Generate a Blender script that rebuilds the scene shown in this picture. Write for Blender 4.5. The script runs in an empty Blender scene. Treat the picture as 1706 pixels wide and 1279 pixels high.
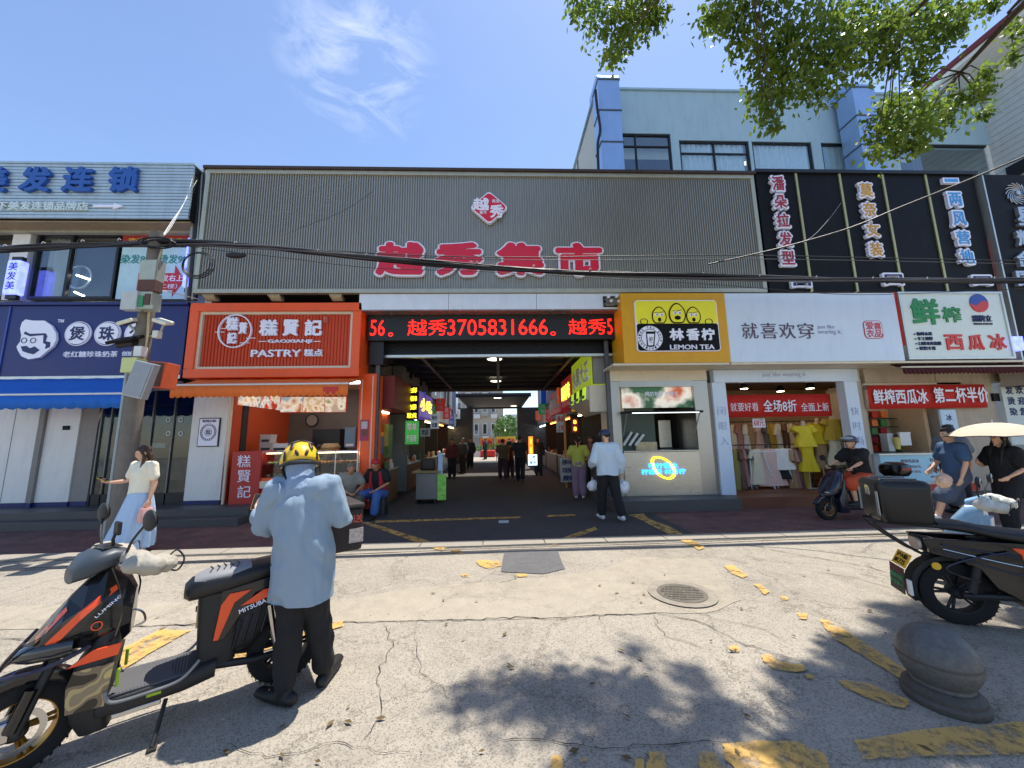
import bpy, bmesh, math, random
from mathutils import Vector, Matrix, noise
R = math.radians
sc = bpy.context.scene
col = sc.collection
random.seed(7)
CF, CX, CY, CH = 617.0, 853.0, 639.5, 1.65
_Y = Vector((-22.0, -91.0, -CF)).normalized()
_Z = Vector((-68.0, 4186.0, -CF)); _Z = (_Z - _Z.dot(_Y) * _Y).normalized()
_X = _Y.cross(_Z)
WM = Matrix((_X, _Y, _Z))                 # camera space -> world
cam_d = bpy.data.cameras.new('camera'); cam = bpy.data.objects.new('camera', cam_d); col.objects.link(cam)
cam.matrix_world = Matrix.Translation((0, 0, CH)) @ WM.to_4x4()
cam_d.sensor_width = 36; cam_d.lens = 36 * CF / 1706; cam_d.clip_start = .05; cam_d.clip_end = 2000
sc.camera = cam
SUN = Vector((.6 * .3125, .8 * .3125, 1.0)).normalized()      # towards the sun
w = bpy.data.worlds.new('World'); sc.world = w; w.use_nodes = True
nt = w.node_tree; bg = nt.nodes['Background']
sky = nt.nodes.new('ShaderNodeTexSky'); sky.sky_type = 'NISHITA'; sky.sun_disc = False
sky.sun_elevation = math.asin(SUN.z); sky.sun_rotation = math.atan2(SUN.x, SUN.y)
sky.air_density = 1.0; sky.dust_density = .25; sky.ozone_density = 4.0; sky.altitude = 20
tc = nt.nodes.new('ShaderNodeTexCoord')
def wn(t, **k):
    n = nt.nodes.new(t)
    for a, b in k.items(): setattr(n, a, b)
    return n
mp = wn('ShaderNodeMapping'); mp.inputs['Scale'].default_value = (3, 3, 9.0); mp.inputs['Rotation'].default_value = (0, .5, .3)
nz = wn('ShaderNodeTexNoise'); nz.inputs['Scale'].default_value = 2.3; nz.inputs['Detail'].default_value = 9; nz.inputs['Roughness'].default_value = .62; nz.inputs['Distortion'].default_value = .8
rp = wn('ShaderNodeMapRange'); rp.inputs['From Min'].default_value = .47; rp.inputs['From Max'].default_value = .8
cdir = (WM @ Vector((598 - CX, CY - 95, -CF))).normalized()
dt = wn('ShaderNodeVectorMath', operation='DOT_PRODUCT'); dt.inputs[1].default_value = cdir
nrm = wn('ShaderNodeVectorMath', operation='NORMALIZE')
rm = wn('ShaderNodeMapRange'); rm.inputs['From Min'].default_value = .988; rm.inputs['From Max'].default_value = .999; rm.inputs['To Min'].default_value = .02; rm.inputs['To Max'].default_value = 1.0
mu = wn('ShaderNodeMath', operation='MULTIPLY'); mu2 = wn('ShaderNodeMath', operation='MULTIPLY'); mu2.inputs[1].default_value = .34
mx = wn('ShaderNodeMix', data_type='RGBA'); mx.inputs['B'].default_value = (7.5, 8.0, 8.6, 1)
L = nt.links.new
L(tc.outputs['Generated'], mp.inputs['Vector']); L(mp.outputs[0], nz.inputs['Vector']); L(nz.outputs['Fac'], rp.inputs['Value'])
L(tc.outputs['Generated'], nrm.inputs[0]); L(nrm.outputs[0], dt.inputs[0]); L(dt.outputs['Value'], rm.inputs['Value'])
L(rp.outputs[0], mu.inputs[0]); L(rm.outputs[0], mu.inputs[1]); L(mu.outputs[0], mu2.inputs[0]); L(mu2.outputs[0], mx.inputs['Factor'])
L(sky.outputs[0], mx.inputs['A']); tn_ = wn('ShaderNodeMix', data_type='RGBA', blend_type='MULTIPLY'); tn_.inputs['Factor'].default_value = 1; tn_.inputs['B'].default_value = (1.05, .985, .97, 1); L(mx.outputs['Result'], tn_.inputs['A']); L(tn_.outputs['Result'], bg.inputs['Color'])
bg.inputs['Strength'].default_value = .135
sd = bpy.data.lights.new('sun', 'SUN'); sd.energy = 3.8; sd.angle = R(.6); sd.color = (1, .95, .87)
so = bpy.data.objects.new('sun', sd); col.objects.link(so); so.location = (0, 0, 30)
so.rotation_euler = SUN.to_track_quat('Z', 'Y').to_euler()
sc.view_settings.view_transform = 'Standard'; sc.view_settings.look = 'None'
sc.view_settings.exposure = .85; sc.view_settings.gamma = 1; sc.view_settings.use_curve_mapping = False
sc.cycles.max_bounces = 8; sc.cycles.sample_clamp_indirect = 6
def ray(px, py): return WM @ Vector((px - CX, CY - py, -CF))
def G(px, py, z=0.0):
    d = ray(px, py); t = (z - CH) / d.z; return Vector((d.x * t, d.y * t, z))
def F(px, py, Y):
    d = ray(px, py); t = Y / d.y; return Vector((d.x * t, Y, CH + d.z * t))
def FX(px, py, Y): return F(px, py, Y).x
def FZ(px, py, Y): return F(px, py, Y).z
def PR(v):
    c = WM.transposed() @ (Vector(v) - Vector((0, 0, CH)))
    if c.z > -.05: return None
    return CX - CF * c.x / c.z, CY + CF * c.y / c.z
def RC(px0, py0, px1, py1, Y):           # rectangle x0,x1,z0,z1 on the plane at depth Y
    ym = (py0 + py1) / 2; xm = (px0 + px1) / 2
    return FX(px0, ym, Y), FX(px1, ym, Y), FZ(xm, py1, Y), FZ(xm, py0, Y)
def H(s):
    s = s.lstrip('#'); c = [int(s[i:i + 2], 16) / 255 for i in (0, 2, 4)]
    return tuple(((x + .055) / 1.055) ** 2.4 if x > .04045 else x / 12.92 for x in c)
_m = {}
def M(name, c, rough=.6, metal=0., var=.12, scale=6., bump=0., bscale=40., emit=0., spec=.5, stretch=None, trans=0., coat=0., dirt=0.):
    if name in _m: return _m[name]
    if isinstance(c, str): c = H(c)
    m = bpy.data.materials.new(name); m.use_nodes = True; t = m.node_tree; b = t.nodes['Principled BSDF']
    b.inputs['Roughness'].default_value = rough; b.inputs['Metallic'].default_value = metal
    b.inputs['Specular IOR Level'].default_value = spec; b.inputs['Coat Weight'].default_value = coat
    b.inputs['Transmission Weight'].default_value = trans
    l = t.links.new
    tc = t.nodes.new('ShaderNodeTexCoord'); vec = tc.outputs['Object']
    if stretch:
        mp = t.nodes.new('ShaderNodeMapping'); mp.inputs['Scale'].default_value = stretch; l(vec, mp.inputs[0]); vec = mp.outputs[0]
    if var > 0:
        n = t.nodes.new('ShaderNodeTexNoise'); n.inputs['Scale'].default_value = scale; n.inputs['Detail'].default_value = 7; n.inputs['Roughness'].default_value = .65
        l(vec, n.inputs['Vector'])
        r = t.nodes.new('ShaderNodeMapRange'); r.inputs['From Min'].default_value = .25; r.inputs['From Max'].default_value = .75
        r.inputs['To Min'].default_value = 1 - var; r.inputs['To Max'].default_value = 1 + var
        l(n.outputs['Fac'], r.inputs['Value'])
        h = t.nodes.new('ShaderNodeHueSaturation'); h.inputs['Color'].default_value = (*c, 1); l(r.outputs[0], h.inputs['Value'])
        out = h.outputs['Color']
        if dirt > 0:
            n2 = t.nodes.new('ShaderNodeTexNoise'); n2.inputs['Scale'].default_value = 1.7; n2.inputs['Detail'].default_value = 10; n2.inputs['Roughness'].default_value = .7
            mp2 = t.nodes.new('ShaderNodeMapping'); mp2.inputs['Scale'].default_value = (3, 3, .5); l(tc.outputs['Object'], mp2.inputs[0]); l(mp2.outputs[0], n2.inputs['Vector'])
            r2 = t.nodes.new('ShaderNodeMapRange'); r2.inputs['From Min'].default_value = .48; r2.inputs['From Max'].default_value = .75; r2.inputs['To Max'].default_value = dirt
            l(n2.outputs['Fac'], r2.inputs['Value'])
            x = t.nodes.new('ShaderNodeMix'); x.data_type = 'RGBA'; l(r2.outputs[0], x.inputs['Factor']); l(out, x.inputs['A']); x.inputs['B'].default_value = (.07, .06, .05, 1)
            out = x.outputs['Result']
        l(out, b.inputs['Base Color'])
        r3 = t.nodes.new('ShaderNodeMapRange'); r3.inputs['To Min'].default_value = max(.02, rough - .12); r3.inputs['To Max'].default_value = min(1, rough + .12)
        l(n.outputs['Fac'], r3.inputs['Value']); l(r3.outputs[0], b.inputs['Roughness'])
        if emit > 0: l(h.outputs['Color'], b.inputs['Emission Color'])
    else: b.inputs['Base Color'].default_value = (*c, 1); b.inputs['Emission Color'].default_value = (*c, 1)
    b.inputs['Emission Strength'].default_value = emit
    if bump > 0:
        n = t.nodes.new('ShaderNodeTexNoise'); n.inputs['Scale'].default_value = bscale; n.inputs['Detail'].default_value = 6; l(vec, n.inputs['Vector'])
        bm = t.nodes.new('ShaderNodeBump'); bm.inputs['Strength'].default_value = bump; bm.inputs['Distance'].default_value = .02
        l(n.outputs['Fac'], bm.inputs['Height']); l(bm.outputs[0], b.inputs['Normal'])
    _m[name] = m; return m
def glass(name, c=(.6, .68, .72), rough=.03, alpha=.35):       # thin pane: part reflection, part clear
    if name in _m: return _m[name]
    m = bpy.data.materials.new(name); m.use_nodes = True; t = m.node_tree; t.nodes.clear()
    o = t.nodes.new('ShaderNodeOutputMaterial'); a = t.nodes.new('ShaderNodeBsdfTransparent'); a.inputs[0].default_value = (*c, 1)
    g = t.nodes.new('ShaderNodeBsdfGlossy'); g.inputs['Roughness'].default_value = rough; g.inputs['Color'].default_value = (.9, .93, .95, 1)
    lw = t.nodes.new('ShaderNodeLayerWeight'); lw.inputs['Blend'].default_value = .5; f = t.nodes.new('ShaderNodeMath'); f.operation = 'POWER'; f.inputs[1].default_value = 4.5; t.links.new(lw.outputs['Facing'], f.inputs[0])
    ad = t.nodes.new('ShaderNodeMath'); ad.operation = 'ADD'; ad.use_clamp = True; ad.inputs[1].default_value = alpha - .3
    nb = t.nodes.new('ShaderNodeTexNoise'); nb.inputs['Scale'].default_value = .8; bp = t.nodes.new('ShaderNodeBump'); bp.inputs['Strength'].default_value = .08; bp.inputs['Distance'].default_value = .1
    mxs = t.nodes.new('ShaderNodeMixShader'); l = t.links.new
    l(nb.outputs['Fac'], bp.inputs['Height']); l(bp.outputs[0], g.inputs['Normal'])
    l(f.outputs[0], ad.inputs[0]); l(ad.outputs[0], mxs.inputs[0]); l(a.outputs[0], mxs.inputs[1]); l(g.outputs[0], mxs.inputs[2]); l(mxs.outputs[0], o.inputs[0])
    _m[name] = m; return m
LOC = {}
class MB:
    def __init__(s): s.v = []; s.f = []; s.mi = []; s.cur = 0
    def add(s, vs, fs):
        o = len(s.v); s.v += [tuple(p) for p in vs]; s.f += [tuple(i + o for i in f) for f in fs]; s.mi += [s.cur] * len(fs); return s
    def box(s, x0, x1, y0, y1, z0, z1, T=None):
        vs = [Vector((x, y, z)) for z in (z0, z1) for y in (y0, y1) for x in (x0, x1)]
        if T: vs = [T @ p for p in vs]
        return s.add(vs, [(0, 2, 3, 1), (4, 5, 7, 6), (0, 1, 5, 4), (2, 6, 7, 3), (0, 4, 6, 2), (1, 3, 7, 5)])
    def frame(s, x0, x1, z0, z1, y0, y1, t):      # rectangular frame in the xz plane
        s.box(x0, x1, y0, y1, z1 - t, z1); s.box(x0, x1, y0, y1, z0, z0 + t)
        s.box(x0, x0 + t, y0, y1, z0 + t, z1 - t); return s.box(x1 - t, x1, y0, y1, z0 + t, z1 - t)
    def quad(s, a, b, c, d): return s.add([a, b, c, d], [(0, 1, 2, 3)])
    def prism(s, pts, a, b):                      # pts 3D outline, extruded by vector from a to b offsets
        n = len(pts); a = Vector(a); b = Vector(b)
        vs = [Vector(p) + a for p in pts] + [Vector(p) + b for p in pts]
        return s.add(vs, [tuple(range(n - 1, -1, -1)), tuple(range(n, 2 * n))] + [(i, (i + 1) % n, n + (i + 1) % n, n + i) for i in range(n)])
    def tube(s, pts, r, seg=8, close=True):
        pts = [Vector(p) for p in pts]; n = len(pts); rs = r if isinstance(r, (list, tuple)) else [r] * n
        vs = []; up = None
        for i, p in enumerate(pts):
            t = (pts[min(i + 1, n - 1)] - pts[max(i - 1, 0)])
            t = t.normalized() if t.length > 1e-9 else Vector((0, 0, 1))
            if up is None: up = t.orthogonal().normalized()
            up = (up - up.dot(t) * t); up = up.normalized() if up.length > 1e-6 else t.orthogonal().normalized()
            sd = t.cross(up)
            for k in range(seg):
                a = 2 * math.pi * k / seg; vs.append(p + (up * math.cos(a) + sd * math.sin(a)) * rs[i])
        fs = [(i * seg + k, i * seg + (k + 1) % seg, (i + 1) * seg + (k + 1) % seg, (i + 1) * seg + k) for i in range(n - 1) for k in range(seg)]
        if close: fs += [tuple(range(seg - 1, -1, -1)), tuple(range((n - 1) * seg, n * seg))]
        return s.add(vs, fs)
    def lathe(s, prof, c, seg=24, axis='z', ang=2 * math.pi):    # prof: (r,h)
        c = Vector(c); vs = []
        for r_, h in prof:
            for k in range(seg):
                a = ang * k / seg; u, v = r_ * math.cos(a), r_ * math.sin(a)
                vs.append(c + Vector({'z': (u, v, h), 'y': (u, h, v), 'x': (h, u, v)}[axis]))
        n = len(prof)
        fs = [(i * seg + k, i * seg + (k + 1) % seg, (i + 1) * seg + (k + 1) % seg, (i + 1) * seg + k) for i in range(n - 1) for k in range(seg)]
        if prof[0] == prof[-1]: return s.add(vs, fs)
        if prof[0][0] > 1e-5: fs.append(tuple(range(seg - 1, -1, -1)))
        if prof[-1][0] > 1e-5: fs.append(tuple(range((n - 1) * seg, n * seg)))
        return s.add(vs, fs)
    def loft(s, secs, seg=16, e=2.6, axis='x'):    # secs: (pos, c1, c2, half1, half2[, e])  superellipse sections along an axis
        vs = []
        for q in secs:
            p, c1, c2, a, b = q[:5]; ee = q[5] if len(q) > 5 else e
            for k in range(seg):
                t = 2 * math.pi * k / seg; cu, sn = math.cos(t), math.sin(t)
                u = c1 + a * math.copysign(abs(cu) ** (2 / ee), cu); v = c2 + b * math.copysign(abs(sn) ** (2 / ee), sn)
                vs.append({'x': (p, u, v), 'z': (u, v, p), 'y': (u, p, v)}[axis])
        n = len(secs)
        fs = [(i * seg + k, i * seg + (k + 1) % seg, (i + 1) * seg + (k + 1) % seg, (i + 1) * seg + k) for i in range(n - 1) for k in range(seg)]
        fs += [tuple(range(seg - 1, -1, -1)), tuple(range((n - 1) * seg, n * seg))]
        return s.add(vs, fs)
    def ell(s, c, r, seg=14, rings=9, T=None):
        vs = []; c = Vector(c)
        for i in range(rings + 1):
            a = math.pi * i / rings
            for k in range(seg):
                b = 2 * math.pi * k / seg
                p = Vector((r[0] * math.sin(a) * math.cos(b), r[1] * math.sin(a) * math.sin(b), r[2] * math.cos(a)))
                if T: p = T @ p
                vs.append(c + p)
        return s.add(vs, [(i * seg + k, (i + 1) * seg + k, (i + 1) * seg + (k + 1) % seg, i * seg + (k + 1) % seg) for i in range(rings) for k in range(seg)])
    def mesh(s, name, off=(0, 0, 0), smooth=False, mats=()):
        me = bpy.data.meshes.new(name); o = Vector(off)
        me.from_pydata([Vector(p) - o for p in s.v], [], s.f)
        for m in mats: me.materials.append(m)
        me.polygons.foreach_set('material_index', s.mi)
        if smooth: me.polygons.foreach_set('use_smooth', [True] * len(s.f))
        me.update(); return me
    def obj(s, name, mats, parent=None, smooth=False, bevel=0, kind=None, label=None, sub=0, fix=True):
        if not isinstance(mats, (list, tuple)): mats = [mats]
        off = LOC.get(parent.name, (0, 0, 0)) if parent else (0, 0, 0)
        me = s.mesh(name, off, smooth, mats)
        if fix and (smooth or bevel):
            bm = bmesh.new(); bm.from_mesh(me); bmesh.ops.remove_doubles(bm, verts=bm.verts, dist=1e-5); bmesh.ops.recalc_face_normals(bm, faces=bm.faces); bm.to_mesh(me); bm.free()
        o = bpy.data.objects.new(name, me); col.objects.link(o)
        if parent: o.parent = parent; LOC[o.name] = off
        if kind: o['kind'] = kind
        if label: o['label'] = label
        if bevel:
            b = o.modifiers.new('bevel', 'BEVEL'); b.width = bevel; b.segments = 2; b.limit_method = 'ANGLE'; b.angle_limit = R(40)
        if sub:
            b = o.modifiers.new('sub', 'SUBSURF'); b.levels = sub; b.render_levels = sub
        if smooth:
            try:
                me.set_sharp_from_angle(angle=R(42))
            except Exception: pass
        return o
    def solo(s, name, label, cat, mats, group=None, **k):      # a thing that is one mesh
        xs, ys, zs = zip(*[tuple(p) for p in s.v]); c = ((min(xs) + max(xs)) / 2, (min(ys) + max(ys)) / 2, min(zs))
        s.v = [tuple(Vector(p) - Vector(c)) for p in s.v]
        o = s.obj(name, mats, **k); o.location = c; o['label'] = label; o['category'] = cat
        if group: o['group'] = group
        return o
def T(name, label, cat, loc=(0, 0, 0), rz=0, group=None, local=False):
    o = bpy.data.objects.new(name, None); o.empty_display_size = .2; col.objects.link(o)
    o.location = loc; o.rotation_euler = (0, 0, rz); o['label'] = label; o['category'] = cat
    if group: o['group'] = group
    if not local: LOC[o.name] = tuple(loc)
    return o
def ST(mb, name, mats, parent=None, **k):
    o = mb.obj(name, mats, parent, **k)
    if not parent and not k.get('kind'): o['kind'] = 'structure'
    return o
def dup_tree(o, parent=None, **props):
    c = o.copy(); col.objects.link(c)
    if parent: c.parent = parent
    for k, v in props.items(): c[k] = v
    for ch in list(o.children): dup_tree(ch, c)
    return c
def bx(x0, x1, y0, y1, z0, z1): return MB().box(x0, x1, y0, y1, z0, z1)
_g = {}
def textdata(body, bold, depth, res=3):
    k = (body, bold, depth)
    if k not in _g:
        c = bpy.data.curves.new('t', 'FONT'); c.body = body; c.offset = bold; c.extrude = depth; c.resolution_u = res
        o = bpy.data.objects.new('t', c); col.objects.link(o)
        bpy.context.view_layer.update()
        dg = bpy.context.evaluated_depsgraph_get(); me = o.evaluated_get(dg).to_mesh()
        vs = [v.co.copy() for v in me.vertices]; fs = [tuple(p.vertices) for p in me.polygons]
        o.to_mesh_clear(); bpy.data.objects.remove(o); bpy.data.curves.remove(c)
        xs = [v.x for v in vs] or [0, 1]; ys = [v.y for v in vs] or [0, 1]
        _g[k] = (vs, fs, min(xs), max(xs), min(ys), max(ys))
    return _g[k]
def text(mb, body, x0, x1, z0, z1, Y, d=.01, bold=0., side=None, shear=0., res=3):
    """lettering filling the rectangle, facing -Y; side=(origin, u, v) puts it on another plane"""
    vs, fs, a, b, c, e = textdata(body, min(bold, 0), .5, res); bold = max(bold, 0)
    sx = (x1 - x0) / max(b - a + 2 * bold, 1e-6); sz = (z1 - z0) / max(e - c + 2 * bold, 1e-6)
    nk = 0 if bold < .004 else (4 if bold < .03 else 8 if bold < .06 else 12)
    sh = [(0, 0)] + [(bold * math.cos(2 * math.pi * k / nk + .4), bold * math.sin(2 * math.pi * k / nk + .4)) for k in range(nk)]
    for k, (ox, oz) in enumerate(sh):
        out = []; dd = d + k * .00025
        for p in vs:
            u = x0 + (p.x - a + bold + ox) * sx; v = z0 + (p.y - c + bold + oz) * sz; u += shear * (v - z0); n = (p.z + .5) * dd
            if side: o, U, V = side; N = U.cross(V); q = o + U * u + V * v + N * n
            else: q = Vector((u, Y - n, v))
            out.append(q)
        mb.add(out, fs)
    return mb
def vtext(mb, chars, xc, z1, size, pitch, Y, d=.01, bold=0., lean=0.):
    for i, ch in enumerate(chars):
        zt = z1 - i * pitch
        if ch == ' ': continue
        text(mb, ch, xc - size / 2, xc + size / 2, zt - size, zt, Y, d, bold)
    return mb
def ring(mb, cx, cz, r0, r1, Y, d, seg=40, sx=1):
    vs = []
    for y in (Y, Y - d):
        for k in range(seg):
            a = 2 * math.pi * k / seg
            for r_ in (r0, r1): vs.append((cx + r_ * sx * math.cos(a), y, cz + r_ * math.sin(a)))
    n = seg * 2; fs = []
    for k in range(seg):
        j = (k + 1) % seg
        fs += [(k * 2, k * 2 + 1, j * 2 + 1, j * 2), (n + k * 2, n + j * 2, n + j * 2 + 1, n + k * 2 + 1), (k * 2 + 1, n + k * 2 + 1, n + j * 2 + 1, j * 2 + 1), (k * 2, j * 2, n + j * 2, n + k * 2)]
    return mb.add(vs, fs)
def disc(mb, cx, cz, r_, Y, d, seg=32, sx=1, sq=2.0):
    pts = []
    for k in range(seg):
        a = 2 * math.pi * k / seg; cu, sn = math.cos(a), math.sin(a)
        pts.append((cx + sx * r_ * math.copysign(abs(cu) ** (2 / sq), cu), Y, cz + r_ * math.copysign(abs(sn) ** (2 / sq), sn)))
    return mb.prism(pts, (0, 0, 0), (0, -d, 0))
def rrect(mb, x0, x1, z0, z1, r_, Y, d, seg=6):
    pts = []
    for cx_, cz_, a0 in ((x1 - r_, z1 - r_, 0), (x0 + r_, z1 - r_, 90), (x0 + r_, z0 + r_, 180), (x1 - r_, z0 + r_, 270)):
        for k in range(seg + 1):
            a = R(a0 + 90 * k / seg); pts.append((cx_ + r_ * math.cos(a), Y, cz_ + r_ * math.sin(a)))
    return mb.prism(pts, (0, 0, 0), (0, -d, 0))
def smoothline(pts, n=8):
    pts = [Vector(p) for p in pts]; out = []
    for i in range(len(pts) - 1):
        p0 = pts[max(i - 1, 0)]; p1 = pts[i]; p2 = pts[i + 1]; p3 = pts[min(i + 2, len(pts) - 1)]
        for k in range(n):
            t = k / n; out.append(.5 * ((2 * p1) + (p2 - p0) * t + (2 * p0 - 5 * p1 + 4 * p2 - p3) * t * t + (3 * p1 - p0 - 3 * p2 + p3) * t ** 3))
    return out + [pts[-1]]
def groundmat(name, base, dark, speck=.5, crack=.5, sc_=90., warm=(1, 1, 1)):
    m = bpy.data.materials.new(name); m.use_nodes = True; t = m.node_tree; b = t.nodes['Principled BSDF']; l = t.links.new
    def N(ty, **k):
        n = t.nodes.new(ty)
        for a, v in k.items(): n.inputs[a].default_value = v
        return n
    tc = t.nodes.new('ShaderNodeTexCoord'); O = tc.outputs['Object']
    big = N('ShaderNodeTexNoise', Scale=.55, Detail=8, Roughness=.6); l(O, big.inputs['Vector'])
    mid = N('ShaderNodeTexNoise', Scale=6, Detail=8, Roughness=.7); l(O, mid.inputs['Vector'])
    vo = t.nodes.new('ShaderNodeTexVoronoi'); vo.inputs['Scale'].default_value = sc_; l(O, vo.inputs['Vector'])
    fine = N('ShaderNodeTexNoise', Scale=sc_ * .8, Detail=3, Roughness=.6); l(O, fine.inputs['Vector'])
    def mr(i, a, c, d, e):
        n = N('ShaderNodeMapRange'); n.inputs['From Min'].default_value = a; n.inputs['From Max'].default_value = c; n.inputs['To Min'].default_value = d; n.inputs['To Max'].default_value = e; l(i, n.inputs['Value']); return n.outputs[0]
    def mixc(f, A, B):
        n = t.nodes.new('ShaderNodeMix'); n.data_type = 'RGBA'
        if isinstance(f, float): n.inputs['Factor'].default_value = f
        else: l(f, n.inputs['Factor'])
        for k, v in (('A', A), ('B', B)):
            if isinstance(v, tuple): n.inputs[k].default_value = (*v, 1)
            else: l(v, n.inputs[k])
        return n.outputs['Result']
    c = mixc(mr(big.outputs['Fac'], .35, .65, 0, .55), base, tuple(x * .72 for x in base))
    c = mixc(mr(mid.outputs['Fac'], .42, .72, 0, .5), c, tuple(x * 1.22 for x in base))
    sepx = t.nodes.new('ShaderNodeSeparateColor'); l(vo.outputs['Color'], sepx.inputs[0])
    c = mixc(mr(sepx.outputs[0], .55, .95, 0, speck), c, dark)
    c = mixc(mr(fine.outputs['Fac'], .56, .7, 0, speck), c, tuple(x * .5 for x in base))
    st_ = N('ShaderNodeTexNoise', Scale=1.1, Detail=10, Roughness=.72); mpp = t.nodes.new('ShaderNodeMapping'); mpp.inputs['Location'].default_value = (3, 7, 0); l(O, mpp.inputs[0]); l(mpp.outputs[0], st_.inputs['Vector']); c = mixc(mr(st_.outputs['Fac'], .54, .72, 0, .5), c, tuple(x * .42 for x in base))
    dv = t.nodes.new('ShaderNodeMix'); dv.data_type = 'RGBA'; dv.blend_type = 'ADD'; dv.inputs['Factor'].default_value = .8
    wob = N('ShaderNodeTexNoise', Scale=2.6, Detail=9, Roughness=.72); l(O, wob.inputs['Vector']); l(O, dv.inputs['A']); l(wob.outputs['Color'], dv.inputs['B'])
    vc = t.nodes.new('ShaderNodeTexVoronoi'); vc.feature = 'DISTANCE_TO_EDGE'; vc.inputs['Scale'].default_value = .95; l(dv.outputs['Result'], vc.inputs['Vector'])
    vc2 = t.nodes.new('ShaderNodeTexVoronoi'); vc2.feature = 'DISTANCE_TO_EDGE'; vc2.inputs['Scale'].default_value = 3.4; l(dv.outputs['Result'], vc2.inputs['Vector'])
    msk = mr(big.outputs['Fac'], .46, .56, 0, 1)
    k1 = mr(vc.outputs['Distance'], .0, .011, 1, 0); k2 = mr(vc2.outputs['Distance'], .0, .02, .8, 0)
    mm = t.nodes.new('ShaderNodeMath'); mm.operation = 'MULTIPLY'; l(k2, mm.inputs[0]); l(msk, mm.inputs[1])
    mx_ = t.nodes.new('ShaderNodeMath'); mx_.operation = 'MAXIMUM'; l(k1, mx_.inputs[0]); l(mm.outputs[0], mx_.inputs[1])
    m4 = t.nodes.new('ShaderNodeMath'); m4.operation = 'MULTIPLY'; l(mx_.outputs[0], m4.inputs[0]); m4.inputs[1].default_value = crack
    c = mixc(m4.outputs[0], c, (.035, .032, .028))
    l(c, b.inputs['Base Color']); b.inputs['Roughness'].default_value = .88; b.inputs['Specular IOR Level'].default_value = .25
    bp = t.nodes.new('ShaderNodeBump'); bp.inputs['Strength'].default_value = .55; bp.inputs['Distance'].default_value = .006
    ad = t.nodes.new('ShaderNodeMath'); ad.operation = 'SUBTRACT'; l(vo.outputs['Distance'], ad.inputs[0]); l(m4.outputs[0], ad.inputs[1])
    l(ad.outputs[0], bp.inputs['Height']); l(bp.outputs[0], b.inputs['Normal'])
    return m
ROAD = groundmat('road_surface', H('#a69d8e'), H('#453f37'), .5, .5, 120)
CEM = groundmat('cement_surface', H('#a99f8d'), H('#6f675a'), .3, .35, 150)
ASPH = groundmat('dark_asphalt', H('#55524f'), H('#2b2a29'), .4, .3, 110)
PATCH = groundmat('patch_asphalt', H('#6f6e6d'), H('#2f2f30'), .55, .0, 150)
def brickmat():
    m = bpy.data.materials.new('paver_brick'); m.use_nodes = True; t = m.node_tree; b = t.nodes['Principled BSDF']; l = t.links.new
    tc = t.nodes.new('ShaderNodeTexCoord'); br = t.nodes.new('ShaderNodeTexBrick'); l(tc.outputs['Object'], br.inputs['Vector'])
    br.inputs['Scale'].default_value = 4; br.inputs['Color1'].default_value = (*H('#7a4f47'), 1); br.inputs['Color2'].default_value = (*H('#5f4440'), 1); br.inputs['Mortar'].default_value = (*H('#4b4541'), 1)
    br.inputs['Mortar Size'].default_value = .02; br.inputs['Bias'].default_value = -.2
    n = t.nodes.new('ShaderNodeTexNoise'); n.inputs['Scale'].default_value = 3; n.inputs['Detail'].default_value = 9; l(tc.outputs['Object'], n.inputs['Vector'])
    r = t.nodes.new('ShaderNodeMapRange'); r.inputs['From Min'].default_value = .3; r.inputs['From Max'].default_value = .7; r.inputs['To Min'].default_value = .7; r.inputs['To Max'].default_value = 1.3; l(n.outputs['Fac'], r.inputs['Value'])
    h = t.nodes.new('ShaderNodeHueSaturation'); l(br.outputs['Color'], h.inputs['Color']); l(r.outputs[0], h.inputs['Value']); l(h.outputs[0], b.inputs['Base Color'])
    bp = t.nodes.new('ShaderNodeBump'); bp.inputs['Strength'].default_value = .5; bp.inputs['Distance'].default_value = .01; bp.invert = True; l(br.outputs['Fac'], bp.inputs['Height']); l(bp.outputs[0], b.inputs['Normal'])
    b.inputs['Roughness'].default_value = .8; return m
BRICK = brickmat()
def sheet(name, pts, z, mat, **k): return ST(MB().add([(p[0], p[1], z) for p in pts], [tuple(range(len(pts)))]), name, mat, **k)
sheet('road', [(-80, -30), (80, -30), (80, 160), (-80, 160)], 0, ROAD)
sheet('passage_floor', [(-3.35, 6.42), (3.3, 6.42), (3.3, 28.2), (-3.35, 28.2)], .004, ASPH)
sheet('sidewalk', [(-40, 6.25), (-3.36, 6.25), (-3.36, 9.2), (-40, 9.2)], .004, BRICK)
sheet('sidewalk', [(3.31, 6.35), (40, 6.6), (40, 9.2), (3.31, 9.2)], .004, BRICK)
def wob(pts, a=.03, n=5, seed=0):
    rnd = random.Random(seed); out = []
    for i in range(len(pts)):
        p, q = Vector(pts[i]), Vector(pts[(i + 1) % len(pts)])
        for k in range(n): out.append(p.lerp(q, k / n) + Vector((rnd.uniform(-a, a), rnd.uniform(-a, a), 0)))
    return out
cem = [(-60, 1012), (300, 1002), (560, 1002), (700, 978), (860, 966), (1000, 951), (1055, 928), (1180, 932), (1235, 1000), (1180, 1022), (1080, 1022), (905, 1030), (600, 1037), (-60, 1050)]
sheet('cement_strip', wob([G(*p) for p in cem], .015, 4, 1), .004, CEM)
sheet('asphalt_patch', wob([G(*p) for p in ((840, 921), (928, 917), (941, 948), (905, 957), (834, 953))], .006, 5, 3), .008, PATCH)
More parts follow.
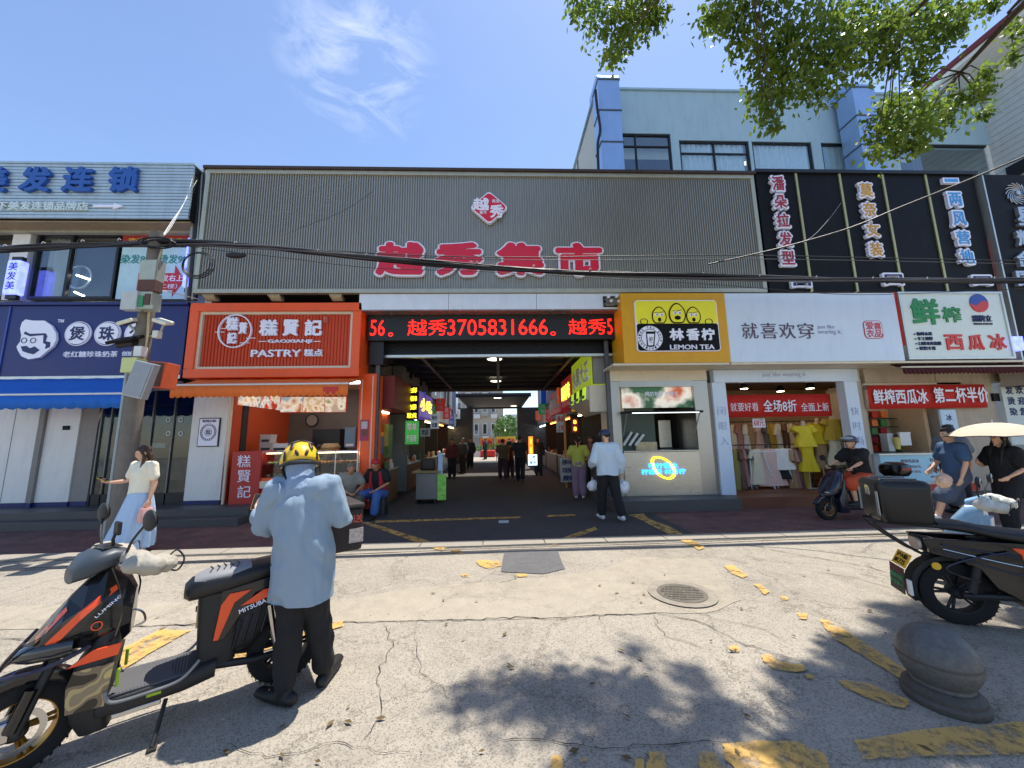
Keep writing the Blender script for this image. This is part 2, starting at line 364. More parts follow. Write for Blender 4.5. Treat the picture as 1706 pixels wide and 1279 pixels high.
def paint():
    m = M('yellow_road_paint', '#cba157', .8, var=.1, scale=12); t = m.node_tree; l = t.links.new; b = t.nodes['Principled BSDF']
    tc = t.nodes.new('ShaderNodeTexCoord'); n = t.nodes.new('ShaderNodeTexNoise'); n.inputs['Scale'].default_value = 7; n.inputs['Detail'].default_value = 12; n.inputs['Roughness'].default_value = .75; l(tc.outputs['Object'], n.inputs['Vector'])
    r = t.nodes.new('ShaderNodeMapRange'); n.inputs['Scale'].default_value = 7; n.inputs['Roughness'].default_value = .82; r.inputs['From Min'].default_value = .39; r.inputs['From Max'].default_value = .52; r.inputs['To Max'].default_value = .93; l(n.outputs['Fac'], r.inputs['Value']); l(r.outputs[0], b.inputs['Alpha']); return m
PAINT = paint()
marks = [[(602, 872), (612, 870), (745, 912), (736, 919)], [(625, 872), (866, 864), (868, 861), (625, 868)], [(912, 862), (958, 860), (958, 857), (912, 859)], [(915, 905), (923, 909), (996, 883), (990, 878)],
 [(750, 916), (768, 918), (770, 924), (752, 922)], [(792, 936), (800, 934), (832, 936), (836, 943), (815, 949), (800, 944)], [(1046, 858), (1072, 856), (1078, 864), (1120, 880), (1176, 913), (1164, 917), (1105, 886), (1062, 864)],
 [(1205, 944), (1220, 942), (1246, 960), (1238, 964), (1220, 957)], [(1256, 974), (1268, 974), (1284, 988), (1274, 992)], [(1300, 994), (1312, 996), (1312, 1002), (1302, 1000)], [(1328, 1022), (1345, 1024), (1346, 1034), (1332, 1032)],
 [(1366, 1034), (1382, 1035), (1526, 1128), (1510, 1140), (1440, 1096), (1385, 1062)], [(1398, 1136), (1440, 1140), (1518, 1170), (1505, 1182), (1450, 1168), (1408, 1148)], [(1216, 1078), (1230, 1078), (1232, 1087), (1218, 1087)],
 [(1270, 1094), (1284, 1092), (1294, 1104), (1318, 1108), (1338, 1110), (1344, 1120), (1318, 1122), (1290, 1116), (1272, 1104)], [(1342, 1126), (1356, 1128), (1354, 1134), (1344, 1132)],
 [(1205, 1245), (1260, 1238), (1330, 1240), (1378, 1262), (1390, 1300), (1240, 1300), (1208, 1268)], [(1165, 1256), (1190, 1256), (1210, 1290), (1180, 1300), (1163, 1275)], [(1080, 1255), (1108, 1255), (1112, 1300), (1078, 1300)], [(1058, 1268), (1075, 1268), (1074, 1290), (1058, 1290)],
 [(1424, 1238), (1500, 1225), (1600, 1212), (1720, 1205), (1720, 1262), (1600, 1262), (1500, 1266), (1440, 1270)], [(920, 1264), (934, 1262), (938, 1300), (918, 1300)], [(968, 1266), (980, 1266), (978, 1272), (968, 1272)],
 [(100, 1222), (92, 1205), (210, 1150), (330, 1108), (420, 1076), (570, 1036), (572, 1044), (440, 1086), (330, 1130), (210, 1178)], [(120, 1140), (208, 1080), (268, 1050), (318, 1052), (250, 1090), (160, 1145)], [(768, 958), (780, 957), (782, 962), (770, 962)], [(860, 957), (880, 958), (878, 962), (862, 962)]]
rnd = random.Random(5)
mk = MB()
for i, p in enumerate(marks):
    q = wob([G(*a) for a in p], .008, 4, 20 + i); mk.add([(v.x, v.y, .0125) for v in q], [tuple(range(len(q)))])
o = mk.obj('yellow_marking', PAINT); o['kind'] = 'structure'
CRK = M('crack_line_dark', '#2c2824', .95, var=.2)  # dark brown shared by the road cracks and the strip along the kerb
def crack(pts, w_, seed, jit=.02):
    r_ = random.Random(seed); g = [G(*p) for p in pts]; c = []
    for a, b_ in zip(g, g[1:]):
        n = max(3, int((b_ - a).length / .06))
        for k in range(n): c.append(a.lerp(b_, k / n) + Vector((r_.uniform(-jit, jit), r_.uniform(-jit, jit), 0)))
    c.append(g[-1]); vs = []
    for i, p in enumerate(c):
        d = (c[min(i + 1, len(c) - 1)] - c[max(i - 1, 0)]).normalized(); n = Vector((-d.y, d.x, 0)); h = w_ * r_.uniform(.25, 1) * (1 if 0 < i < len(c) - 1 else .1)
        vs += [(p.x + n.x * h, p.y + n.y * h, .0085), (p.x - n.x * h, p.y - n.y * h, .0085)]
    return vs, [(2 * i, 2 * i + 1, 2 * i + 3, 2 * i + 2) for i in range(len(c) - 1)]
cb = MB()
for i, (p, w_) in enumerate([([(-20, 1062), (50, 1068), (120, 1048), (300, 1042), (600, 1037), (760, 1034), (880, 1029), (930, 1033), (960, 1028), (1090, 1022), (1160, 1034), (1240, 1075), (1330, 1100)], .006),
    ([(640, 1040), (655, 1075), (630, 1120), (640, 1180), (600, 1240)], .003), ([(1180, 1030), (1260, 1045), (1310, 1070)], .004), ([(1090, 1025), (1105, 1060), (1180, 1082)], .003),
    ([(1340, 950), (1420, 962), (1500, 985)], .004), ([(1230, 905), (1330, 925), (1450, 945), (1500, 962)], .007), ([(820, 1232), (900, 1236), (1020, 1250), (1100, 1240), (1200, 1240), (1230, 1279)], .004),
    ([(850, 955), (862, 965), (830, 972)], .004), ([(1000, 1025), (1010, 1060)], .002), ([(370, 1240), (450, 1262), (560, 1240), (700, 1262)], .003), ([(690, 1060), (700, 1120), (760, 1170)], .0025), ([(80, 980), (200, 990), (330, 985)], .003)]): cb.add(*crack(p, w_, i))
o = cb.obj('road_cracks', CRK); o['kind'] = 'stuff'
KST = M('kerb_granite', '#989082', .8, var=.2, scale=5, bump=.3, bscale=60, dirt=.4)
kx = -13.0; kroot = None; rnd = random.Random(3)
kb = bx(0, .965, 0, .3, -.1, .02); kme = kb.mesh('kerb_stone', mats=[KST])
kt = sheet('kerb_line', [(-14, 5.82), (14, 6.2), (14, 6.56), (-14, 6.2)], .0042, M('kerb_bed', '#6d675c', .9))
i = 0
while kx < 13:
    o = bpy.data.objects.new('kerb_stone', kme); col.objects.link(o); o.parent = kt
    o.location = (kx, 5.85 + (kx + 14) * .0136, .001 * rnd.random()); o.rotation_euler = (0, 0, R(.78) + rnd.uniform(-.004, .004)); kx += .98
gl = MB(); gp = [G(-60, 955), G(30, 950), G(340, 937), G(600, 925.5), G(830, 916), G(1100, 908), G(1280, 900), G(1473, 893), G(1800, 880)]
gp = smoothline(gp, 10); vs = []
for i, p in enumerate(gp):
    h = .014 + .008 * noise.noise(Vector((p.x * 2, 3, 0))); vs += [(p.x, p.y + h, .0255), (p.x, p.y - h, .0255)]
gl.add(vs, [(2 * i, 2 * i + 1, 2 * i + 3, 2 * i + 2) for i in range(len(gp) - 1)])  # narrow dark strip following the kerb, slightly uneven in width
gl.solo('kerb_dark_strip', 'thin dark line running along the kerb stones across the whole street', 'gutter', [CRK])
c = G(1136, 990); IRON = M('cast_iron', '#6b655c', .55, .6, var=.25, scale=14, bump=.3, bscale=80)
t = T('manhole_cover', 'round cast iron manhole cover with raised pattern set in the cement strip', 'manhole cover', (c.x, c.y, 0))
mb = MB().lathe([(.245, .005), (.33, .005), (.34, .012), (.30, .016), (.26, .016), (.245, .008)], (c.x, c.y, .004), 48); mb.obj('rim', M('manhole_rim', '#8a8172', .8, var=.25, scale=10), t, smooth=True)
MB().lathe([(0.001, .014), (.245, .014), (.25, .004)], (c.x, c.y, .004), 48).obj('cover', IRON, t)
mb = MB()
for a in range(-5, 6):
    for b_ in range(-5, 6):
        x, y = a * .042 + (.021 if b_ % 2 else 0), b_ * .042
        if x * x + y * y < .21 ** 2: mb.box(c.x + x - .015, c.x + x + .015, c.y + y - .009, c.y + y + .009, .0185, .023)
o = mb.obj('raised_pattern', IRON, t); o['kind'] = 'stuff'
MB().lathe([(.001, .026), (.012, .026), (.012, .018)], (c.x + .03, c.y, 0), 12).obj('lifting_hole', PAINT, t)
DARK = M('dark_metal', '#26272a', .45, .3, var=.15); ALU = M('aluminium', '#c9cdc9', .38, .75, var=.08, scale=3, dirt=.25); STEEL = M('brushed_steel', '#b9b6ad', .3, .85, var=.1, scale=3, stretch=(1, 1, 8), bump=.05, bscale=30)
WHITE = M('white_panel', '#dfe0dc', .45, var=.06, scale=2, dirt=.18); CREAM = M('cream_paint', '#d8cdb4', .5, var=.08); ORANGE = M('orange_panel', '#f0591c', .4, var=.07, scale=2, dirt=.12)
RED = M('red_panel', '#c5281c', .45, var=.08, scale=3); BLACK = M('black_panel', '#111113', .5, .0, spec=.15, var=.15, scale=1.5, dirt=.08); BLUE = M('navy_panel', '#0c2068', .42, var=.08, scale=1.5, dirt=.12)
GRANITE = M('dark_granite', '#4f4e4d', .5, var=.25, scale=60, bump=.1, bscale=60, dirt=.3); BEIGE = M('beige_plaster', '#b9ab97', .85, var=.1, scale=3, dirt=.25); GLS = glass('shop_glass'); DGL = M('dark_window_glass', '#1b232b', .06, .0, var=.2, scale=1.2, spec=1.2)
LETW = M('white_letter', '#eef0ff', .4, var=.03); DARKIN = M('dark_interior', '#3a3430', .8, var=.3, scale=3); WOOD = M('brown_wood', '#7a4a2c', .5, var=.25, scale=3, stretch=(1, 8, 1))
def lamp(name, c, e): return M(name, c, .5, var=0, emit=e)
LAMPW = lamp('lamp_white', '#fff4e0', 9); LEDR = None
def steps(name, x0, x1, hs, mat):
    for (y0, y1, z) in hs: ST(bx(x0, x1, y0, y1, -.02, z), name, mat, bevel=.008)
steps('platform', -24, FX(418, 840, 8.3), [(8.25, 14, .30), (7.93, 8.25, .15)], GRANITE)
steps('platform', FX(418, 840, 8.3) + .002, -3.36, [(8.45, 12.5, .28)], GRANITE)
steps('platform', FX(1028, 835, 8.2), FX(1240, 832, 8.2), [(8.3, 12.5, .25)], GRANITE)
steps('platform', FX(1240, 832, 8.2) + .002, FX(1440, 832, 8.2), [(8.5, 13, .24)], M('shop_step_wood', '#7a4b35', .45, var=.2, scale=4))
steps('platform', FX(1440, 832, 8.2) + .002, 26, [(8.55, 12.5, .2)], GRANITE)
Y0 = 8.4
x0, x1 = FX(332, 385, Y0), FX(1267, 385, Y0); z0, z1 = FZ(800, 487, Y0), FZ(800, 286, Y0)
t = T('market_sign', 'huge grey corrugated metal hoarding with red market name over the arcade entrance', 'hoarding', ((x0 + x1) / 2, Y0, z0))
TAUPE = M('taupe_corrugated', '#a5a49b', .42, .45, var=.07, scale=.8, dirt=.1)
n = int((x1 - x0 - .2) / .06); mb = MB(); vs = []
for i in range(n + 1):
    xa = x0 + .1 + i * .06
    for dx, dy in ((0, .075), (.022, .075), (.03, .035), (.05, .035), (.058, .075)):
        vs += [(xa + dx, Y0 + dy, z0 + .1), (xa + dx, Y0 + dy, z1 - .1)]
k = len(vs) // 2; mb.add(vs, [(2 * i, 2 * i + 2, 2 * i + 3, 2 * i + 1) for i in range(k - 1)])
mb.obj('corrugated_sheet', TAUPE, t, kind='stuff')
bx(x0 + .02, x1 - .02, Y0 + .09, Y0 + .75, z0 + .02, z1 - .02).obj('backing_box', DARK, t)
FRM = M('champagne_frame', '#b7b5a2', .4, .5, var=.08, dirt=.2)
for a in (bx(x0, x1, Y0, Y0 + .12, z1 - .1, z1), bx(x0, x1, Y0, Y0 + .12, z0, z0 + .1), bx(x0, x0 + .1, Y0, Y0 + .12, z0 + .102, z1 - .102), bx(x1 - .1, x1, Y0, Y0 + .12, z0 + .102, z1 - .102)): a.obj('frame_bar', FRM, t, bevel=.006)
bx(x0 - .05, x1 + .03, Y0 - .05, Y0 + .8, z1 + .002, z1 + .07).obj('cap_flashing', M('rust_dark_metal', '#4a3c36', .6, .3, var=.3, dirt=.3), t)
PINK = M('crimson_letter', '#d8203f', .4, var=.05)
xs = [(624, 710), (722, 808), (824, 910), (922, 1006)]
for ch, (a, b_) in zip('越秀集市', xs):
    xa, xb = FX(a, 433, Y0), FX(b_, 433, Y0); za, zb = FZ(815, 463, Y0), FZ(815, 403, Y0)
    mb = text(MB(), ch, xa, xb, za, zb, Y0 + .03, .07, .085); o = mb.obj('character', LETW, t)
    text(MB(), ch, xa + .045, xb - .045, za + .045, zb - .04, Y0 - .046, .02, .05).obj('letter_face', PINK, o)
cx_, cz_ = FX(815, 348, Y0), FZ(815, 348, Y0)
def diamond(r_, Y, d, rr=.09):
    pts = []
    for a0 in (0, 90, 180, 270):
        c0 = Vector((math.cos(R(a0)), 0, math.sin(R(a0)))) * (r_ - rr * 1.414)
        for k in range(-4, 5): a = R(a0 + k * 45 / 4); pts.append((cx_ + c0.x + rr * math.cos(a), Y, cz_ + (c0.z + rr * math.sin(a)) * .93))
    return MB().prism(pts, (0, 0, 0), (0, -d, 0))
em = diamond(.475, Y0 + .03, .09).obj('diamond_emblem', LETW, t)
diamond(.43, Y0 - .061, .012).obj('emblem_face', PINK, em)
mb = MB(); Ye = Y0 - .074
def ebox(body, a, b_, c_, d_, bold=.02): text(mb, body, FX(a, 348, Y0), FX(b_, 348, Y0), FZ(815, d_, Y0), FZ(815, c_, Y0), Ye, .012, bold)
ebox('越', 788, 815, 333, 354, .035); ebox('秀', 816, 839, 344, 366, .035); ebox('美食', 820, 832, 335, 341, .0); ebox('集市', 799, 811, 354, 360, .0)
mb.obj('emblem_lettering', LETW, em)
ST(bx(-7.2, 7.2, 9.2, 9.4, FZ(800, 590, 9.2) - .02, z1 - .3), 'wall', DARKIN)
for i, px in enumerate((345, 455, 558)):
    x, z = FX(px, 495, 8.5), FZ(px, 491, 8.5)
    f_ = T('floodlight', ['square floodlight under the left end of the corrugated hoarding', 'square floodlight above the middle of the orange pastry sign', 'square floodlight above the right end of the orange pastry sign'][i], 'floodlight', (x, 8.6, z), group='floodlights under the hoarding')
    tr = Matrix.Translation((x, 8.62, z)) @ Matrix.Rotation(R(-25), 4, 'X')
    MB().box(-.15, .15, -.11, .11, -.05, .03, tr).obj('housing', ALU, f_, bevel=.01); MB().box(-.12, .12, -.085, .085, -.056, -.051, tr).obj('lens', M('flood_lens', '#c9c2a5', .2), f_); MB().tube([(x, 8.7, z + .02), (x, 8.85, z + .15)], .02).obj('bracket', DARK, f_)
x0, x1, z0, z1 = RC(598, 489, 1038, 517, 8.45)
t = T('entrance_fascia', 'pale blue white metal fascia spanning the arcade entrance under the hoarding', 'fascia', ((x0 + x1) / 2, 8.45, z0))
seg = (x1 - x0) / 3
for i in range(3): bx(x0 + i * seg + .004, x0 + (i + 1) * seg - .004, 8.45, 8.5, z0 + .03, z1).obj('fascia_panel', M('fascia_white', '#dfe6ee', .35, .1, var=.05, dirt=.1), t, bevel=.004)
bx(x0, x1, 8.452, 9.1, z0, z0 + .028).obj('soffit_panel', M('fascia_soffit', '#8d8580', .25, .5, var=.1), t)
x0, x1, z0, z1 = RC(612, 524, 1028, 566, 8.75)
t = T('led_display', 'long black LED display with red scrolling characters and digits over the entrance', 'led display', ((x0 + x1) / 2, 8.75, z0))
bx(x0, x1, 8.75, 9.0, z0, z1).obj('housing', M('led_housing', '#14110f', .4, var=.1), t, bevel=.01)
m = M('led_red', '#ff1a0c', .5, var=0, emit=3.2); tn = m.node_tree; l = tn.links.new
tcn = tn.nodes.new('ShaderNodeTexCoord'); vm = tn.nodes.new('ShaderNodeVectorMath'); vm.operation = 'SCALE'; vm.inputs['Scale'].default_value = 1 / .024; l(tcn.outputs['Object'], vm.inputs[0])
fr = tn.nodes.new('ShaderNodeVectorMath'); fr.operation = 'FRACTION'; l(vm.outputs[0], fr.inputs[0]); sp = tn.nodes.new('ShaderNodeSeparateXYZ'); l(fr.outputs[0], sp.inputs[0])
def mth(op, a, b_=None):
    n = tn.nodes.new('ShaderNodeMath'); n.operation = op
    for i, v in enumerate((a, b_)):
        if v is None: continue
        if isinstance(v, (int, float)): n.inputs[i].default_value = v
        else: l(v, n.inputs[i])
    return n.outputs[0]
du = mth('ABSOLUTE', mth('SUBTRACT', sp.outputs[0], .5)); dv_ = mth('ABSOLUTE', mth('SUBTRACT', sp.outputs[2], .5))
l(mth('ADD', .4, mth('MULTIPLY', mth('LESS_THAN', mth('MAXIMUM', du, dv_), .36), 2.6)), tn.nodes['Principled BSDF'].inputs['Emission Strength'])
def led(body, a, b_, bold=0.): text(MB(), body, FX(a, 545, 8.75), FX(b_, 545, 8.75), z0 + .12, z1 - .12, 8.75, .006, bold).obj('red_lettering', m, t)
led('56', 617, 641); text(MB(), '。', FX(647, 555, 8.75), FX(655, 555, 8.75), z0 + .1, z0 + .2, 8.75, .006, .01).obj('full_stop', m, t)
led('越秀', 679, 745); led('3705831666', 746, 912); text(MB(), '。', FX(917, 555, 8.75), FX(926, 555, 8.75), z0 + .1, z0 + .2, 8.75, .006, .01).obj('full_stop', m, t); led('越秀', 947, 1010); led('5', 1012, 1020)
x0, x1, z0, z1 = RC(636, 570, 1010, 588, 9.0)
t = T('folding_grille', 'black retracted folding grille with scalloped links under the LED display', 'grille', ((x0 + x1) / 2, 9.0, z0))
nl = 26
for i in range(nl):
    xa = x0 + (x1 - x0) * i / nl; wd = (x1 - x0) / nl; mb = MB()
    for r_ in range(3):
        pts = [(xa + wd * (k / 8), 9.0 + .03 * r_, z0 + .02 + r_ * .08 + .05 * math.sin(math.pi * k / 8)) for k in range(9)]; mb.tube(pts, .012, 5)
    mb.obj('link', DARK, t, smooth=True)
bx(x0 - .1, x1 + .15, 9.0, 9.12, FZ(820, 594, 9.0), FZ(820, 590, 9.0)).obj('rail', ALU, t); bx(x0, x1, 9.13, 9.2, z0, z1 + .1).obj('back_plate', DARK, t)
x0, x1, z0, z1 = RC(616, 568, 640, 608, 8.9)
bx(x0, x1, 8.85, 9.2, z0, z1).solo('control_box', 'black control box at the left end under the LED display', 'control box', [DARK], bevel=.01)
for a, lb in ((627, 'left'), (1016, 'right')):
    x = FX(a, 700, 8.95); zt = FZ(a, 600 if a < 700 else 560, 8.95)
    t = T('entrance_post', 'grey steel post beside the %s edge of the arcade entrance' % ('orange shop at the left' if a < 700 else 'lemon tea kiosk at the right'), 'post', (x, 8.95, 0), group='posts at the arcade entrance')
    bx(x - .05, x + .05, 8.9, 9.0, .02, zt).obj('shaft', M('post_grey', '#5a5c5c', .5, .5, var=.2, dirt=.3), t, bevel=.01); bx(x - .09, x + .09, 8.86, 9.04, .004, .02).obj('base_plate', DARK, t)
x, z = FX(1021, 499, 8.35), FZ(1021, 499, 8.35)
t = T('camera_cluster', 'cluster of small white cameras and tangled wires at the right end of the fascia', 'camera cluster', (x, 8.35, z - .15))
for dx, dz in ((-.1, .08), (.1, .09), (-.04, -.02), (.14, -.03)): MB().tube([(x + dx, 8.42, z + dz), (x + dx - .02, 8.28, z + dz - .03)], .035).obj('camera', WHITE, t)
mb = MB(); rr = random.Random(2)
for i in range(14): mb.tube(smoothline([(x + rr.uniform(-.2, .2), 8.4 + rr.uniform(-.03, .03), z + rr.uniform(-.14, .08)) for k in range(4)], 4), .008, 4)
mb.obj('wires', M('grey_cable', '#8e8e8a', .6), t, kind='stuff'); bx(x - .21, x + .21, 8.43, 8.446, z - .15, z + .12).obj('mount_plate', DARK, t)
def rb(px0, py0, px1, py1, Y, d, mats, name, parent, **k):
    a, b_, c, e = RC(px0, py0, px1, py1, Y); return bx(a, b_, Y, Y + d, c, e).obj(name, mats, parent, **k)
Y1 = 8.35
x0, x1, z0, z1 = RC(-90, 273, 318, 363, Y1)
t = T('salon_hoarding', 'pale blue slatted metal hoarding with blue raised characters at the far left', 'hoarding', ((x0 + x1) / 2, Y1, z0))
SLAT = M('slat_metal', '#b9cbd2', .35, .4, var=.07, scale=1.2, dirt=.25)
ns = 17; h_ = (z1 - z0) / ns
for i in range(ns):
    mb = MB().box(x0, x1, Y1 + .004 * (i % 2), Y1 + .05, z0 + i * h_ + .008, z0 + (i + 1) * h_ - .006); mb.obj('slat', SLAT, t, bevel=.004)
bx(x0, x1 - .01, Y1 + .052, Y1 + .35, z0 + .01, z1 - .01).obj('backing_box', DARK, t); bx(x0 - .02, x1 + .03, Y1 - .02, Y1 + .36, z1, z1 + .05).obj('top_cap', SLAT, t)
BLET = M('blue_letter', '#2457a8', .4, var=.08)
for ch, a, b_ in (('美', -36, 18), ('发', 38, 90), ('连', 109, 160), ('锁', 184, 235)):
    text(MB(), ch, FX(a, 300, Y1), FX(b_, 300, Y1), FZ((a + b_) / 2, 322, Y1), FZ((a + b_) / 2, 280, Y1), Y1, .07, .04).obj('character', BLET, t)
text(MB(), '旗下美发连锁品牌店', FX(-22, 344, Y1), FX(150, 344, Y1), FZ(60, 351, Y1), FZ(60, 337, Y1), Y1, .04, .03).obj('small_lettering', M('pale_letter', '#cfe0e2', .4), t)
za, zb = FZ(180, 348, Y1), FZ(180, 340, Y1); zm = (za + zb) / 2
MB().prism([(FX(157, 344, Y1), Y1, zm - .03), (FX(192, 344, Y1), Y1, zm - .03), (FX(190, 344, Y1), Y1, za - .02), (FX(208, 344, Y1), Y1, zm), (FX(190, 344, Y1), Y1, zb + .02), (FX(192, 344, Y1), Y1, zm + .03), (FX(157, 344, Y1), Y1, zm + .03)], (0, 0, 0), (0, -.03, 0)).obj('arrow', LETW, t)
ST(bx(-14, FX(325, 380, 8.6), 8.45, 9.3, z0 - .04, z0 - .01), 'eave_soffit', M('tan_corrugated', '#9b8a6c', .6, .2, var=.2))
zc = FZ(150, 378, 8.9)
mb = MB()
for i in range(70): mb.box(-13 + i * .12, -13 + i * .12 + .06, 8.95, 9.0, zc, z0 - .04)
mb.obj('soffit_ribs', M('tan_corrugated', '#9b8a6c'), None, kind='structure')
ST(bx(-14, FX(326, 382, 8.8), 8.8, 9.0, FZ(150, 387, 8.8), FZ(150, 378, 8.8)), 'beam', M('grey_beam', '#a6a79b', .6, .2, var=.1, dirt=.4))
Yw = 9.0
ST(bx(-14, FX(328, 450, Yw) , 9.35, 9.6, FZ(100, 520, 9.3), FZ(100, 300, 9.3)), 'wall', M('pale_plaster', '#b5b9ae', .8, dirt=.3))
FRMD = M('black_window_frame', '#1d2021', .4, .3, var=.1); CURT = M('pale_curtain', '#c9ccc2', .9, var=.15, scale=2, stretch=(14, 1, 1), bump=.3, bscale=6)
def window(px0, py0, px1, py1, Y, cols, rows, lb, curtain=(), pane=None, cat='window', fr=FRMD, rowf=.3):
    x0, x1, z0, z1 = RC(px0, py0, px1, py1, Y)
    t = T('window', lb, cat, ((x0 + x1) / 2, Y, z0)); MB().frame(x0, x1, z0, z1, Y - .03, Y + .1, .06).obj('frame', fr, t, bevel=.004)
    xs = [x0 + (x1 - x0) * c for c in cols]; zs = [z0, z1] if rows < 2 else [z0, z1 - (z1 - z0) * rowf, z1]
    for x in xs[1:-1]: bx(x - .03, x + .03, Y - .025, Y + .05, z0 + .06, z1 - .06).obj('mullion', fr, t)
    if rows > 1: bx(x0 + .06, x1 - .06, Y - .023, Y + .048, zs[1] - .025, zs[1] + .025).obj('transom', fr, t)
    for i in range(len(xs) - 1):
        for j in range(len(zs) - 1):
            bx(xs[i] + .02, xs[i + 1] - .02, Y + .02, Y + .03, zs[j] + .02, zs[j + 1] - .02).obj('pane', pane or DGL, t)
    for a, b_ in curtain:
        mb = MB(); xa, xb = x0 + (x1 - x0) * a, x0 + (x1 - x0) * b_; n = max(8, int((xb - xa) / .03)); vs = []
        for k in range(n + 1):
            x = xa + (xb - xa) * k / n; y = Y + .18 + .04 * math.sin(k * 1.7) + .02 * math.sin(k * .6); vs += [(x, y, z0 + .05), (x, y, z1 - .05)]
        mb.add(vs, [(2 * k, 2 * k + 2, 2 * k + 3, 2 * k + 1) for k in range(n)]).obj('curtain', CURT, t, smooth=True)
    return t
WG = glass('window_glass', (.86, .9, .92), .03, .4)
ST(bx(-14, FX(210, 450, 9.3), 9.28, 9.3, FZ(100, 500, 9.3), FZ(100, 385, 9.3)), 'room_backing', M('dim_room', '#23282a', .8, var=.4, scale=1.5))
window(-60, 393, 20, 497, Yw - .05, (0, 1), 1, 'dark upper window at the far left edge beside the lit blue light box', pane=WG)
window(56, 390, 196, 498, Yw - .05, (0, .42, 1), 1, 'wide black framed upper window with a pale curtain left of the utility pole', curtain=((.05, .36),), pane=WG)
ST(bx(FX(20, 450, Yw) + .01, FX(50, 450, Yw), 8.9, 9.2, FZ(35, 502, Yw), FZ(35, 384, Yw)), 'wall_pier', WHITE)
c = F(133, 462, 9.12); t = T('round_mirror', 'round salon mirror with glowing tubes behind the upper window', 'mirror', (c.x, c.y, c.z - .3)); ring(MB(), c.x, c.z, .27, .31, 9.12, .03).obj('rim', ALU, t); disc(MB(), c.x, c.z, .27, 9.12, .01).obj('mirror_glass', DGL, t)
for a, b_, y_ in ((128, 148, 462), (124, 140, 490)):
    p, q = F(a, y_ - 4, 9.05), F(b_, y_ + 3, 9.05); MB().tube([p, q], .02).obj('light_tube', LAMPW, t)
LB = M('blue_light_box', '#6f7bff', .4, var=.35, scale=9, emit=1.6)
for i, (a, b_, y0, y1, lb) in enumerate(((20, 42, 437, 493, 'glowing blue barber light box on the white pier at the far left'), (315, 326, 400, 482, 'tall narrow glowing blue light box beside the left edge of the market hoarding'))):
    x0, x1, z0, z1 = RC(a, y0, b_, y1, 8.75); t = T('light_box', lb, 'light box', ((x0 + x1) / 2, 8.75, z0)); rrect(MB(), x0, x1, z0, z1, .05, 8.78, .16).obj('lit_case', LB, t, bevel=.01)
    bx(x0 + .03, x1 - .03, 8.66, 8.74, z1, z1 + .1).obj('top_cap', DARK, t); bx(x0 + .03, x1 - .03, 8.66, 8.74, z0 - .1, z0).obj('bottom_cap', DARK, t)
    mb = MB()
    for k in range(3): vtext(mb, '美发美容'[k], (x0 + x1) / 2, z1 - .06 - k * .28 * (z1 - z0), min(.2, (x1 - x0) * .7), .2, 8.617, .004, .01)
    mb.obj('dark_lettering', M('deep_blue_print', '#15206a', .5), t, kind='stuff')
x0, x1, z0, z1 = RC(198, 412, 318, 498, 8.95)
t = T('salon_poster', 'blue white salon price poster with big red arrow behind the utility pole', 'poster', ((x0 + x1) / 2, 8.95, z0)); bx(x0, x1, 8.95, 8.97, z0, z1).obj('board', M('poster_pale_blue', '#b9dbe6', .5, var=.1), t)
xm = FX(262, 450, 8.95)
text(MB(), '染发88', FX(202, 430, 8.95), FX(250, 430, 8.95), FZ(225, 439, 8.95), FZ(225, 424, 8.95), 8.95, .01, .01).obj('price_lettering', M('teal_print', '#2b8c8c', .5), t)
text(MB(), '烫发98', FX(266, 430, 8.95), FX(312, 430, 8.95), FZ(290, 439, 8.95), FZ(290, 424, 8.95), 8.95, .01, .01).obj('price_lettering', M('teal_print', '#2b8c8c'), t)
RP = M('red_print', '#c22335', .5, var=.05)
A = lambda a, b_: (FX(a, 465, 8.95), 8.948, FZ(270, b_, 8.95))
MB().prism([A(230, 455), A(290, 455), A(290, 442), A(308, 467), A(290, 494), A(290, 483), A(230, 483)], (0, 0, 0), (0, -.008, 0)).obj('red_arrow', RP, t)
text(MB(), '美发右上', FX(258, 463, 8.95), FX(306, 463, 8.95), FZ(270, 469, 8.95), FZ(270, 458, 8.95), 8.938, .006, .015).obj('arrow_lettering', LETW, t)
text(MB(), '（楼上二楼）', FX(236, 478, 8.95), FX(296, 478, 8.95), FZ(270, 481, 8.95), FZ(270, 473, 8.95), 8.938, .006, .0).obj('small_lettering', LETW, t)
x0, x1, z0, z1 = RC(204, 390, 325, 408, 8.93)
t = T('red_banner', 'dark red banner with yellow lettering under the tan eave behind the cables', 'banner', ((x0 + x1) / 2, 8.93, z0)); bx(x0, x1, 8.93, 8.94, z0, z1).obj('cloth', M('dark_red_cloth', '#a02c22', .8), t); text(MB(), '欢迎光临美发店', x0 + .15, x1 - .3, z0 + .04, z1 - .1, 8.93, .008, .01).obj('yellow_lettering', M('yellow_print', '#e0b83a', .6), t)
rr = random.Random(8); PG = M('pipe_grey', '#9aa3a2', .5, var=.1); PGD = M('pipe_dark', '#23262c', .5, var=.15)
for i, (px, w_, m_, lb) in enumerate(((322, .035, PG, 'pale grey corrugated conduit nearest the slatted hoarding'), (328, .05, PGD, 'thick dark pipe left in the gap between hoardings'), (333, .03, PG, 'thin grey pipe second in the gap between hoardings'), (337, .045, PGD, 'dark pipe nearest the market hoarding'))):
    MB().tube(smoothline([F(px + 6, 282, 8.7), F(px + 4, 300, 8.6), F(px, 360, 8.62), F(px - 6, 430, 8.62), F(px - 12, 500, 8.66)], 6), w_, 8).solo('drain_pipe', lb, 'pipe', [m_], smooth=True)
Yb = 8.6
x0, x1, z0, z1 = RC(-70, 509, 308, 628, Yb)
t = T('tea_shop_sign', 'navy blue milk tea shop sign with white moustached face and round characters', 'shop sign', ((x0 + x1) / 2, Yb, z0))
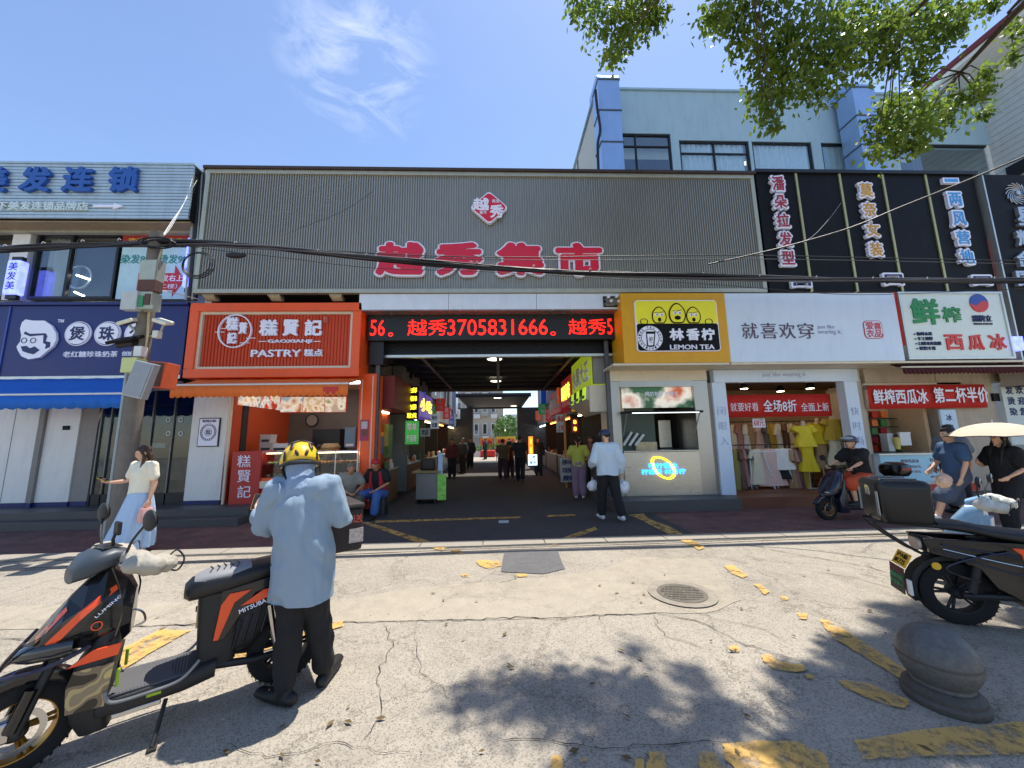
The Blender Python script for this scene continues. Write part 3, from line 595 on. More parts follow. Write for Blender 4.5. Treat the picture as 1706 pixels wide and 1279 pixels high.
bx(x0, x1, Yb, Yb + .6, z0, z1).obj('box', BLUE, t, bevel=.01); bx(x0, x1 + .02, Yb - .06, Yb + .6, z1 + .002, z1 + .07).obj('top_lip', BLUE, t, bevel=.006)
bx(x0, x1, Yb - .03, Yb - .002, z0 - .06, z0 + .02).obj('bottom_rail', ALU, t); bx(FX(8, 570, Yb) - .015, FX(8, 570, Yb) + .015, Yb - .02, Yb - .002, z0 + .03, z1 - .02).obj('seam', M('navy_light', '#3550a0', .4), t)
def pp(pts, Y, mb=None, d=.02): return (mb or MB()).prism([(FX(a, b_, Y), Y, FZ(a, b_, Y)) for a, b_ in pts], (0, 0, 0), (0, -d, 0))
head = [(38, 548), (41, 538), (47, 533), (60, 535), (78, 535), (90, 543), (97, 555), (98, 566), (92, 578), (82, 586), (70, 596), (52, 599), (40, 594), (34, 584), (32, 578), (38, 570), (40, 560)]
hv = pp(head, Yb, d=.05).obj('face_emblem', LETW, t)
NV = M('navy_print', '#13245e', .5, var=.04)
pp([(42, 552), (50, 556), (76, 555), (79, 560), (76, 568), (84, 570), (83, 578), (75, 581), (77, 574), (72, 571), (73, 558), (50, 560), (40, 556)], Yb - .052, d=.006).obj('hair_line', NV, hv)
pp([(35, 577), (44, 576), (50, 580), (58, 577), (66, 583), (56, 590), (47, 588), (38, 585)], Yb - .052, d=.006).obj('moustache', NV, hv)
for a in (45, 60): ring(MB(), FX(a, 568, Yb), FZ(a, 568, Yb), .05, .064, Yb - .052, .006, 24).obj('spectacle', NV, hv)
for ch, cxp in (('煲', 132), ('珠', 181), ('公', 231)):
    r_ = FX(cxp + 19, 556, Yb) - FX(cxp, 556, Yb); xx, zz = FX(cxp, 556, Yb), FZ(cxp, 556, Yb)
    o = disc(MB(), xx, zz, r_, Yb, .04).obj('round_plate', LETW, t); ring(MB(), xx, zz, r_ + .02, r_ + .035, Yb, .03).obj('outer_ring', LETW, o)
    text(MB(), ch, xx - r_ * .66, xx + r_ * .66, zz - r_ * .66, zz + r_ * .66, Yb - .041, .008, .02).obj('character', NV, o)
text(MB(), '老红糖珍珠奶茶', FX(106, 590, Yb), FX(197, 589, Yb), FZ(150, 595, Yb), FZ(150, 585, Yb), Yb, .015, .01).obj('small_lettering', LETW, t)
text(MB(), '创始店', FX(204, 588, Yb), FX(232, 588, Yb), FZ(215, 593, Yb), FZ(215, 585, Yb), Yb, .015, .01).obj('small_lettering', LETW, t)
text(MB(), '™', FX(97, 534, Yb), FX(107, 534, Yb), FZ(100, 537, Yb), FZ(100, 532, Yb), Yb, .01, 0).obj('trademark', LETW, t)
def awning(name, lb, pxl, pxr, yb, Yb_, yf, Yf, drop, m_, mv, bar, scal=.22, cat='awning'):
    x0, x1 = FX(pxl, yf, Yf), FX(pxr, yf, Yf); xm = (pxl + pxr) / 2; zb, zf = FZ(xm, yb, Yb_), FZ(xm, yf, Yf)
    t = T(name, lb, cat, ((x0 + x1) / 2, Yb_, zf)); n = 24; mb = MB(); vs = []
    for i in range(n + 1):
        for j in range(5):
            u, v = i / n, j / 4; x = x0 + (x1 - x0) * u; y = Yb_ + (Yf - Yb_) * v; z = zb + (zf - zb) * v - .03 * math.sin(math.pi * v) + .006 * math.sin(i * 1.9)
            vs.append((x, y, z))
    mb.add(vs, [(i * 5 + j, i * 5 + j + 1, (i + 1) * 5 + j + 1, (i + 1) * 5 + j) for i in range(n) for j in range(4)])
    o = mb.obj('canopy_cloth', m_, t, smooth=True); s_ = o.modifiers.new('s', 'SOLIDIFY'); s_.thickness = .006
    mb = MB(); k = int((x1 - x0) / scal) * 8; vs = []
    for i in range(k + 1):
        x = x0 + (x1 - x0) * i / k; yy = Yf - .012 - .02 * abs(math.sin(i * .37)); s2 = abs(math.sin(math.pi * i / 8)) * .035
        vs += [(x, Yf - .012, zf - .02), (x, yy, zf - drop - s2)]
    mb.add(vs, [(2 * i, 2 * i + 1, 2 * i + 3, 2 * i + 2) for i in range(k)]); o = mb.obj('valance', mv, t, smooth=True); s_ = o.modifiers.new('s', 'SOLIDIFY'); s_.thickness = .005
    MB().tube([(x0, Yf, zf), (x1, Yf, zf)], .022).obj('front_bar', bar, t, smooth=True)
    for x in (x0 + .3, x1 - .3): MB().tube([(x, Yb_, zb - .15), (x + .02, (Yb_ + Yf) / 2, zf - .05), (x, Yf, zf - .02)], .018).obj('folding_arm', ALU, t)
    return t
def cloth(name, c): 
    m = M(name, c, .85, var=.08, scale=2.5, bump=.25, bscale=5, stretch=(3, 1, 1)); 
    tn = m.node_tree; b = tn.nodes['Principled BSDF']; o = tn.nodes['Material Output']; s = tn.nodes.new('ShaderNodeMixShader'); s.inputs[0].default_value = .4; q = tn.nodes.new('ShaderNodeBsdfTranslucent'); q.inputs[0].default_value = (*[min(1, x * 1.3) for x in H(c)], 1)
    tn.links.new(b.outputs[0], s.inputs[1]); tn.links.new(q.outputs[0], s.inputs[2]); tn.links.new(s.outputs[0], o.inputs[0]); return m
BC = cloth('blue_awning_cloth', '#3584dc'); OC = cloth('orange_awning_cloth', '#ff9448')
awning('blue_awning', 'bright blue folding awning with scalloped edge over the milk tea shop', -120, 228, 630, 8.6, 657, 7.75, .27, BC, BC, WHITE)
awning('orange_awning', 'orange folding awning with scalloped edge over the pastry shop counter', 286, 581, 629, 8.66, 640, 7.9, .24, OC, OC, WHITE, .12)
rb(538, 644, 563, 656, 7.87, .008, RED, 'small_red_tag', None, kind='structure')
YF = 8.95
ST(bx(-24, FX(384, 760, YF), YF + .3, YF + .5, .3, FZ(200, 628, YF)), 'back_wall', M('dim_shop_wall', '#2c2a28', .8, var=.2))
def panel(a, b_, y0, y1, lb, m_=WHITE, Y=YF, name='wall_panel', d=.12, skirt=True):
    x0, x1, z0, z1 = RC(a, y0, b_, y1, Y); z0 = .3
    t = T(name, lb, 'wall panel', ((x0 + x1) / 2, Y, z0)); bx(x0, x1, Y, Y + d, z0 + (.1 if skirt else 0), z1).obj('board', m_, t, bevel=.004)
    if skirt: bx(x0, x1, Y - .005, Y + d, z0, z0 + .098).obj('skirting', NV, t)
    return t
p = panel(-160, 58, 640, 838, 'white hinged panel at the far left edge under the blue awning'); x = FX(14, 760, YF); bx(x - .006, x + .006, YF - .004, YF - .001, .42, 2.6).obj('door_seam', M('seam_grey', '#77776f', .6), p)
panel(58.4, 67, 640, 838, 'narrow grey upright strip between the two white panels at left', M('mid_grey', '#84827d', .6), YF - .06)
p = panel(67.5, 127, 640, 838, 'white panel with a small black card reader left of the grey recess'); rb(104, 709, 114, 716, YF - .03, .03, BLACK, 'card_reader', p)
panel(127.5, 158, 640, 838, 'grey beige side panel beside the dark display window at left', M('greige', '#8e8983', .7), YF + .03)
x0, x1, z0, z1 = RC(159, 640, 315, 838, YF); z0 = .3
t = T('display_window', 'dark glazed shop window with aluminium mullions behind the utility pole', 'shop window', ((x0 + x1) / 2, YF, z0))
for px in (159.5, 176, 205, 246, 282, 314): x = FX(px, 760, YF); bx(x - .014, x + .014, YF, YF + .06, z0, z1).obj('mullion', M('mullion_grey', '#6b6e6e', .4, .6), t)
bx(x0, x1, YF + .03, YF + .04, z0 + .25, z1).obj('glass', GLS, t); bx(x0, x1, YF, YF + .1, z0, z0 + .248).obj('sill', DARK, t)
rb(160, 690, 200, 790, YF + .15, .02, M('faded_collage', '#5c6f7a', .6, var=.6, scale=4), 'window_collage', t); rb(252, 765, 310, 800, YF + .15, .02, M('faded_collage2', '#8a6a52', .6, var=.7, scale=5), 'food_collage', t); rb(249, 738, 275, 746, YF + .12, .02, WHITE, 'shelf_box', t)
for i, (px, py) in enumerate(((279, 699), (300, 699), (279, 722), (300, 722))): ring(MB(), FX(px, py, YF), FZ(px, py, YF), .04, .05, YF + .02, .004, 20).obj('round_sticker', LETW, t); 
rb(211, 635, 300, 650, YF - .1, .08, M('grey_strip_sign', '#a7a6a0', .5), 'strip_sign', t); text(MB(), '珍珠奶茶', FX(248, 643, YF - .1), FX(290, 643, YF - .1), FZ(270, 648, YF - .1), FZ(270, 638, YF - .1), YF - .1, .01, .02).obj('strip_lettering', NV, t)
rr = random.Random(11)
for i in range(7):
    px = rr.uniform(165, 305); x = FX(px, 800, YF + .2); h = rr.uniform(.15, .4); r_ = rr.uniform(.05, .1)
    MB().lathe([(r_ * .8, 0), (r_, h * .2), (r_, h * .8), (r_ * .5, h)], (x, YF + .22, .8), 12).solo('storage_jar', ['amber jar', 'blue jar', 'white jar', 'dark jar', 'green jar', 'cream jar', 'brown jar'][i] + ' on the low shelf in the dark milk tea window', 'jar', [M('jar%d' % i, ['#a8742c', '#35609a', '#c9c9c0', '#2e2a28', '#4c7040', '#c9b68a', '#6a4226'][i], .4)], smooth=True)
ST(bx(x0, x1, YF + .11, YF + .29, .3, .8), 'window_shelf', DARKIN)
x0, x1, z0, z1 = RC(316, 640, 375, 832, 8.85)
t = T('white_pier', 'white pier with navy skirting between the dark window and the orange shop', 'pier', ((x0 + x1) / 2, 8.85, .3)); bx(x0, x1, 8.85, 9.3, .38, z1).obj('board', WHITE, t, bevel=.005); bx(x0 - .005, x1 + .005, 8.845, 9.3, .3, .378).obj('skirting', NV, t)
x0, x1, z0, z1 = RC(329, 696, 364, 744, 8.8)
t = T('round_emblem_notice', 'framed white notice with a round black emblem on the white pier', 'notice', ((x0 + x1) / 2, 8.8, z0)); bx(x0, x1, 8.82, 8.849, z0, z1).obj('frame', DARK, t); bx(x0 + .02, x1 - .02, 8.81, 8.819, z0 + .02, z1 - .02).obj('sheet', LETW, t)
xc, zc = (x0 + x1) / 2, (z0 + z1) / 2; mb = MB()
for r_ in (.19, .15, .08): ring(mb, xc, zc, r_, r_ + .008, 8.809, .004, 32, .9)
for k in range(24):
    a = 2 * math.pi * k / 24; mb.box(xc + .16 * math.cos(a) - .006, xc + .16 * math.cos(a) + .006, 8.803, 8.809, zc + .17 * math.sin(a) - .012, zc + .17 * math.sin(a) + .012)
mb.obj('round_emblem', NV, t, kind='stuff'); text(MB(), '糕', xc - .05, xc + .05, zc - .05, zc + .05, 8.809, .005, .01).obj('centre_character', NV, t); text(MB(), '糕賢記點', x0 + .08, x1 - .08, z1 - .1, z1 - .04, 8.809, .005, .01).obj('top_lettering', NV, t)
x = FX(380, 740, 8.8); MB().tube([(x, 8.8, .3), (x, 8.8, FZ(380, 650, 8.8))], .03).solo('downpipe', 'thin pale downpipe between the white pier and the orange shop', 'pipe', [CREAM], smooth=True)
Yo = 8.45
x0, x1, z0, z1 = RC(310.5, 504, 600, 628, Yo); x0 = FX(311, 566, Yo)
t = T('pastry_sign', 'bright orange pastry shop sign box with ribbed red panel and white characters', 'shop sign', ((x0 + x1) / 2, Yo, z0))
b_ = .2
MB().frame(x0, x1, z0, z1, Yo, Yo + .13, b_).obj('border', ORANGE, t, bevel=.01); bx(x0, x1, Yo + .131, Yo + .62, z0, z1).obj('box', ORANGE, t)
MB().frame(x0 + b_, x1 - b_, z0 + b_, z1 - b_, Yo + .05, Yo + .12, .06).obj('cream_frame', CREAM, t)
mb = MB(); xa = x0 + b_ + .062
while xa < x1 - b_ - .1: mb.lathe([(.03, z0 + b_ + .062), (.03, z1 - b_ - .062)], (xa + .035, Yo + .125, 0), 8); xa += .075
mb.obj('ribbed_panel', M('rust_rib', '#c4421c', .5, var=.08), t, kind='stuff')
yt = Yo + .09
def st(body, a, b2, c, d_, bold=.02, nm='character', m_=LETW, dd=.05): return text(MB(), body, FX(a, (c + d_) / 2, yt), FX(b2, (c + d_) / 2, yt), FZ((a + b2) / 2, d_, yt), FZ((a + b2) / 2, c, yt), yt, dd, bold).obj(nm, m_, t)
for ch, a, b2 in (('糕', 434, 464), ('賢', 473, 499), ('記', 509, 538)): st(ch, a, b2, 533, 560, .035)
st('GAOXIANJI', 448, 521, 566, 573, .02, 'latin_lettering'); st('PASTRY', 420, 503, 583, 595, .02, 'latin_lettering'); st('糕点', 508, 539, 582, 594, .02, 'small_characters')
for a, b2 in ((432, 445), (523, 535)): p, q = F(a, 569, yt), F(b2, 569, yt); bx(p.x, q.x, yt - .03, yt, p.z - .008, p.z + .008).obj('dash', LETW, t)
xc, zc = FX(393, 552, yt), FZ(393, 552, yt); em = ring(MB(), xc, zc, .375, .4, yt, .05, 48, .95).obj('ring_emblem', LETW, t)
for ch, a, b2, c, d_ in (('糕', 378, 398, 529, 551), ('賢', 400, 413, 538, 557), ('記', 382, 397, 554, 573)): text(MB(), ch, FX(a, 550, yt), FX(b2, 550, yt), FZ(395, d_, yt), FZ(395, c, yt), yt, .05, .04).obj('emblem_character', LETW, em)
for a, y_ in ((358, 553), (366, 547), (400, 571), (410, 563)): p, q = F(a, y_, yt), F(a + 16, y_, yt); MB().tube([p, q], .01, 6).obj('cloud_line', LETW, em)
st('®', 540, 546, 528, 538, 0, 'registered_mark', M('pale_red', '#e08a78', .5))
xl, xr = FX(384, 740, YF), FX(597, 740, YF); Yk = 11.3; zt = FZ(490, 628, 8.95)
OIN = M('orange_inner_wall', '#b8481f', .55, var=.08); 
ST(bx(xl - .1, xl, YF, Yk, .28, zt), 'left_shop_wall', OIN); ST(bx(xr, xr + .04, 9.36, Yk, .0, zt), 'right_shop_wall', OIN); ST(bx(xl, xr, Yk, Yk + .1, .28, zt), 'back_shop_wall', M('grey_kitchen', '#5d564e', .6, var=.25, scale=2)); ST(bx(xl, xr, YF - .02, Yk, zt, zt + .1), 'shop_ceiling', CREAM)
CL = lamp('ceiling_panel_light', '#f4f7ff', 4.5)
for i, px in enumerate((500, 548, 590)):
    x = FX(px, 650, 9.6); tt = T('ceiling_light', ['square ceiling light panel over the left part of the pastry counter', 'square ceiling light panel over the middle of the pastry counter', 'square ceiling light panel at the right end over the pastry counter'][i], 'ceiling light', (x, 9.7, zt - .02), group='ceiling lights in the pastry shop')
    bx(x - .28, x + .28, 9.45, 10.0, zt - .02, zt - .002).obj('diffuser', CL, tt); MB().frame(x - .3, x + .3, 9.43 - 9.43, .01, 0, .001, .001) ; bx(x - .3, x + .3, 9.42, 9.448, zt - .03, zt - .001).obj('trim', ALU, tt)
x0, x1, z0, z1 = RC(595.5, 622, 624, 832, 8.85); z0 = .28
t = T('orange_pier', 'orange pier with thin cream lines right of the pastry counter', 'pier', ((x0 + x1) / 2, 8.85, z0)); bx(x0, x1, 8.85, 9.35, z0, z1).obj('panel', ORANGE, t, bevel=.01)
for px in (600, 618): x = FX(px, 730, 8.85); bx(x - .012, x + .012, 8.842, 8.849, z0, z1 - .05).obj('cream_line', CREAM, t)
x0, x1, z0, z1 = RC(600, 699, 614, 734, 8.84)
t = T('pink_poster', 'small pink poster on the orange pier above the seated old man', 'poster', ((x0 + x1) / 2, 8.83, z0)); bx(x0, x1, 8.83, 8.84, z0, z1).obj('sheet', M('magenta_sheet', '#a8345a', .5, var=.1), t); rb(602, 702, 612, 714, 8.825, .004, M('grey_print', '#b8b8b8', .6, var=.4, scale=50), 'picture', t); rb(602, 716, 612, 726, 8.825, .004, M('brown_print', '#6d4a40', .6, var=.5, scale=50), 'picture', t)
zc_ = FZ(500, 797, 8.75); x0, x1 = FX(434, 800, 8.75), FX(596, 800, 8.75)
t = T('pastry_counter', 'glass display counter with pastries on red base under the orange awning', 'display counter', ((x0 + x1) / 2, 8.75, .28))
zd, ze, zg = FZ(500, 800, 8.75), FZ(500, 812, 8.75), FZ(500, 753, 8.75)
bx(x0, x1, 8.78, 9.4, .28, ze).obj('red_base', RED, t, bevel=.006); bx(x0, x1, 8.72, 9.42, ze, zd).obj('cream_band', CREAM, t, bevel=.006); bx(x0, x1, 8.76, 9.4, zd, zd + .07).obj('tray_deck', ORANGE, t)
bx(x0, x1, 8.75, 8.757, zd + .07, zg).obj('front_glass', GLS, t); bx(x0, x1, 8.75, 9.35, zg, zg + .012).obj('top_glass', GLS, t); zs = (zd + zg) / 2 + .03; bx(x0, x1, 8.8, 9.3, zs, zs + .012).obj('glass_shelf', GLS, t)
for px in (434, 498, 558, 595): x = FX(px, 780, 8.75); bx(x - .01, x + .01, 8.745, 8.77, zd + .07, zg + .02).obj('glass_post', ALU, t)
MB().tube([(x0, 8.75, zg + .01), (x1, 8.75, zg + .01)], .012).obj('top_rail', ALU, t); bx(x0 + .05, x1 - .05, 8.8, 8.83, zg - .03, zg - .012).obj('light_strip', lamp('added_counter_glow', '#ffd9a0', 14), t)  # glowing strip added inside the counter to brighten the pastries
rr = random.Random(4); i = 0; PAS = [M('bun_gold', '#d9963c', .6, var=.25, scale=20), M('bun_brown', '#9a5a24', .6, var=.25, scale=20), M('bun_cream', '#e8d8a8', .6, var=.15, scale=20), M('bun_green', '#8aa05a', .6, var=.2)]
bun = [MB().ell((0, 0, .03), (.055, .045, .035), 10, 6).mesh('bun', smooth=True, mats=[m]) for m in PAS]
for zz in (zd + .071, zs + .013):
    xx = x0 + .1
    while xx < x1 - .08:
        for yy in (8.88, 9.03, 9.18):
            o = bpy.data.objects.new('bun', bun[int((xx - x0) * 1.6 + yy * 3) % 4]); col.objects.link(o); o.parent = t; o.location = Vector((xx + rr.uniform(-.02, .02), yy, zz)) - Vector(LOC[t.name]); o.rotation_euler = (0, 0, rr.uniform(0, 3))
        xx += .135
x0, x1, z0, z1 = RC(384, 752, 433, 832, 8.72); z0 = .28
t = T('red_end_panel', 'red end panel of the pastry counter with three white vertical characters', 'panel', ((x0 + x1) / 2, 8.72, z0)); bx(x0, x1, 8.72, 9.3, z0, z1).obj('panel', M('brick_red', '#b5322a', .5, var=.08), t, bevel=.008)
for ch, yy in (('糕', 768), ('賢', 793), ('記', 819)): text(MB(), ch, FX(396, yy, 8.72), FX(418, yy, 8.72), FZ(405, yy + 10, 8.72), FZ(405, yy - 10, 8.72), 8.719, .012, 0).obj('character', LETW, t)
def foodmat(name, a, b2, s_):
    m = bpy.data.materials.new(name); m.use_nodes = True; tn = m.node_tree; l = tn.links.new; b = tn.nodes['Principled BSDF']
    tc = tn.nodes.new('ShaderNodeTexCoord'); v = tn.nodes.new('ShaderNodeTexVoronoi'); v.inputs['Scale'].default_value = s_; v.feature = 'SMOOTH_F1'; l(tc.outputs['Object'], v.inputs['Vector'])
    n = tn.nodes.new('ShaderNodeTexNoise'); n.inputs['Scale'].default_value = s_ * 3; l(tc.outputs['Object'], n.inputs['Vector'])
    r = tn.nodes.new('ShaderNodeValToRGB'); r.color_ramp.elements[0].position = .15; r.color_ramp.elements[0].color = (*H(a), 1); r.color_ramp.elements[1].position = .62; r.color_ramp.elements[1].color = (*H(b2), 1)
    e = r.color_ramp.elements.new(.42); e.color = (*H('#f3ead8'), 1); s2 = tn.nodes.new('ShaderNodeMath'); s2.operation = 'MULTIPLY_ADD'; s2.inputs[1].default_value = .35; l(n.outputs['Fac'], s2.inputs[0]); l(v.outputs['Distance'], s2.inputs[2])
    sb = tn.nodes.new('ShaderNodeMath'); sb.operation = 'SUBTRACT'; sb.inputs[1].default_value = .12; l(s2.outputs[0], sb.inputs[0])
    l(sb.outputs[0], r.inputs['Fac']); l(r.outputs['Color'], b.inputs['Base Color']); l(r.outputs['Color'], b.inputs['Emission Color']); b.inputs['Emission Strength'].default_value = .28; b.inputs['Roughness'].default_value = .4
    return m
x0, x1, z0, z1 = RC(468, 660, 576, 687, 9.05)
t = T('menu_board', 'lit menu board with food photographs over the pastry counter', 'menu board', ((x0 + x1) / 2, 9.05, z0)); bx(x0, x1, 9.06, 9.12, z0, z1).obj('case', RED, t)
for i, (a, b2, m_) in enumerate(((468, 504, foodmat('food_plate', '#b06a30', '#9fb4bd', 5)), (505, 540, foodmat('food_rolls', '#c07a1c', '#cfb98f', 9)), (541, 576, foodmat('food_dumplings', '#7a8a3c', '#b8a48c', 6)))): rb(a, 661, b2, 686, 9.052, .006, m_, 'food_picture', t)
c = F(520, 700, Yk - .02); t2 = T('wall_clock', 'dim round clock on the back wall of the pastry kitchen', 'clock', (c.x, c.y, c.z - .2)); disc(MB(), c.x, c.z, .16, Yk - .001, .03).obj('dial', M('grey_dial', '#8b857c', .5), t2); ring(MB(), c.x, c.z, .16, .19, Yk - .001, .05).obj('rim', DARK, t2)
xw = xl + .01; pics = [('#d8a020', '#c9c9c4'), ('#6a3a2a', '#8a8f88'), ('#9ab8c8', '#c2402c'), ('#e0b030', '#b83c28'), ('#a8c8d0', '#b83c28')]
t = T('side_menu', 'row of five food pictures along the left inner wall of the pastry shop', 'menu board', (xw, 9.3, FZ(430, 680, 9.5)))
yy = 9.05
for i, (a, b2) in enumerate(pics):
    w_ = .5 if i == 0 else .36; bx(xw, xw + .03, yy, yy + w_ - .03, 2.55, 3.05).obj('food_picture', foodmat('side_food%d' % i, a, b2, 6), t); yy += w_
def carton(a, y0, b2, y1, Y, d, lb, m_, nm='carton', cat='carton', band=None):
    x0, x1, z0, z1 = RC(a, y0, b2, y1, Y); t = T(nm, lb, cat, ((x0 + x1) / 2, Y, z0)); bx(x0, x1, Y, Y + d, z0, z1).obj('body', m_, t, bevel=.008); bx(x0 - .006, x1 + .006, Y - .006, Y + d + .006, z1 - .035, z1 + .004).obj('lid', m_, t); 
    if band: bx(x0 + .04, x1 - .04, Y - .004, Y, z0 + .03, z0 + .09).obj('printed_band', band, t)
    return t
carton(433, 724, 451, 738, 9.45, .25, 'upper grey carton stacked at the left behind the pastry counter', M('carton_grey', '#a8a59e', .7), band=DARK); carton(432, 738.5, 452, 752, 9.45, .25, 'lower grey carton under another at the left behind the pastry counter', M('carton_grey', '#a8a59e'), band=DARK); carton(453, 739, 478, 752, 9.5, .25, 'flat white carton beside the two stacked grey cartons', WHITE, band=DARK)
carton(574, 712, 592, 745, 9.6, .3, 'white and blue water dispenser at the right end behind the pastry counter', M('dispenser_blue', '#5d7f97', .4), 'water_dispenser', 'dispenser', WHITE)
carton(520, 715, 566, 752, 10.7, .5, 'dark steel kitchen oven standing in the pastry kitchen', M('dark_steel', '#2b2a2a', .35, .6), 'oven', 'oven', ALU)
MB().lathe([(.02, 0), (.2, .02), (.23, .1), (.2, .16), (.17, .2)], (FX(548, 745, 9.6), 9.7, FZ(548, 752, 9.6)), 20).solo('steamer_basket', 'round steamer basket with bread standing behind the pastry glass', 'steamer', [M('bamboo', '#a88a5c', .7, var=.2)], smooth=True)
Yy = 8.2
x0, x1, z0, z1 = RC(1037, 488, 1212, 604, Yy)
YEL = M('mustard_panel', '#d9a014', .45, var=.06, scale=2, dirt=.1)
t = T('lemon_tea_sign', 'mustard yellow box sign with three cartoon lemons and black lower band', 'shop sign', ((x0 + x1) / 2, Yy, z0)); bx(x0, x1, Yy, Yy + .85, z0, z1).obj('box', YEL, t, bevel=.008)
a0, a1, b0, b1 = RC(1058, 501, 1195, 586, Yy)
mb = rrect(MB(), a0, a1, b0, b1, .08, Yy - .001, .05); pl = mb.obj('plate', LETW, t)
mid = FZ(1125, 540, Yy); LEM = M('lemon_yellow', '#f2ea2e', .4, var=.04)
rrect(MB(), a0 + .02, a1 - .02, mid, b1 - .02, .06, Yy - .052, .006).obj('yellow_field', LEM, pl); rrect(MB(), a0 + .02, a1 - .02, b0 + .02, mid, .06, Yy - .0522, .0062).obj('black_field', BLACK, pl)
yl = Yy - .06
def lemon(px, py, w_, h_, n):
    x, z = FX(px, py, yl), FZ(px, py, yl); k = .0133 * 1
    pts = []; 
    for i in range(28):
        a = 2 * math.pi * i / 28; r_ = 1 + (.12 * max(0, math.sin(a)) ** 8); pts.append((x + w_ * k * math.cos(a) * r_, yl, max(z + h_ * k * math.sin(a) * r_, mid + .005)))
    o = MB().prism(pts, (0, 0, 0), (0, -.01 - n * .004, 0)).obj('lemon_outline', BLACK, pl)
    pts = [(x + (p[0] - x) * .86, yl - .0105 - n * .004, max(z + (p[2] - z) * .88, mid + .006)) for p in pts]; o2 = MB().prism(pts, (0, 0, 0), (0, -.004, 0)).obj('lemon_face', LEM, o)
    ye = yl - .015 - n * .004
    for dx in (-4.5, 4): disc(MB(), x + dx * k, z + 3 * k, .04, ye, .002, 14, 1.1).obj('eye', LETW, o); disc(MB(), x + dx * k + .008, z + 2.5 * k, .017, ye - .002, .002, 10).obj('pupil', BLACK, o); MB().tube([(x + dx * k - .05, ye, z + 6.5 * k), (x + dx * k + .05, ye, z + (8 if dx > 0 else 6) * k)], .008, 4).obj('brow', BLACK, o)
    disc(MB(), x, z - 6 * k, .05 if n < 2 else .03, ye, .002, 14, 1.5 if n == 1 else .8).obj('mouth', BLACK, o)
lemon(1098, 527, 13, 16, 0); lemon(1155, 527, 13, 16, 0); lemon(1128, 524, 15, 19, 1)
for px in (1073, 1181): x, z = FX(px, 537, yl), FZ(px, 537, yl); ring(MB(), x, z + .02, .06, .072, yl, .006, 20, 1.3).obj('small_fruit_line', BLACK, pl)
xc, zc = FX(1083, 563, yl), FZ(1083, 563, yl); sl = disc(MB(), xc, zc, .29, yl, .01, 36).obj('round_seal', LETW, pl); ring(MB(), xc, zc, .2, .212, yl - .01, .003, 36).obj('seal_ring', BLACK, sl)
mb = MB()
for i, ch in enumerate('TEA SHOP·LINXIANGNING·'):
    a = R(100 - i * 16.4); X_, Z_ = xc + .25 * math.cos(a), zc + .25 * math.sin(a); U = Vector((math.sin(a), 0, -math.cos(a))); V = Vector((math.cos(a), 0, math.sin(a)))
    if ch in ' ·': continue
    text(mb, ch, -.02, .02, -.025, .025, 0, .003, .02, side=(Vector((X_, yl - .0105, Z_)), U, V))
mb.obj('seal_lettering', BLACK, sl, kind='stuff')
pp([(1076, 552), (1092, 552), (1090, 577), (1078, 577)], yl - .0135, d=.002).obj('cup', BLACK, sl); pp([(1078, 556), (1090, 556), (1088, 575), (1080, 575)], yl - .016, d=.002).obj('cup_fill', LETW, sl); text(MB(), '柠', FX(1081, 565, yl), FX(1087, 565, yl), FZ(1084, 571, yl), FZ(1084, 561, yl), yl - .0185, .002, .01).obj('cup_character', BLACK, sl)
for ch, a, b2 in (('林', 1115, 1139), ('香', 1143, 1165), ('柠', 1168, 1190)): text(MB(), ch, FX(a, 557, yl), FX(b2, 557, yl), FZ(1150, 567, yl), FZ(1150, 547, yl), yl, .02, .035).obj('character', LETW, pl)
text(MB(), 'LEMON TEA', FX(1116, 578, yl), FX(1190, 578, yl), FZ(1150, 582, yl), FZ(1150, 574, yl), yl, .015, .015).obj('latin_lettering', LETW, pl)
ST(bx(FX(1022, 605, 8.2), FX(1186, 620, 8.95), 8.22, 9.05, z0 - .05, z0 - .002), 'sign_soffit', CREAM); 
xk0, xk1 = FX(1022, 730, 8.9), FX(1187, 730, 8.9); zk = FZ(1100, 634, 8.9)
ST(bx(xk0, xk1, 8.9, 9.1, zk, z0 - .052), 'fascia', CREAM)
def spot(px, py, Y, lb, z_=None):
    p = F(px, py, Y); z = z_ if z_ is not None else p.z; t = T('downlight', lb, 'downlight', (p.x, Y, z), group='downlights under the shop signs')
    MB().lathe([(.05, -.004), (.075, -.004), (.075, 0)], (p.x, Y, z), 18).obj('trim', ALU, t); MB().lathe([(.001, -.003), (.05, -.003), (.05, 0)], (p.x, Y, z), 16).obj('lamp', LAMPW, t)
zso = z0 - .0505
spot(1080, 608, 8.5, 'left downlight under the yellow lemon tea sign', zso); spot(1140, 608, 8.5, 'right downlight under the yellow lemon tea sign', zso)
t = T('lemon_tea_kiosk', 'steel lemon tea kiosk with raised dark serving hatch under the yellow sign', 'kiosk', ((xk0 + xk1) / 2, 8.9, .25))
wx0, wx1, wz0, wz1 = RC(1035, 644, 1160, 752, 8.9)
KP = M('kiosk_steel', '#a9a7a1', .32, .8, var=.05, scale=2.5, dirt=.05, stretch=(1, 1, 5))
bx(xk0, wx0, 8.9, 9.9, .25, zk).obj('left_jamb', KP, t, bevel=.01); bx(wx1, xk1, 8.9, 9.9, .25, zk).obj('right_jamb', KP, t, bevel=.01); bx(wx0, wx1, 8.9, 9.0, wz1, zk).obj('lintel', KP, t); bx(wx0, wx1, 8.88, 9.9, .25, wz0).obj('counter_panel', STEEL, t, bevel=.01)
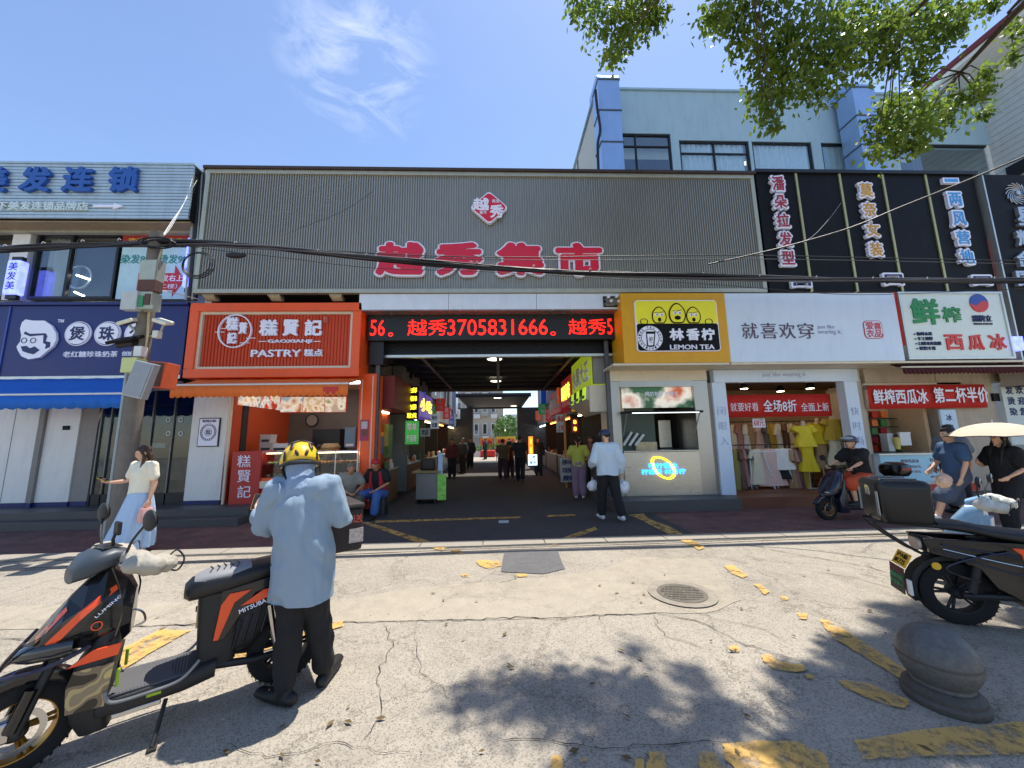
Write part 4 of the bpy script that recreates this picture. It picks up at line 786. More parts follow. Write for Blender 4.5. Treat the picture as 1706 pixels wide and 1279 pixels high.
bx(wx0, wx1, 8.84, 9.9, wz0, wz0 + .03).obj('counter_top', STEEL, t, bevel=.006); bx(wx0, wx1, 10.6, 10.7, .25, wz1).obj('back_wall', DARKIN, t); bx(xk0, xk1, 9.0, 10.7, wz1 + .02, wz1 + .06).obj('ceiling', DARKIN, t); bx(wx1 + .0, wx1 + .05, 9.9, 10.6, .25, wz1).obj('side_wall', DARKIN, t)
gm = foodmat('lemon_poster', '#c05a2a', '#2f5a3a', 2.2)
rb(1036, 645, 1153, 679, 9.02, .03, gm, 'green_picture', t); text(MB(), '喝的新鲜 柠檬茶', FX(1075, 656, 9.02), FX(1130, 656, 9.02), FZ(1100, 660, 9.02), FZ(1100, 652, 9.02), 9.018, .004, .01).obj('picture_lettering', LETW, t)
hz = FZ(1100, 683, 8.6); 
mb = MB(); mb.prism([(wx0, 0, 0), (wx1, 0, 0), (wx1 - .0, -.45, -.02), (wx0 + .0, -.45, -.02)], (0, 9.0, hz), (0, 9.0, hz - .05)); mb.obj('raised_hatch', BLACK, t, bevel=.006); MB().tube([(wx0 + .15, 8.56, hz - .06), (wx1 - .1, 8.56, hz - .06)], .012).obj('light_strip', lamp('strip', '#e8eef0', 1.5), t)
for x in (wx0 + .05, wx1 - .05): MB().tube([(x, 8.95, hz - .6), (x, 8.62, hz - .05)], .012).obj('gas_strut', ALU, t)
for i, px in enumerate((1046, 1056, 1066)): p = F(px, 735, 9.15); MB().tube([p + Vector((-.12, 0, -.1)), p + Vector((.14, .1, .22 - i * .03))], .035).obj('syrup_tube', WHITE, t, smooth=True)
rb(1098, 700, 1118, 745, 9.9, .3, STEEL, 'machine', t); rb(1125, 705, 1150, 745, 10.2, .3, M('grey_machine', '#55585a', .5), 'machine', t); rb(1060, 736, 1095, 752, 9.2, .25, M('cup_stack', '#c9b48a', .6, var=.3, scale=12), 'cup_tray', t)
NB = lamp('neon_blue', '#2aa4ff', 2.2); NY = lamp('neon_yellow', '#ffdf20', 3.0)
t = T('neon_sign', 'yellow neon lemon outline over blue neon lettering on the kiosk front', 'neon sign', (FX(1107, 780, 8.8), 8.86, FZ(1107, 797, 8.8)))
text(MB(), '喝柠檬水', FX(1081, 776, 8.86), FX(1130, 776, 8.86), FZ(1105, 780, 8.86), FZ(1105, 771, 8.86), 8.86, .01, 0).obj('blue_lettering', NB, t); text(MB(), '柠檬茶 林香柠', FX(1069, 786, 8.86), FX(1142, 786, 8.86), FZ(1105, 790, 8.86), FZ(1105, 781, 8.86), 8.86, .01, 0).obj('blue_lettering', NB, t)
lp = [(1088, 767), (1092, 762), (1104, 763), (1116, 770), (1124, 782), (1123, 794), (1112, 797), (1098, 790), (1090, 778), (1088, 767), (1092, 762)]
MB().tube(smoothline([F(a, b2, 8.83) for a, b2 in lp], 5), .016, 6).obj('lemon_outline', NY, t, smooth=True)
Yc = 8.2
x0, x1, z0c, z1 = RC(1213, 488, 1499, 602, Yc)
SW = M('white_sign_board', '#d3e2f2', .3, var=.06, scale=.7, dirt=.1)
t = T('clothing_sign', 'large plain white clothing shop sign with thin dark characters and red seal', 'shop sign', ((x0 + x1) / 2, Yc, z0c)); bx(x0, x1, Yc, Yc + .2, z0c, z1).obj('board', SW, t, bevel=.01); bx(x0 - .03, x0, Yc + .002, Yc + .8, z0c, z1).obj('side_trim', CREAM, t)
THIN = M('thin_letter', '#5a4560', .5); THIN2 = M('faint_letter', '#a4a8c4', .5)
for ch, a, b2 in (('就', 1236, 1262), ('喜', 1267, 1294), ('欢', 1298, 1324), ('穿', 1329, 1355)): text(MB(), ch, FX(a, 551, Yc), FX(b2, 551, Yc), FZ(a, 564, Yc), FZ(a, 538, Yc), Yc, .02, -.008).obj('character', THIN, t)
text(MB(), 'just like', FX(1362, 545, Yc), FX(1390, 545, Yc), FZ(1375, 549, Yc), FZ(1375, 541, Yc), Yc, .01, -.005).obj('latin_lettering', THIN2, t); text(MB(), 'wearing it.', FX(1362, 553, Yc), FX(1402, 553, Yc), FZ(1380, 558, Yc), FZ(1380, 549, Yc), Yc, .01, -.005).obj('latin_lettering', THIN2, t)
sx, sz = FX(1455, 549, Yc), FZ(1455, 549, Yc); o = rrect(MB(), sx - .24, sx + .22, sz - .22, sz + .22, .1, Yc - .001, .012).obj('red_seal', M('seal_red', '#c23044', .5), t); rrect(MB(), sx - .225, sx + .205, sz - .205, sz + .205, .09, Yc - .0135, .003).obj('seal_field', SW, o)
for ch, a, b_, c, d_ in (('爱', -.2, 0, 0, .19), ('喜', .0, .19, 0, .17), ('衣', -.2, -.01, -.19, 0), ('品', .0, .19, -.19, -.01)): text(MB(), ch, sx + a, sx + b_, sz + c, sz + d_, Yc - .017, .004, .02).obj('seal_character', M('seal_red', '#c23044'), o)
pf = FZ(1300, 636, 8.9); ft = FZ(1300, 613, 8.9)
ST(bx(x0, x1 + 6, Yc + .02, 9.1, z0c - .05, z0c - .002), 'sign_soffit', CREAM)
for i, (px, Yd) in enumerate(((1212, 8.75), (1246, 8.75), (1288, 8.45), (1340, 8.75), (1385, 8.45), (1425, 8.75), (1470, 8.45))): spot(px, 606, Yd, ['first', 'second', 'third', 'fourth', 'fifth', 'sixth', 'seventh'][i] + ' downlight from the left under the white clothing sign', z0c - .0505)
x0, x1 = FX(1188, 625, 8.9), FX(1428, 625, 8.9)
t = T('door_fascia', 'white door fascia with faint lettering above the clothing shop opening', 'fascia', ((x0 + x1) / 2, 8.9, pf)); bx(x0, x1, 8.88, 9.05, pf, z0c - .055).obj('board', SW, t, bevel=.008); text(MB(), 'just like wearing it', FX(1270, 624, 8.88), FX(1342, 624, 8.88), FZ(1305, 629, 8.88), FZ(1305, 620, 8.88), 8.88, .006, -.004).obj('latin_lettering', THIN2, t)
for (a, b2, y1_, txt, lb) in ((1193, 1216, 818, '闭眼入', 'white door pier with faint characters left of the clothing shop opening'), (1417, 1439, 800, '快时尚', 'white door pier with faint characters right of the clothing shop opening')):
    xa, xb = FX(a, 728, 8.9), FX(b2, 728, 8.9); t = T('door_pier', lb, 'pier', ((xa + xb) / 2, 8.9, .24)); bx(xa, xb, 8.86, 9.1, .24, pf - .002).obj('board', SW, t, bevel=.008)
    vtext(MB(), txt, (xa + xb) / 2, FZ(a, 678, 8.86), .2, .36, 8.86, .008, -.012).obj('faint_characters', THIN2, t)
xa, xb = FX(1187.5, 728, 8.95), FX(1192.5, 728, 8.95); ST(bx(xk1 + .002, FX(1193, 728, 8.9) - .002, 8.93, 9.3, .24, pf), 'wall_strip', M('taupe_strip', '#8f8678', .6))
xl, xr = FX(1216, 728, 8.9), FX(1417, 728, 8.9) + 2.2; WARM = M('warm_wall', '#b89c78', .8, var=.08); Yk = 11.4
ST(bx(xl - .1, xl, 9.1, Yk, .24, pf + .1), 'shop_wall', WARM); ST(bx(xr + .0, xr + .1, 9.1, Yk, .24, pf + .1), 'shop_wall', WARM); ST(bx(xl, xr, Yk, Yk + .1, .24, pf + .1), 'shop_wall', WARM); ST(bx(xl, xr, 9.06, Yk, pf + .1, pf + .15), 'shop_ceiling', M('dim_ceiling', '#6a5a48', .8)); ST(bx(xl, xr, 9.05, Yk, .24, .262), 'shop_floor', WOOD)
CLW = lamp('warm_ceiling_panel', '#ffe2b8', 16)
for i, (px, Y_) in enumerate(((1240, 9.7), (1300, 10.4), (1350, 9.8), (1385, 10.8))):
    x = FX(px, 650, Y_); tt = T('ceiling_spotlight', ['leftmost', 'second', 'third', 'rightmost'][i] + ' warm spotlight on the clothing shop ceiling', 'spotlight', (x, Y_, pf - .02), group='ceiling spotlights in the clothing shop')
    MB().lathe([(.001, -.06), (.1, -.06), (.11, .0), (.07, .08), (.03, .1)], (x, Y_, pf), 14).obj('shade', DARK, tt, smooth=True); MB().lathe([(.001, -.066), (.09, -.066), (.09, -.062)], (x, Y_, pf), 14).obj('lamp', CLW, tt); MB().tube([(x, Y_, pf + .1), (x, Y_, pf + .08)], .015).obj('stem', DARK, tt)
def banner(a, y0, b2, y1, Y, lb, parts, nm='sale_banner', m_=None):
    x0, x1, z0, z1 = RC(a, y0, b2, y1, Y); t = T(nm, lb, 'banner', ((x0 + x1) / 2, Y, z0)); n = 30; vs = []
    for i in range(n + 1):
        x = x0 + (x1 - x0) * i / n; y = Y + .015 * math.sin(i * .5) + .01 * math.sin(i * 1.3); vs += [(x, y + .01, z0), (x, y, z1)]
    o = MB().add(vs, [(2 * i, 2 * i + 2, 2 * i + 3, 2 * i + 1) for i in range(n)]).obj('cloth', m_ or M('banner_red', '#c9281e', .7, var=.06), t, smooth=True); s_ = o.modifiers.new('s', 'SOLIDIFY'); s_.thickness = .006
    for body, c, d_, e, f_, bo in parts: text(MB(), body, FX(c, e, Y), FX(d_, e, Y), FZ((c + d_) / 2, f_, Y), FZ((c + d_) / 2, e, Y), Y - .03, .006, bo).obj('lettering', LETW, t)
    return t
PINKP = M('pale_print', '#e8b0a8', .6)
banner(1205, 657, 1386, 694, 9.2, 'red sale banner with thin white characters hanging in the clothing shop opening', [('就要好看', 1215, 1261, 671, 685, -.005), ('全场8折', 1269, 1324, 666, 686, .01), ('全面上新', 1332, 1378, 671, 685, -.005)])
def garment(x, y, ztop, w_, ln, m_, name, lb, cat='dress', fl=1.35, sl=True, parent=None, th=.08, ang=0., group=None):
    """hanging garment: shoulders, waist, flared hem with folds"""
    prof = [(0, .42, .5), (.04, .92, .8), (.14, .86, 1), (.38, .72, 1.1), (.5, .8, 1.15), (.62, .92, 1.2), (.8, .5 + fl * .5, 1.35), (1, fl, 1.5)]; seg = 28; vs = []; rr_ = random.Random(int(x * 1000)); ph = rr_.uniform(0, 6)
    for u, a, b_ in prof:
        for k in range(seg):
            t_ = 2 * math.pi * k / seg; f_ = 1 + (.14 * u * math.sin(7 * t_ + ph) + .08 * u * math.sin(12 * t_ - ph) + .03 * math.sin(9 * u + 3 * t_))
            px, py = w_ / 2 * a * math.cos(t_) * f_, th * b_ * math.sin(t_) * f_
            vs.append((x + px * math.cos(ang) - py * math.sin(ang), y + px * math.sin(ang) + py * math.cos(ang), ztop - u * ln))
    n = len(prof); mb = MB().add(vs, [(i * seg + k, (i + 1) * seg + k, (i + 1) * seg + (k + 1) % seg, i * seg + (k + 1) % seg) for i in range(n - 1) for k in range(seg)] + [tuple(range(seg))])
    if sl:
        for s_ in (-1, 1):
            a = Vector((s_ * w_ * .42, 0, -.05 * ln)); b_ = Vector((s_ * w_ * .58, 0, -.28 * ln)); rot = Matrix.Rotation(ang, 3, 'Z'); mb.tube([Vector((x, y, ztop)) + rot @ a, Vector((x, y, ztop)) + rot @ b_], [th * .55, th * .8], 10)
    if parent: return mb.obj(name, m_, parent, smooth=True)
    t = T(name, lb, cat, (x, y, ztop - ln), group=group); mb.obj('cloth', m_, t, smooth=True); MB().tube([(x, y, ztop - .01), (x, y, ztop + .05), (x + .03, y, ztop + .08), (x + .015, y, ztop + .1)], .006, 5).obj('hanger_hook', ALU, t); return t
def fab(name, c, pat=.12, s_=9): return M(name, c, .9, var=pat, scale=s_, bump=.25, bscale=7, stretch=(3, 3, 1))
FB = dict(cream=fab('f_cream', '#d9d0b4'), pink=fab('f_pink', '#d8b8ac', .3, 22), white=fab('f_white', '#e4e2da'), olive=fab('f_olive', '#8a8448'), brown=fab('f_brown', '#6f5444'), rose=fab('f_rose', '#a87c74', .3, 25), grey=fab('f_grey', '#6e6a66'), black=fab('f_black', '#1c1a1c'), yellow=fab('f_yellow', '#d8c026', .1), yel2=fab('f_yel2', '#e6cf3a', .1), mustard=fab('f_mustard', '#b99c3a'), tan=fab('f_tan', '#a98d66', .2))
xa, xb = FX(1212, 770, 9.5), FX(1345, 745, 9.9); zr = FZ(1270, 741, 9.6)
t = T('clothes_rail', 'long black clothes rail full of garments just inside the clothing shop', 'clothes rail', ((xa + xb) / 2, 9.75, .262)); MB().tube([(xa, 9.75, zr), (xb, 9.75, zr)], .014).obj('bar', DARK, t)
for x in (xa + .05, xb - .05): MB().tube([(x, 9.75, .262), (x, 9.75, zr)], .014).obj('leg', DARK, t); MB().tube([(x, 9.5, .28), (x, 10.0, .28)], .014).obj('foot', DARK, t)
items = [(1218, 'olive', 1.05, 'olive green dress at the left end of the rail', .34, .5), (1228, 'brown', .95, 'brown dress second on the rail', .3, 1.3), (1236, 'rose', .9, 'rose print dress third on the rail', .3, 1.2), (1244, 'grey', .95, 'grey dress fourth on the rail', .3, 1.35), (1256, 'cream', .85, 'cream dress facing out beside the pink check dress', .4, .35), (1276, 'pink', .9, 'pink checked dress facing out in the middle of the rail', .44, .05), (1297, 'white', .52, 'white blouse with black shorts facing out on the rail', .4, .0), (1312, 'tan', 1.1, 'tan dress right of the white blouse on the rail', .3, 1.25), (1319, 'rose', 1.2, 'long rose dress behind the tan dress on the rail', .3, 1.3), (1326, 'brown', 1.2, 'long brown dress near the right end of the rail', .3, 1.2), (1334, 'mustard', 1.25, 'long mustard dress at the right end of the rail', .32, 1.1)]
for px, k, ln, lb, w_, an in items:
    x = FX(px, 750, 9.75); g = garment(x, 9.75 - (.1 if an < .6 else 0), zr - .1, w_ * 1.25, ln * 1.05, FB[k], 'hanging_garment', lb, 'garment', ang=an)
    if k == 'white': garment(x, 9.65, zr - .58, .34, .3, FB['black'], 'shorts', '', parent=g, sl=False, fl=1.1)
for k in range(17):
    x = FX(1222 + k * 11, 740, 10.7); kk = ['cream', 'rose', 'white', 'tan', 'pink', 'grey', 'mustard', 'white', 'brown'][k % 9]; garment(x, 10.7, 1.95, .34, .8 + .12 * (k % 4), FB[kk], 'hanging_garment', kk + ' garment, ' + ['far left', 'left', 'middle', 'right', 'far right'][min(4, k // 4)] + ' part of the back wall row in the clothing shop', 'garment', group='garments along the back wall', ang=.3 + .25 * (k % 3))
x = FX(1222, 740, 10.7); MB().tube([(x - .2, 10.7, 2.02), (FX(1400, 740, 10.7) + .2, 10.7, 2.02)], .014).solo('wall_rail', 'long rail along the back wall of the clothing shop', 'clothes rail', [DARK])
x = FX(1270, 820, 9.5)
t = T('trestle_stand', 'white A shaped display stand under the rail in the clothing shop', 'stand', (x, 9.55, .262))
for a, b_ in (((-.22, 0, 0), (-.18, 0, .95)), ((.38, 0, 0), (.18, 0, .95)), ((.55, .1, 0), (.25, .1, .95)), ((.95, .05, 0), (.75, .05, .95))): MB().tube([Vector((x, 9.55, .262)) + Vector(a), Vector((x, 9.55, .262)) + Vector(b_)], .018).obj('leg', WHITE, t)
MB().tube([(x - .18, 9.55, 1.2), (x + .75, 9.6, 1.2)], .018).obj('crossbar', WHITE, t)
rb(1228, 783, 1275, 812, 10.2, .5, M('orange_wood', '#9a5a2c', .5, var=.15, scale=3, stretch=(1, 8, 1)), 'platform_block', None, kind='structure')
x0, x1, z0, z1 = RC(1254, 697, 1275, 712, 9.45)
t = T('price_card', 'small white price card hanging under the red sale banner', 'card', ((x0 + x1) / 2, 9.45, z0)); bx(x0, x1, 9.45, 9.455, z0, z1).obj('card', LETW, t); text(MB(), '68元', x0 + .03, x1 - .03, z0 + .03, z1 - .03, 9.449, .003, .01).obj('red_print', RP, t)
def mannequin(px, Y, k, k2, lb, h=1.5):
    x = FX(px, 740, Y); t = T('mannequin', lb, 'mannequin', (x, Y, .262)); zt_ = .262 + h
    MB().lathe([(.001, .01), (.16, .01), (.16, .0)], (x, Y, .262), 20).obj('base', ALU, t); MB().tube([(x, Y, .27), (x, Y, zt_ - .4)], .014).obj('pole', ALU, t)
    SKIN = M('mannequin_shell', '#d8c9b4', .5)
    mb = MB().loft([(zt_ - .62, x, Y, .13, .1, 2), (zt_ - .45, x, Y, .11, .085, 2), (zt_ - .25, x, Y, .16, .11, 2), (zt_ - .1, x, Y, .19, .09, 2), (zt_ - .03, x, Y, .1, .06, 2), (zt_, x, Y, .05, .05, 2), (zt_ + .09, x, Y, .045, .045, 2), (zt_ + .11, x, Y, .02, .02, 2)], 16, 2, 'z'); mb.obj('torso', SKIN, t, smooth=True)
    garment(x, Y, zt_ - .02, .46, 1.05 if k2 is None else .55, FB[k], 'dress', '', parent=t, th=.13, fl=1.08)
    if k2: garment(x, Y, zt_ - .5, .4, .7, FB[k2], 'skirt', '', parent=t, sl=False, th=.12, fl=1.2)
    return t
mannequin(1342, 9.55, 'yel2', 'yellow', 'headless mannequin in bright yellow dress, left of three', 1.62); mannequin(1366, 9.75, 'yellow', 'tan', 'headless mannequin in yellow top with grey tan skirt, middle of three', 1.68); mannequin(1392, 9.5, 'mustard', 'cream', 'headless mannequin in mustard top with cream skirt, right of three', 1.78)
ST(bx(FX(1440, 720, 8.9), FX(1447, 720, 8.9) , 8.9, 9.2, .2, FZ(1450, 612, 8.9)), 'beige_pier', BEIGE)
x0, x1, z0, z1 = RC(1506, 487, 1672, 596, 8.25); x1 = FX(1680, 545, 8.25)
t = T('juice_sign', 'white juice shop sign with green and red characters and a round blue red emblem', 'shop sign', ((x0 + x1) / 2, 8.25, z0)); bx(x0, x1, 8.27, 8.45, z0, z1).obj('board', M('pale_green_white', '#dbe7e2', .4, var=.03), t); MB().frame(x0 - .02, x1 + .02, z0 - .03, z1 + .02, 8.24, 8.46, .05).obj('frame', ALU, t, bevel=.005)
Yj = 8.268
def jt(body, a, b2, c, d_, m_, bo, nm='character'): return text(MB(), body, FX(a, (c + d_) / 2, Yj), FX(b2, (c + d_) / 2, Yj), FZ((a + b2) / 2, d_, Yj), FZ((a + b2) / 2, c, Yj), Yj, .02, bo).obj(nm, m_, t)
GRN = M('green_letter', '#1f8a4a', .4); RDL = M('red_letter', '#d2302a', .4)
jt('鲜', 1517, 1564, 497, 541, GRN, .035); jt('榨', 1569, 1600, 511, 537, GRN, .02); jt('西', 1574, 1604, 557, 583, RDL, .03); jt('瓜', 1612, 1638, 557, 583, RDL, .03); jt('冰', 1647, 1675, 556, 583, RDL, .03)
for i, s_ in enumerate(('▪ 新鲜水果', '▪ 手工现榨', '▪ 口感冰爽清甜', '▪ 配饮丰富')): jt(s_, 1522 + i * 1.5, (1552, 1553, 1567, 1558)[i], 553 + i * 8, 559 + i * 8, NV, .0, 'bullet_line')
jt('甜牌立', 1619, 1651, 525, 536, NV, .015, 'small_characters'); jt('TIAN PAI LI', 1621, 1652, 538, 541, NV, 0, 'latin_lettering')
xc, zc = FX(1630, 505, Yj), FZ(1630, 505, Yj); r_ = .23
mb = MB().prism([(xc + r_ * math.cos(a), Yj, zc + r_ * math.sin(a)) for a in [math.pi * k / 16 for k in range(17)]] + [(xc - r_ * (1 - k / 8 * 2) * .99, Yj, zc - .06 * math.sin(2 * math.pi * k / 8)) for k in range(1, 8)], (0, 0, 0), (0, -.02, 0)); mb.obj('emblem_blue_half', M('emblem_blue', '#2448a4', .4), t)
mb = MB().prism([(xc + r_ * math.cos(a), Yj - .001, zc + r_ * math.sin(a)) for a in [math.pi + math.pi * k / 16 for k in range(17)]] + [(xc + r_ * (1 - k / 8 * 2) * .99, Yj - .001, zc + .06 * math.sin(2 * math.pi * k / 8)) for k in range(1, 8)], (0, 0, 0), (0, -.02, 0)); mb.obj('emblem_red_half', RDL, t)
rb(1493, 487, 1504, 575, 8.28, .1, RED, 'red_strip', None, kind='structure')
MAR = cloth('maroon_awning_cloth', '#5a2020')
awning('maroon_awning', 'narrow rolled maroon awning with white scalloped edge over the juice shop', 1502, 1800, 600, 8.55, 610, 8.15, .14, MAR, MAR, CREAM, .1)
banner(1447, 641, 1645, 680, 8.8, 'bright red banner with bold white characters over the juice counter', [('鲜榨西瓜冰', 1451, 1541, 648, 673, .02), ('第二杯半价', 1551, 1641, 645, 671, .02)], 'juice_banner')
xl, xo, xr = FX(1450, 720, 8.95), FX(1572, 720, 8.95), FX(1572, 720, 8.95) + .7; zt = FZ(1500, 641, 8.95)
for a in (bx(xl, xr, 9.95, 10.05, .2, zt), bx(xl - .05, xl, 8.95, 9.95, .2, zt), bx(xr, xr + .05, 9.31, 9.95, .2, zt)): ST(a, 'juice_shop_wall', BEIGE)
ST(bx(xl, xr, 8.95, 9.95, zt, zt + .05), 'shop_ceiling', CREAM); ST(bx(xo + .06, FX(1668, 720, 8.95), 8.95, 9.3, .2, FZ(1600, 612, 8.95)), 'juice_front_wall', BEIGE); ST(bx(FX(1440, 620, 8.95), 22, 8.97, 9.3, zt + .06, z0 + .2), 'upper_wall', BEIGE)
x = FX(1500, 650, 9.4); tt = T('tube_light', 'tube light on the juice shop ceiling', 'ceiling light', (x, 9.35, zt - .03)); bx(x - .6, x + .6, 9.3, 9.37, zt - .03, zt - .001).obj('tube', CL, tt); bx(x - .65, x - .6, 9.29, 9.38, zt - .03, zt - .001).obj('end_cap', WHITE, tt)
rr = random.Random(6)
for i in range(6):
    for j in range(5):
        px = 1458 + i * 15; py = 690 + j * 14
        if 1478 < px < 1496: continue
        p = F(px, py, 9.75); w_ = .085
        o = bx(p.x - w_, p.x + w_, 9.75, 9.85, p.z - .09, p.z + .09).solo('snack_packet', ['red', 'orange', 'green', 'crimson', 'scarlet'][(i + j) % 5] + ' snack packet in shelf row %s, column %s of the juice shop' % (['one', 'two', 'three', 'four', 'five'][j], ['one', 'two', 'three', 'four', 'five', 'six'][i]), 'packet', [M('packet%d' % ((i + j) % 5), ['#b8281e', '#d0702a', '#3c7a3a', '#a01c2c', '#c83a1e'][(i + j) % 5], .4, var=.3, scale=20)], group='snack packets on the juice shop shelves', bevel=.01)
for j in range(5): ST(bx(xl + .02, xr - .02, 9.72, 9.94, FZ(1500, 690 + j * 14, 9.75) - .115, FZ(1500, 690 + j * 14, 9.75) - .095), 'shelf', DARKIN)
carton(1500, 720, 1518, 742, 9.2, .05, 'white order tablet standing on the juice counter', WHITE, 'tablet', 'tablet'); c = F(1496, 748, 9.1); MB().lathe([(.05, 0), (.06, .1), (.08, .25), (.03, .3)], c, 14).solo('juicer', 'pale yellow juicer jug on the juice counter', 'juicer', [M('juicer', '#d8c46a', .4)], smooth=True)
carton(1480, 722, 1490, 752, 9.4, .2, 'tall white cup dispenser on the juice counter', WHITE, 'cup_dispenser', 'dispenser')
x0, x1 = FX(1468, 780, 8.75), FX(1606, 780, 8.75); zc_, zb_ = FZ(1520, 757, 8.75), FZ(1520, 803, 8.75)
t = T('juice_counter', 'juice counter with pale blue printed menu front and red skirting', 'counter', ((x0 + x1) / 2, 8.75, .2)); bx(x0, x1, 8.78, 9.2, .2, zc_).obj('body', WHITE, t); bx(x0, x1 + .3, 8.74, 8.779, zb_ - .22, zb_ - .06).obj('red_skirting', RED, t); bx(x0, x1, 8.74, 8.779, zb_, zc_).obj('menu_front', M('menu_blue', '#a9dced', .4, var=.05), t); bx(x0 - .05, x1 + .05, 8.7, 9.25, zc_, zc_ + .03).obj('top', ALU, t)
mb = MB()
for a, b2, c, d_, s_ in ((1500, 1530, 764, 770, '鲜榨西瓜冰'), (1548, 1575, 763, 769, '轻松消暑'), (1508, 1534, 774, 779, '小份8元'), (1508, 1534, 782, 787, '中份10元'), (1545, 1566, 773, 778, '大份'), (1542, 1566, 781, 787, '15元起'), (1570, 1592, 773, 778, '橙汁'), (1570, 1592, 781, 787, '12元'), (1550, 1595, 792, 796, '西瓜汁配椰果')): text(mb, s_, FX(a, c, 8.74), FX(b2, c, 8.74), FZ(1550, d_, 8.74), FZ(1550, c, 8.74), 8.739, .004, .0)
mb.obj('menu_lettering', M('dark_red_print', '#7a2a3c', .5), t, kind='stuff'); disc(MB(), FX(1487, 783, 8.74), FZ(1487, 783, 8.74), .15, 8.739, .004).obj('melon_print', RDL, t)
x0, x1, z0, z1 = RC(1572, 682, 1598, 752, 8.88); t = T('tall_notice', 'tall white and blue notice board right of the juice counter opening', 'notice', ((x0 + x1) / 2, 8.88, z0)); bx(x0, x1, 8.88, 8.93, z0, z1).obj('board', M('notice_blue', '#c4dcee', .5), t); vtext(MB(), '冰爽西瓜', (x0 + x1) / 2, z1 - .12, .16, .24, 8.88, .004, .02).obj('blue_lettering', NV, t)
x0, x1, z0, z1 = RC(1672, 640, 1720, 700, 8.85); t = T('hair_notice_board', 'white board with vertical dark characters at the right edge above the umbrella', 'notice board', ((x0 + x1) / 2, 8.85, z0)); bx(x0, x1 + 1, 8.85, 8.9, z0 - .6, z1).obj('board', M('pale_board', '#c9d4cf', .5), t)
for j, s_ in enumerate(('发烫染', '欢迎您')): vtext(MB(), s_, FX(1684 + j * 17, 665, 8.85), z1 - .05, .2, .27, 8.85, .006, .03).obj('lettering', NV, t)
rb(1655, 655, 1668, 668, 8.9, .04, BLACK, 'wall_meter', None, kind='structure')
Yu = 8.45; x0, x1 = FX(1267, 385, Yu) + .03, FX(1642, 385, Yu); z0, z1 = FZ(1300, 486, Yu), FZ(1300, 289, Yu)
t = T('black_sign_wall', 'long black glossy hoarding with gold dividers and three columns of raised characters', 'hoarding', ((x0 + x1) / 2, Yu, z0))
GOLD = M('gold_trim', '#b5ad7c', .35, .6, var=.08); dv = [x0] + [FX(p, 380, Yu) for p in (1337, 1411, 1484, 1557)] + [x1]
for i in range(5): bx(dv[i] + .02, dv[i + 1] - .02, Yu, Yu + .08, z0, z1).obj('black_panel', BLACK, t, bevel=.004)
for x in dv[1:5]: bx(x - .03, x + .03, Yu - .03, Yu + .07, z0, z1).obj('gold_divider', GOLD, t, bevel=.005)
bx(x0, x1, Yu + .081, Yu + .5, z0, z1).obj('backing_box', DARK, t); bx(x0, x1 + .05, Yu - .06, Yu + .5, z1, z1 + .09).obj('cap_flashing', DARK, t)
def vcol(chars, px, ys, m_, w_=27):
    for ch, (a, b2) in zip(chars, ys):
        xc = FX(px, 370, Yu); hw = (FX(px + w_ / 2, 370, Yu) - xc); za, zb = FZ(px, b2, Yu), FZ(px, a, Yu)
        if ch == '一': o = bx(xc - hw, xc + hw, Yu - .07, Yu, za, zb).obj('character', LETW, t); bx(xc - hw + .04, xc + hw - .04, Yu - .078, Yu - .07, za + .03, zb - .03).obj('letter_face', m_, o); continue
        o = text(MB(), ch, xc - hw, xc + hw, za, zb, Yu, .07, .075).obj('character', LETW, t); text(MB(), ch, xc - hw + .05, xc + hw - .05, za + .05, zb - .05, Yu - .071, .015, .015).obj('letter_face', m_, o)
vcol('潘朵拉发型', 1301, [(294, 323), (325, 353), (355, 384), (386, 415), (417, 446)], M('lt_red', '#a8203c', .4)); vcol('莫奈女装', 1447, [(305, 334), (337, 366), (369, 399), (403, 432)], M('lt_gold', '#d09a30', .4)); vcol('一两风营地', 1593, [(299, 308), (321, 349), (352, 381), (384, 412), (415, 444)], M('lt_blue', '#4aa0e0', .4))
vcol('口', 1318, [(469, 481)], NV, 34); vcol('口', 1467, [(456, 478)], NV, 34); vcol('口', 1610, [(459, 478)], NV, 34)
x0, x1, z0, z1 = RC(1662, 292, 1850, 640, 8.35)
x0 = FX(1660, 400, 8.35); t = T('star_sign_wall', 'tall black hoarding with silver spiral emblem and silver characters at the right edge', 'hoarding', ((x0 + x1) / 2, 8.35, z0)); bx(x0, x1, 8.35, 8.8, z0, z1).obj('panel', BLACK, t); bx(x0 - .04, x0, 8.33, 8.8, z0, z1).obj('edge_trim', ALU, t)
SIL = M('silver_letter', '#b9bdc4', .3, .7, var=.06)
for ch, a, b2 in (('星', 347, 378), ('耀', 385, 412), ('台', 420, 446), ('国', 453, 478)): text(MB(), ch, FX(1688, (a + b2) / 2, 8.35) , FX(1725, (a + b2) / 2, 8.35), FZ(1700, b2, 8.35), FZ(1700, a, 8.35), 8.35, .07, .03).obj('character', SIL, t)
c = F(1692, 323, 8.35); sp_ = disc(MB(), c.x, c.z, .06, 8.35, .06, 20).obj('spiral_emblem', SIL, t)
for k in range(14):
    a0 = 2 * math.pi * k / 14; pts = [(c.x + (.08 + .045 * j) * math.cos(a0 + j * .28), 8.33, c.z + (.08 + .045 * j) * math.sin(a0 + j * .28)) for j in range(6)]; MB().tube(pts, .012, 5).obj('spiral_arm', SIL, sp_)
rb(1648, 400, 1655, 487, 8.5, .1, RED, 'red_downpipe', None, kind='structure')
rb(1690, 560, 1706, 583, 8.2, .15, LB, 'blue_screen', None, kind='structure')
ST(bx(FX(1641, 400, 8.6), x0 - .05, 8.6, 9.0, FZ(1650, 605, 8.6), FZ(1650, 290, 8.6)), 'wall', DARKIN)
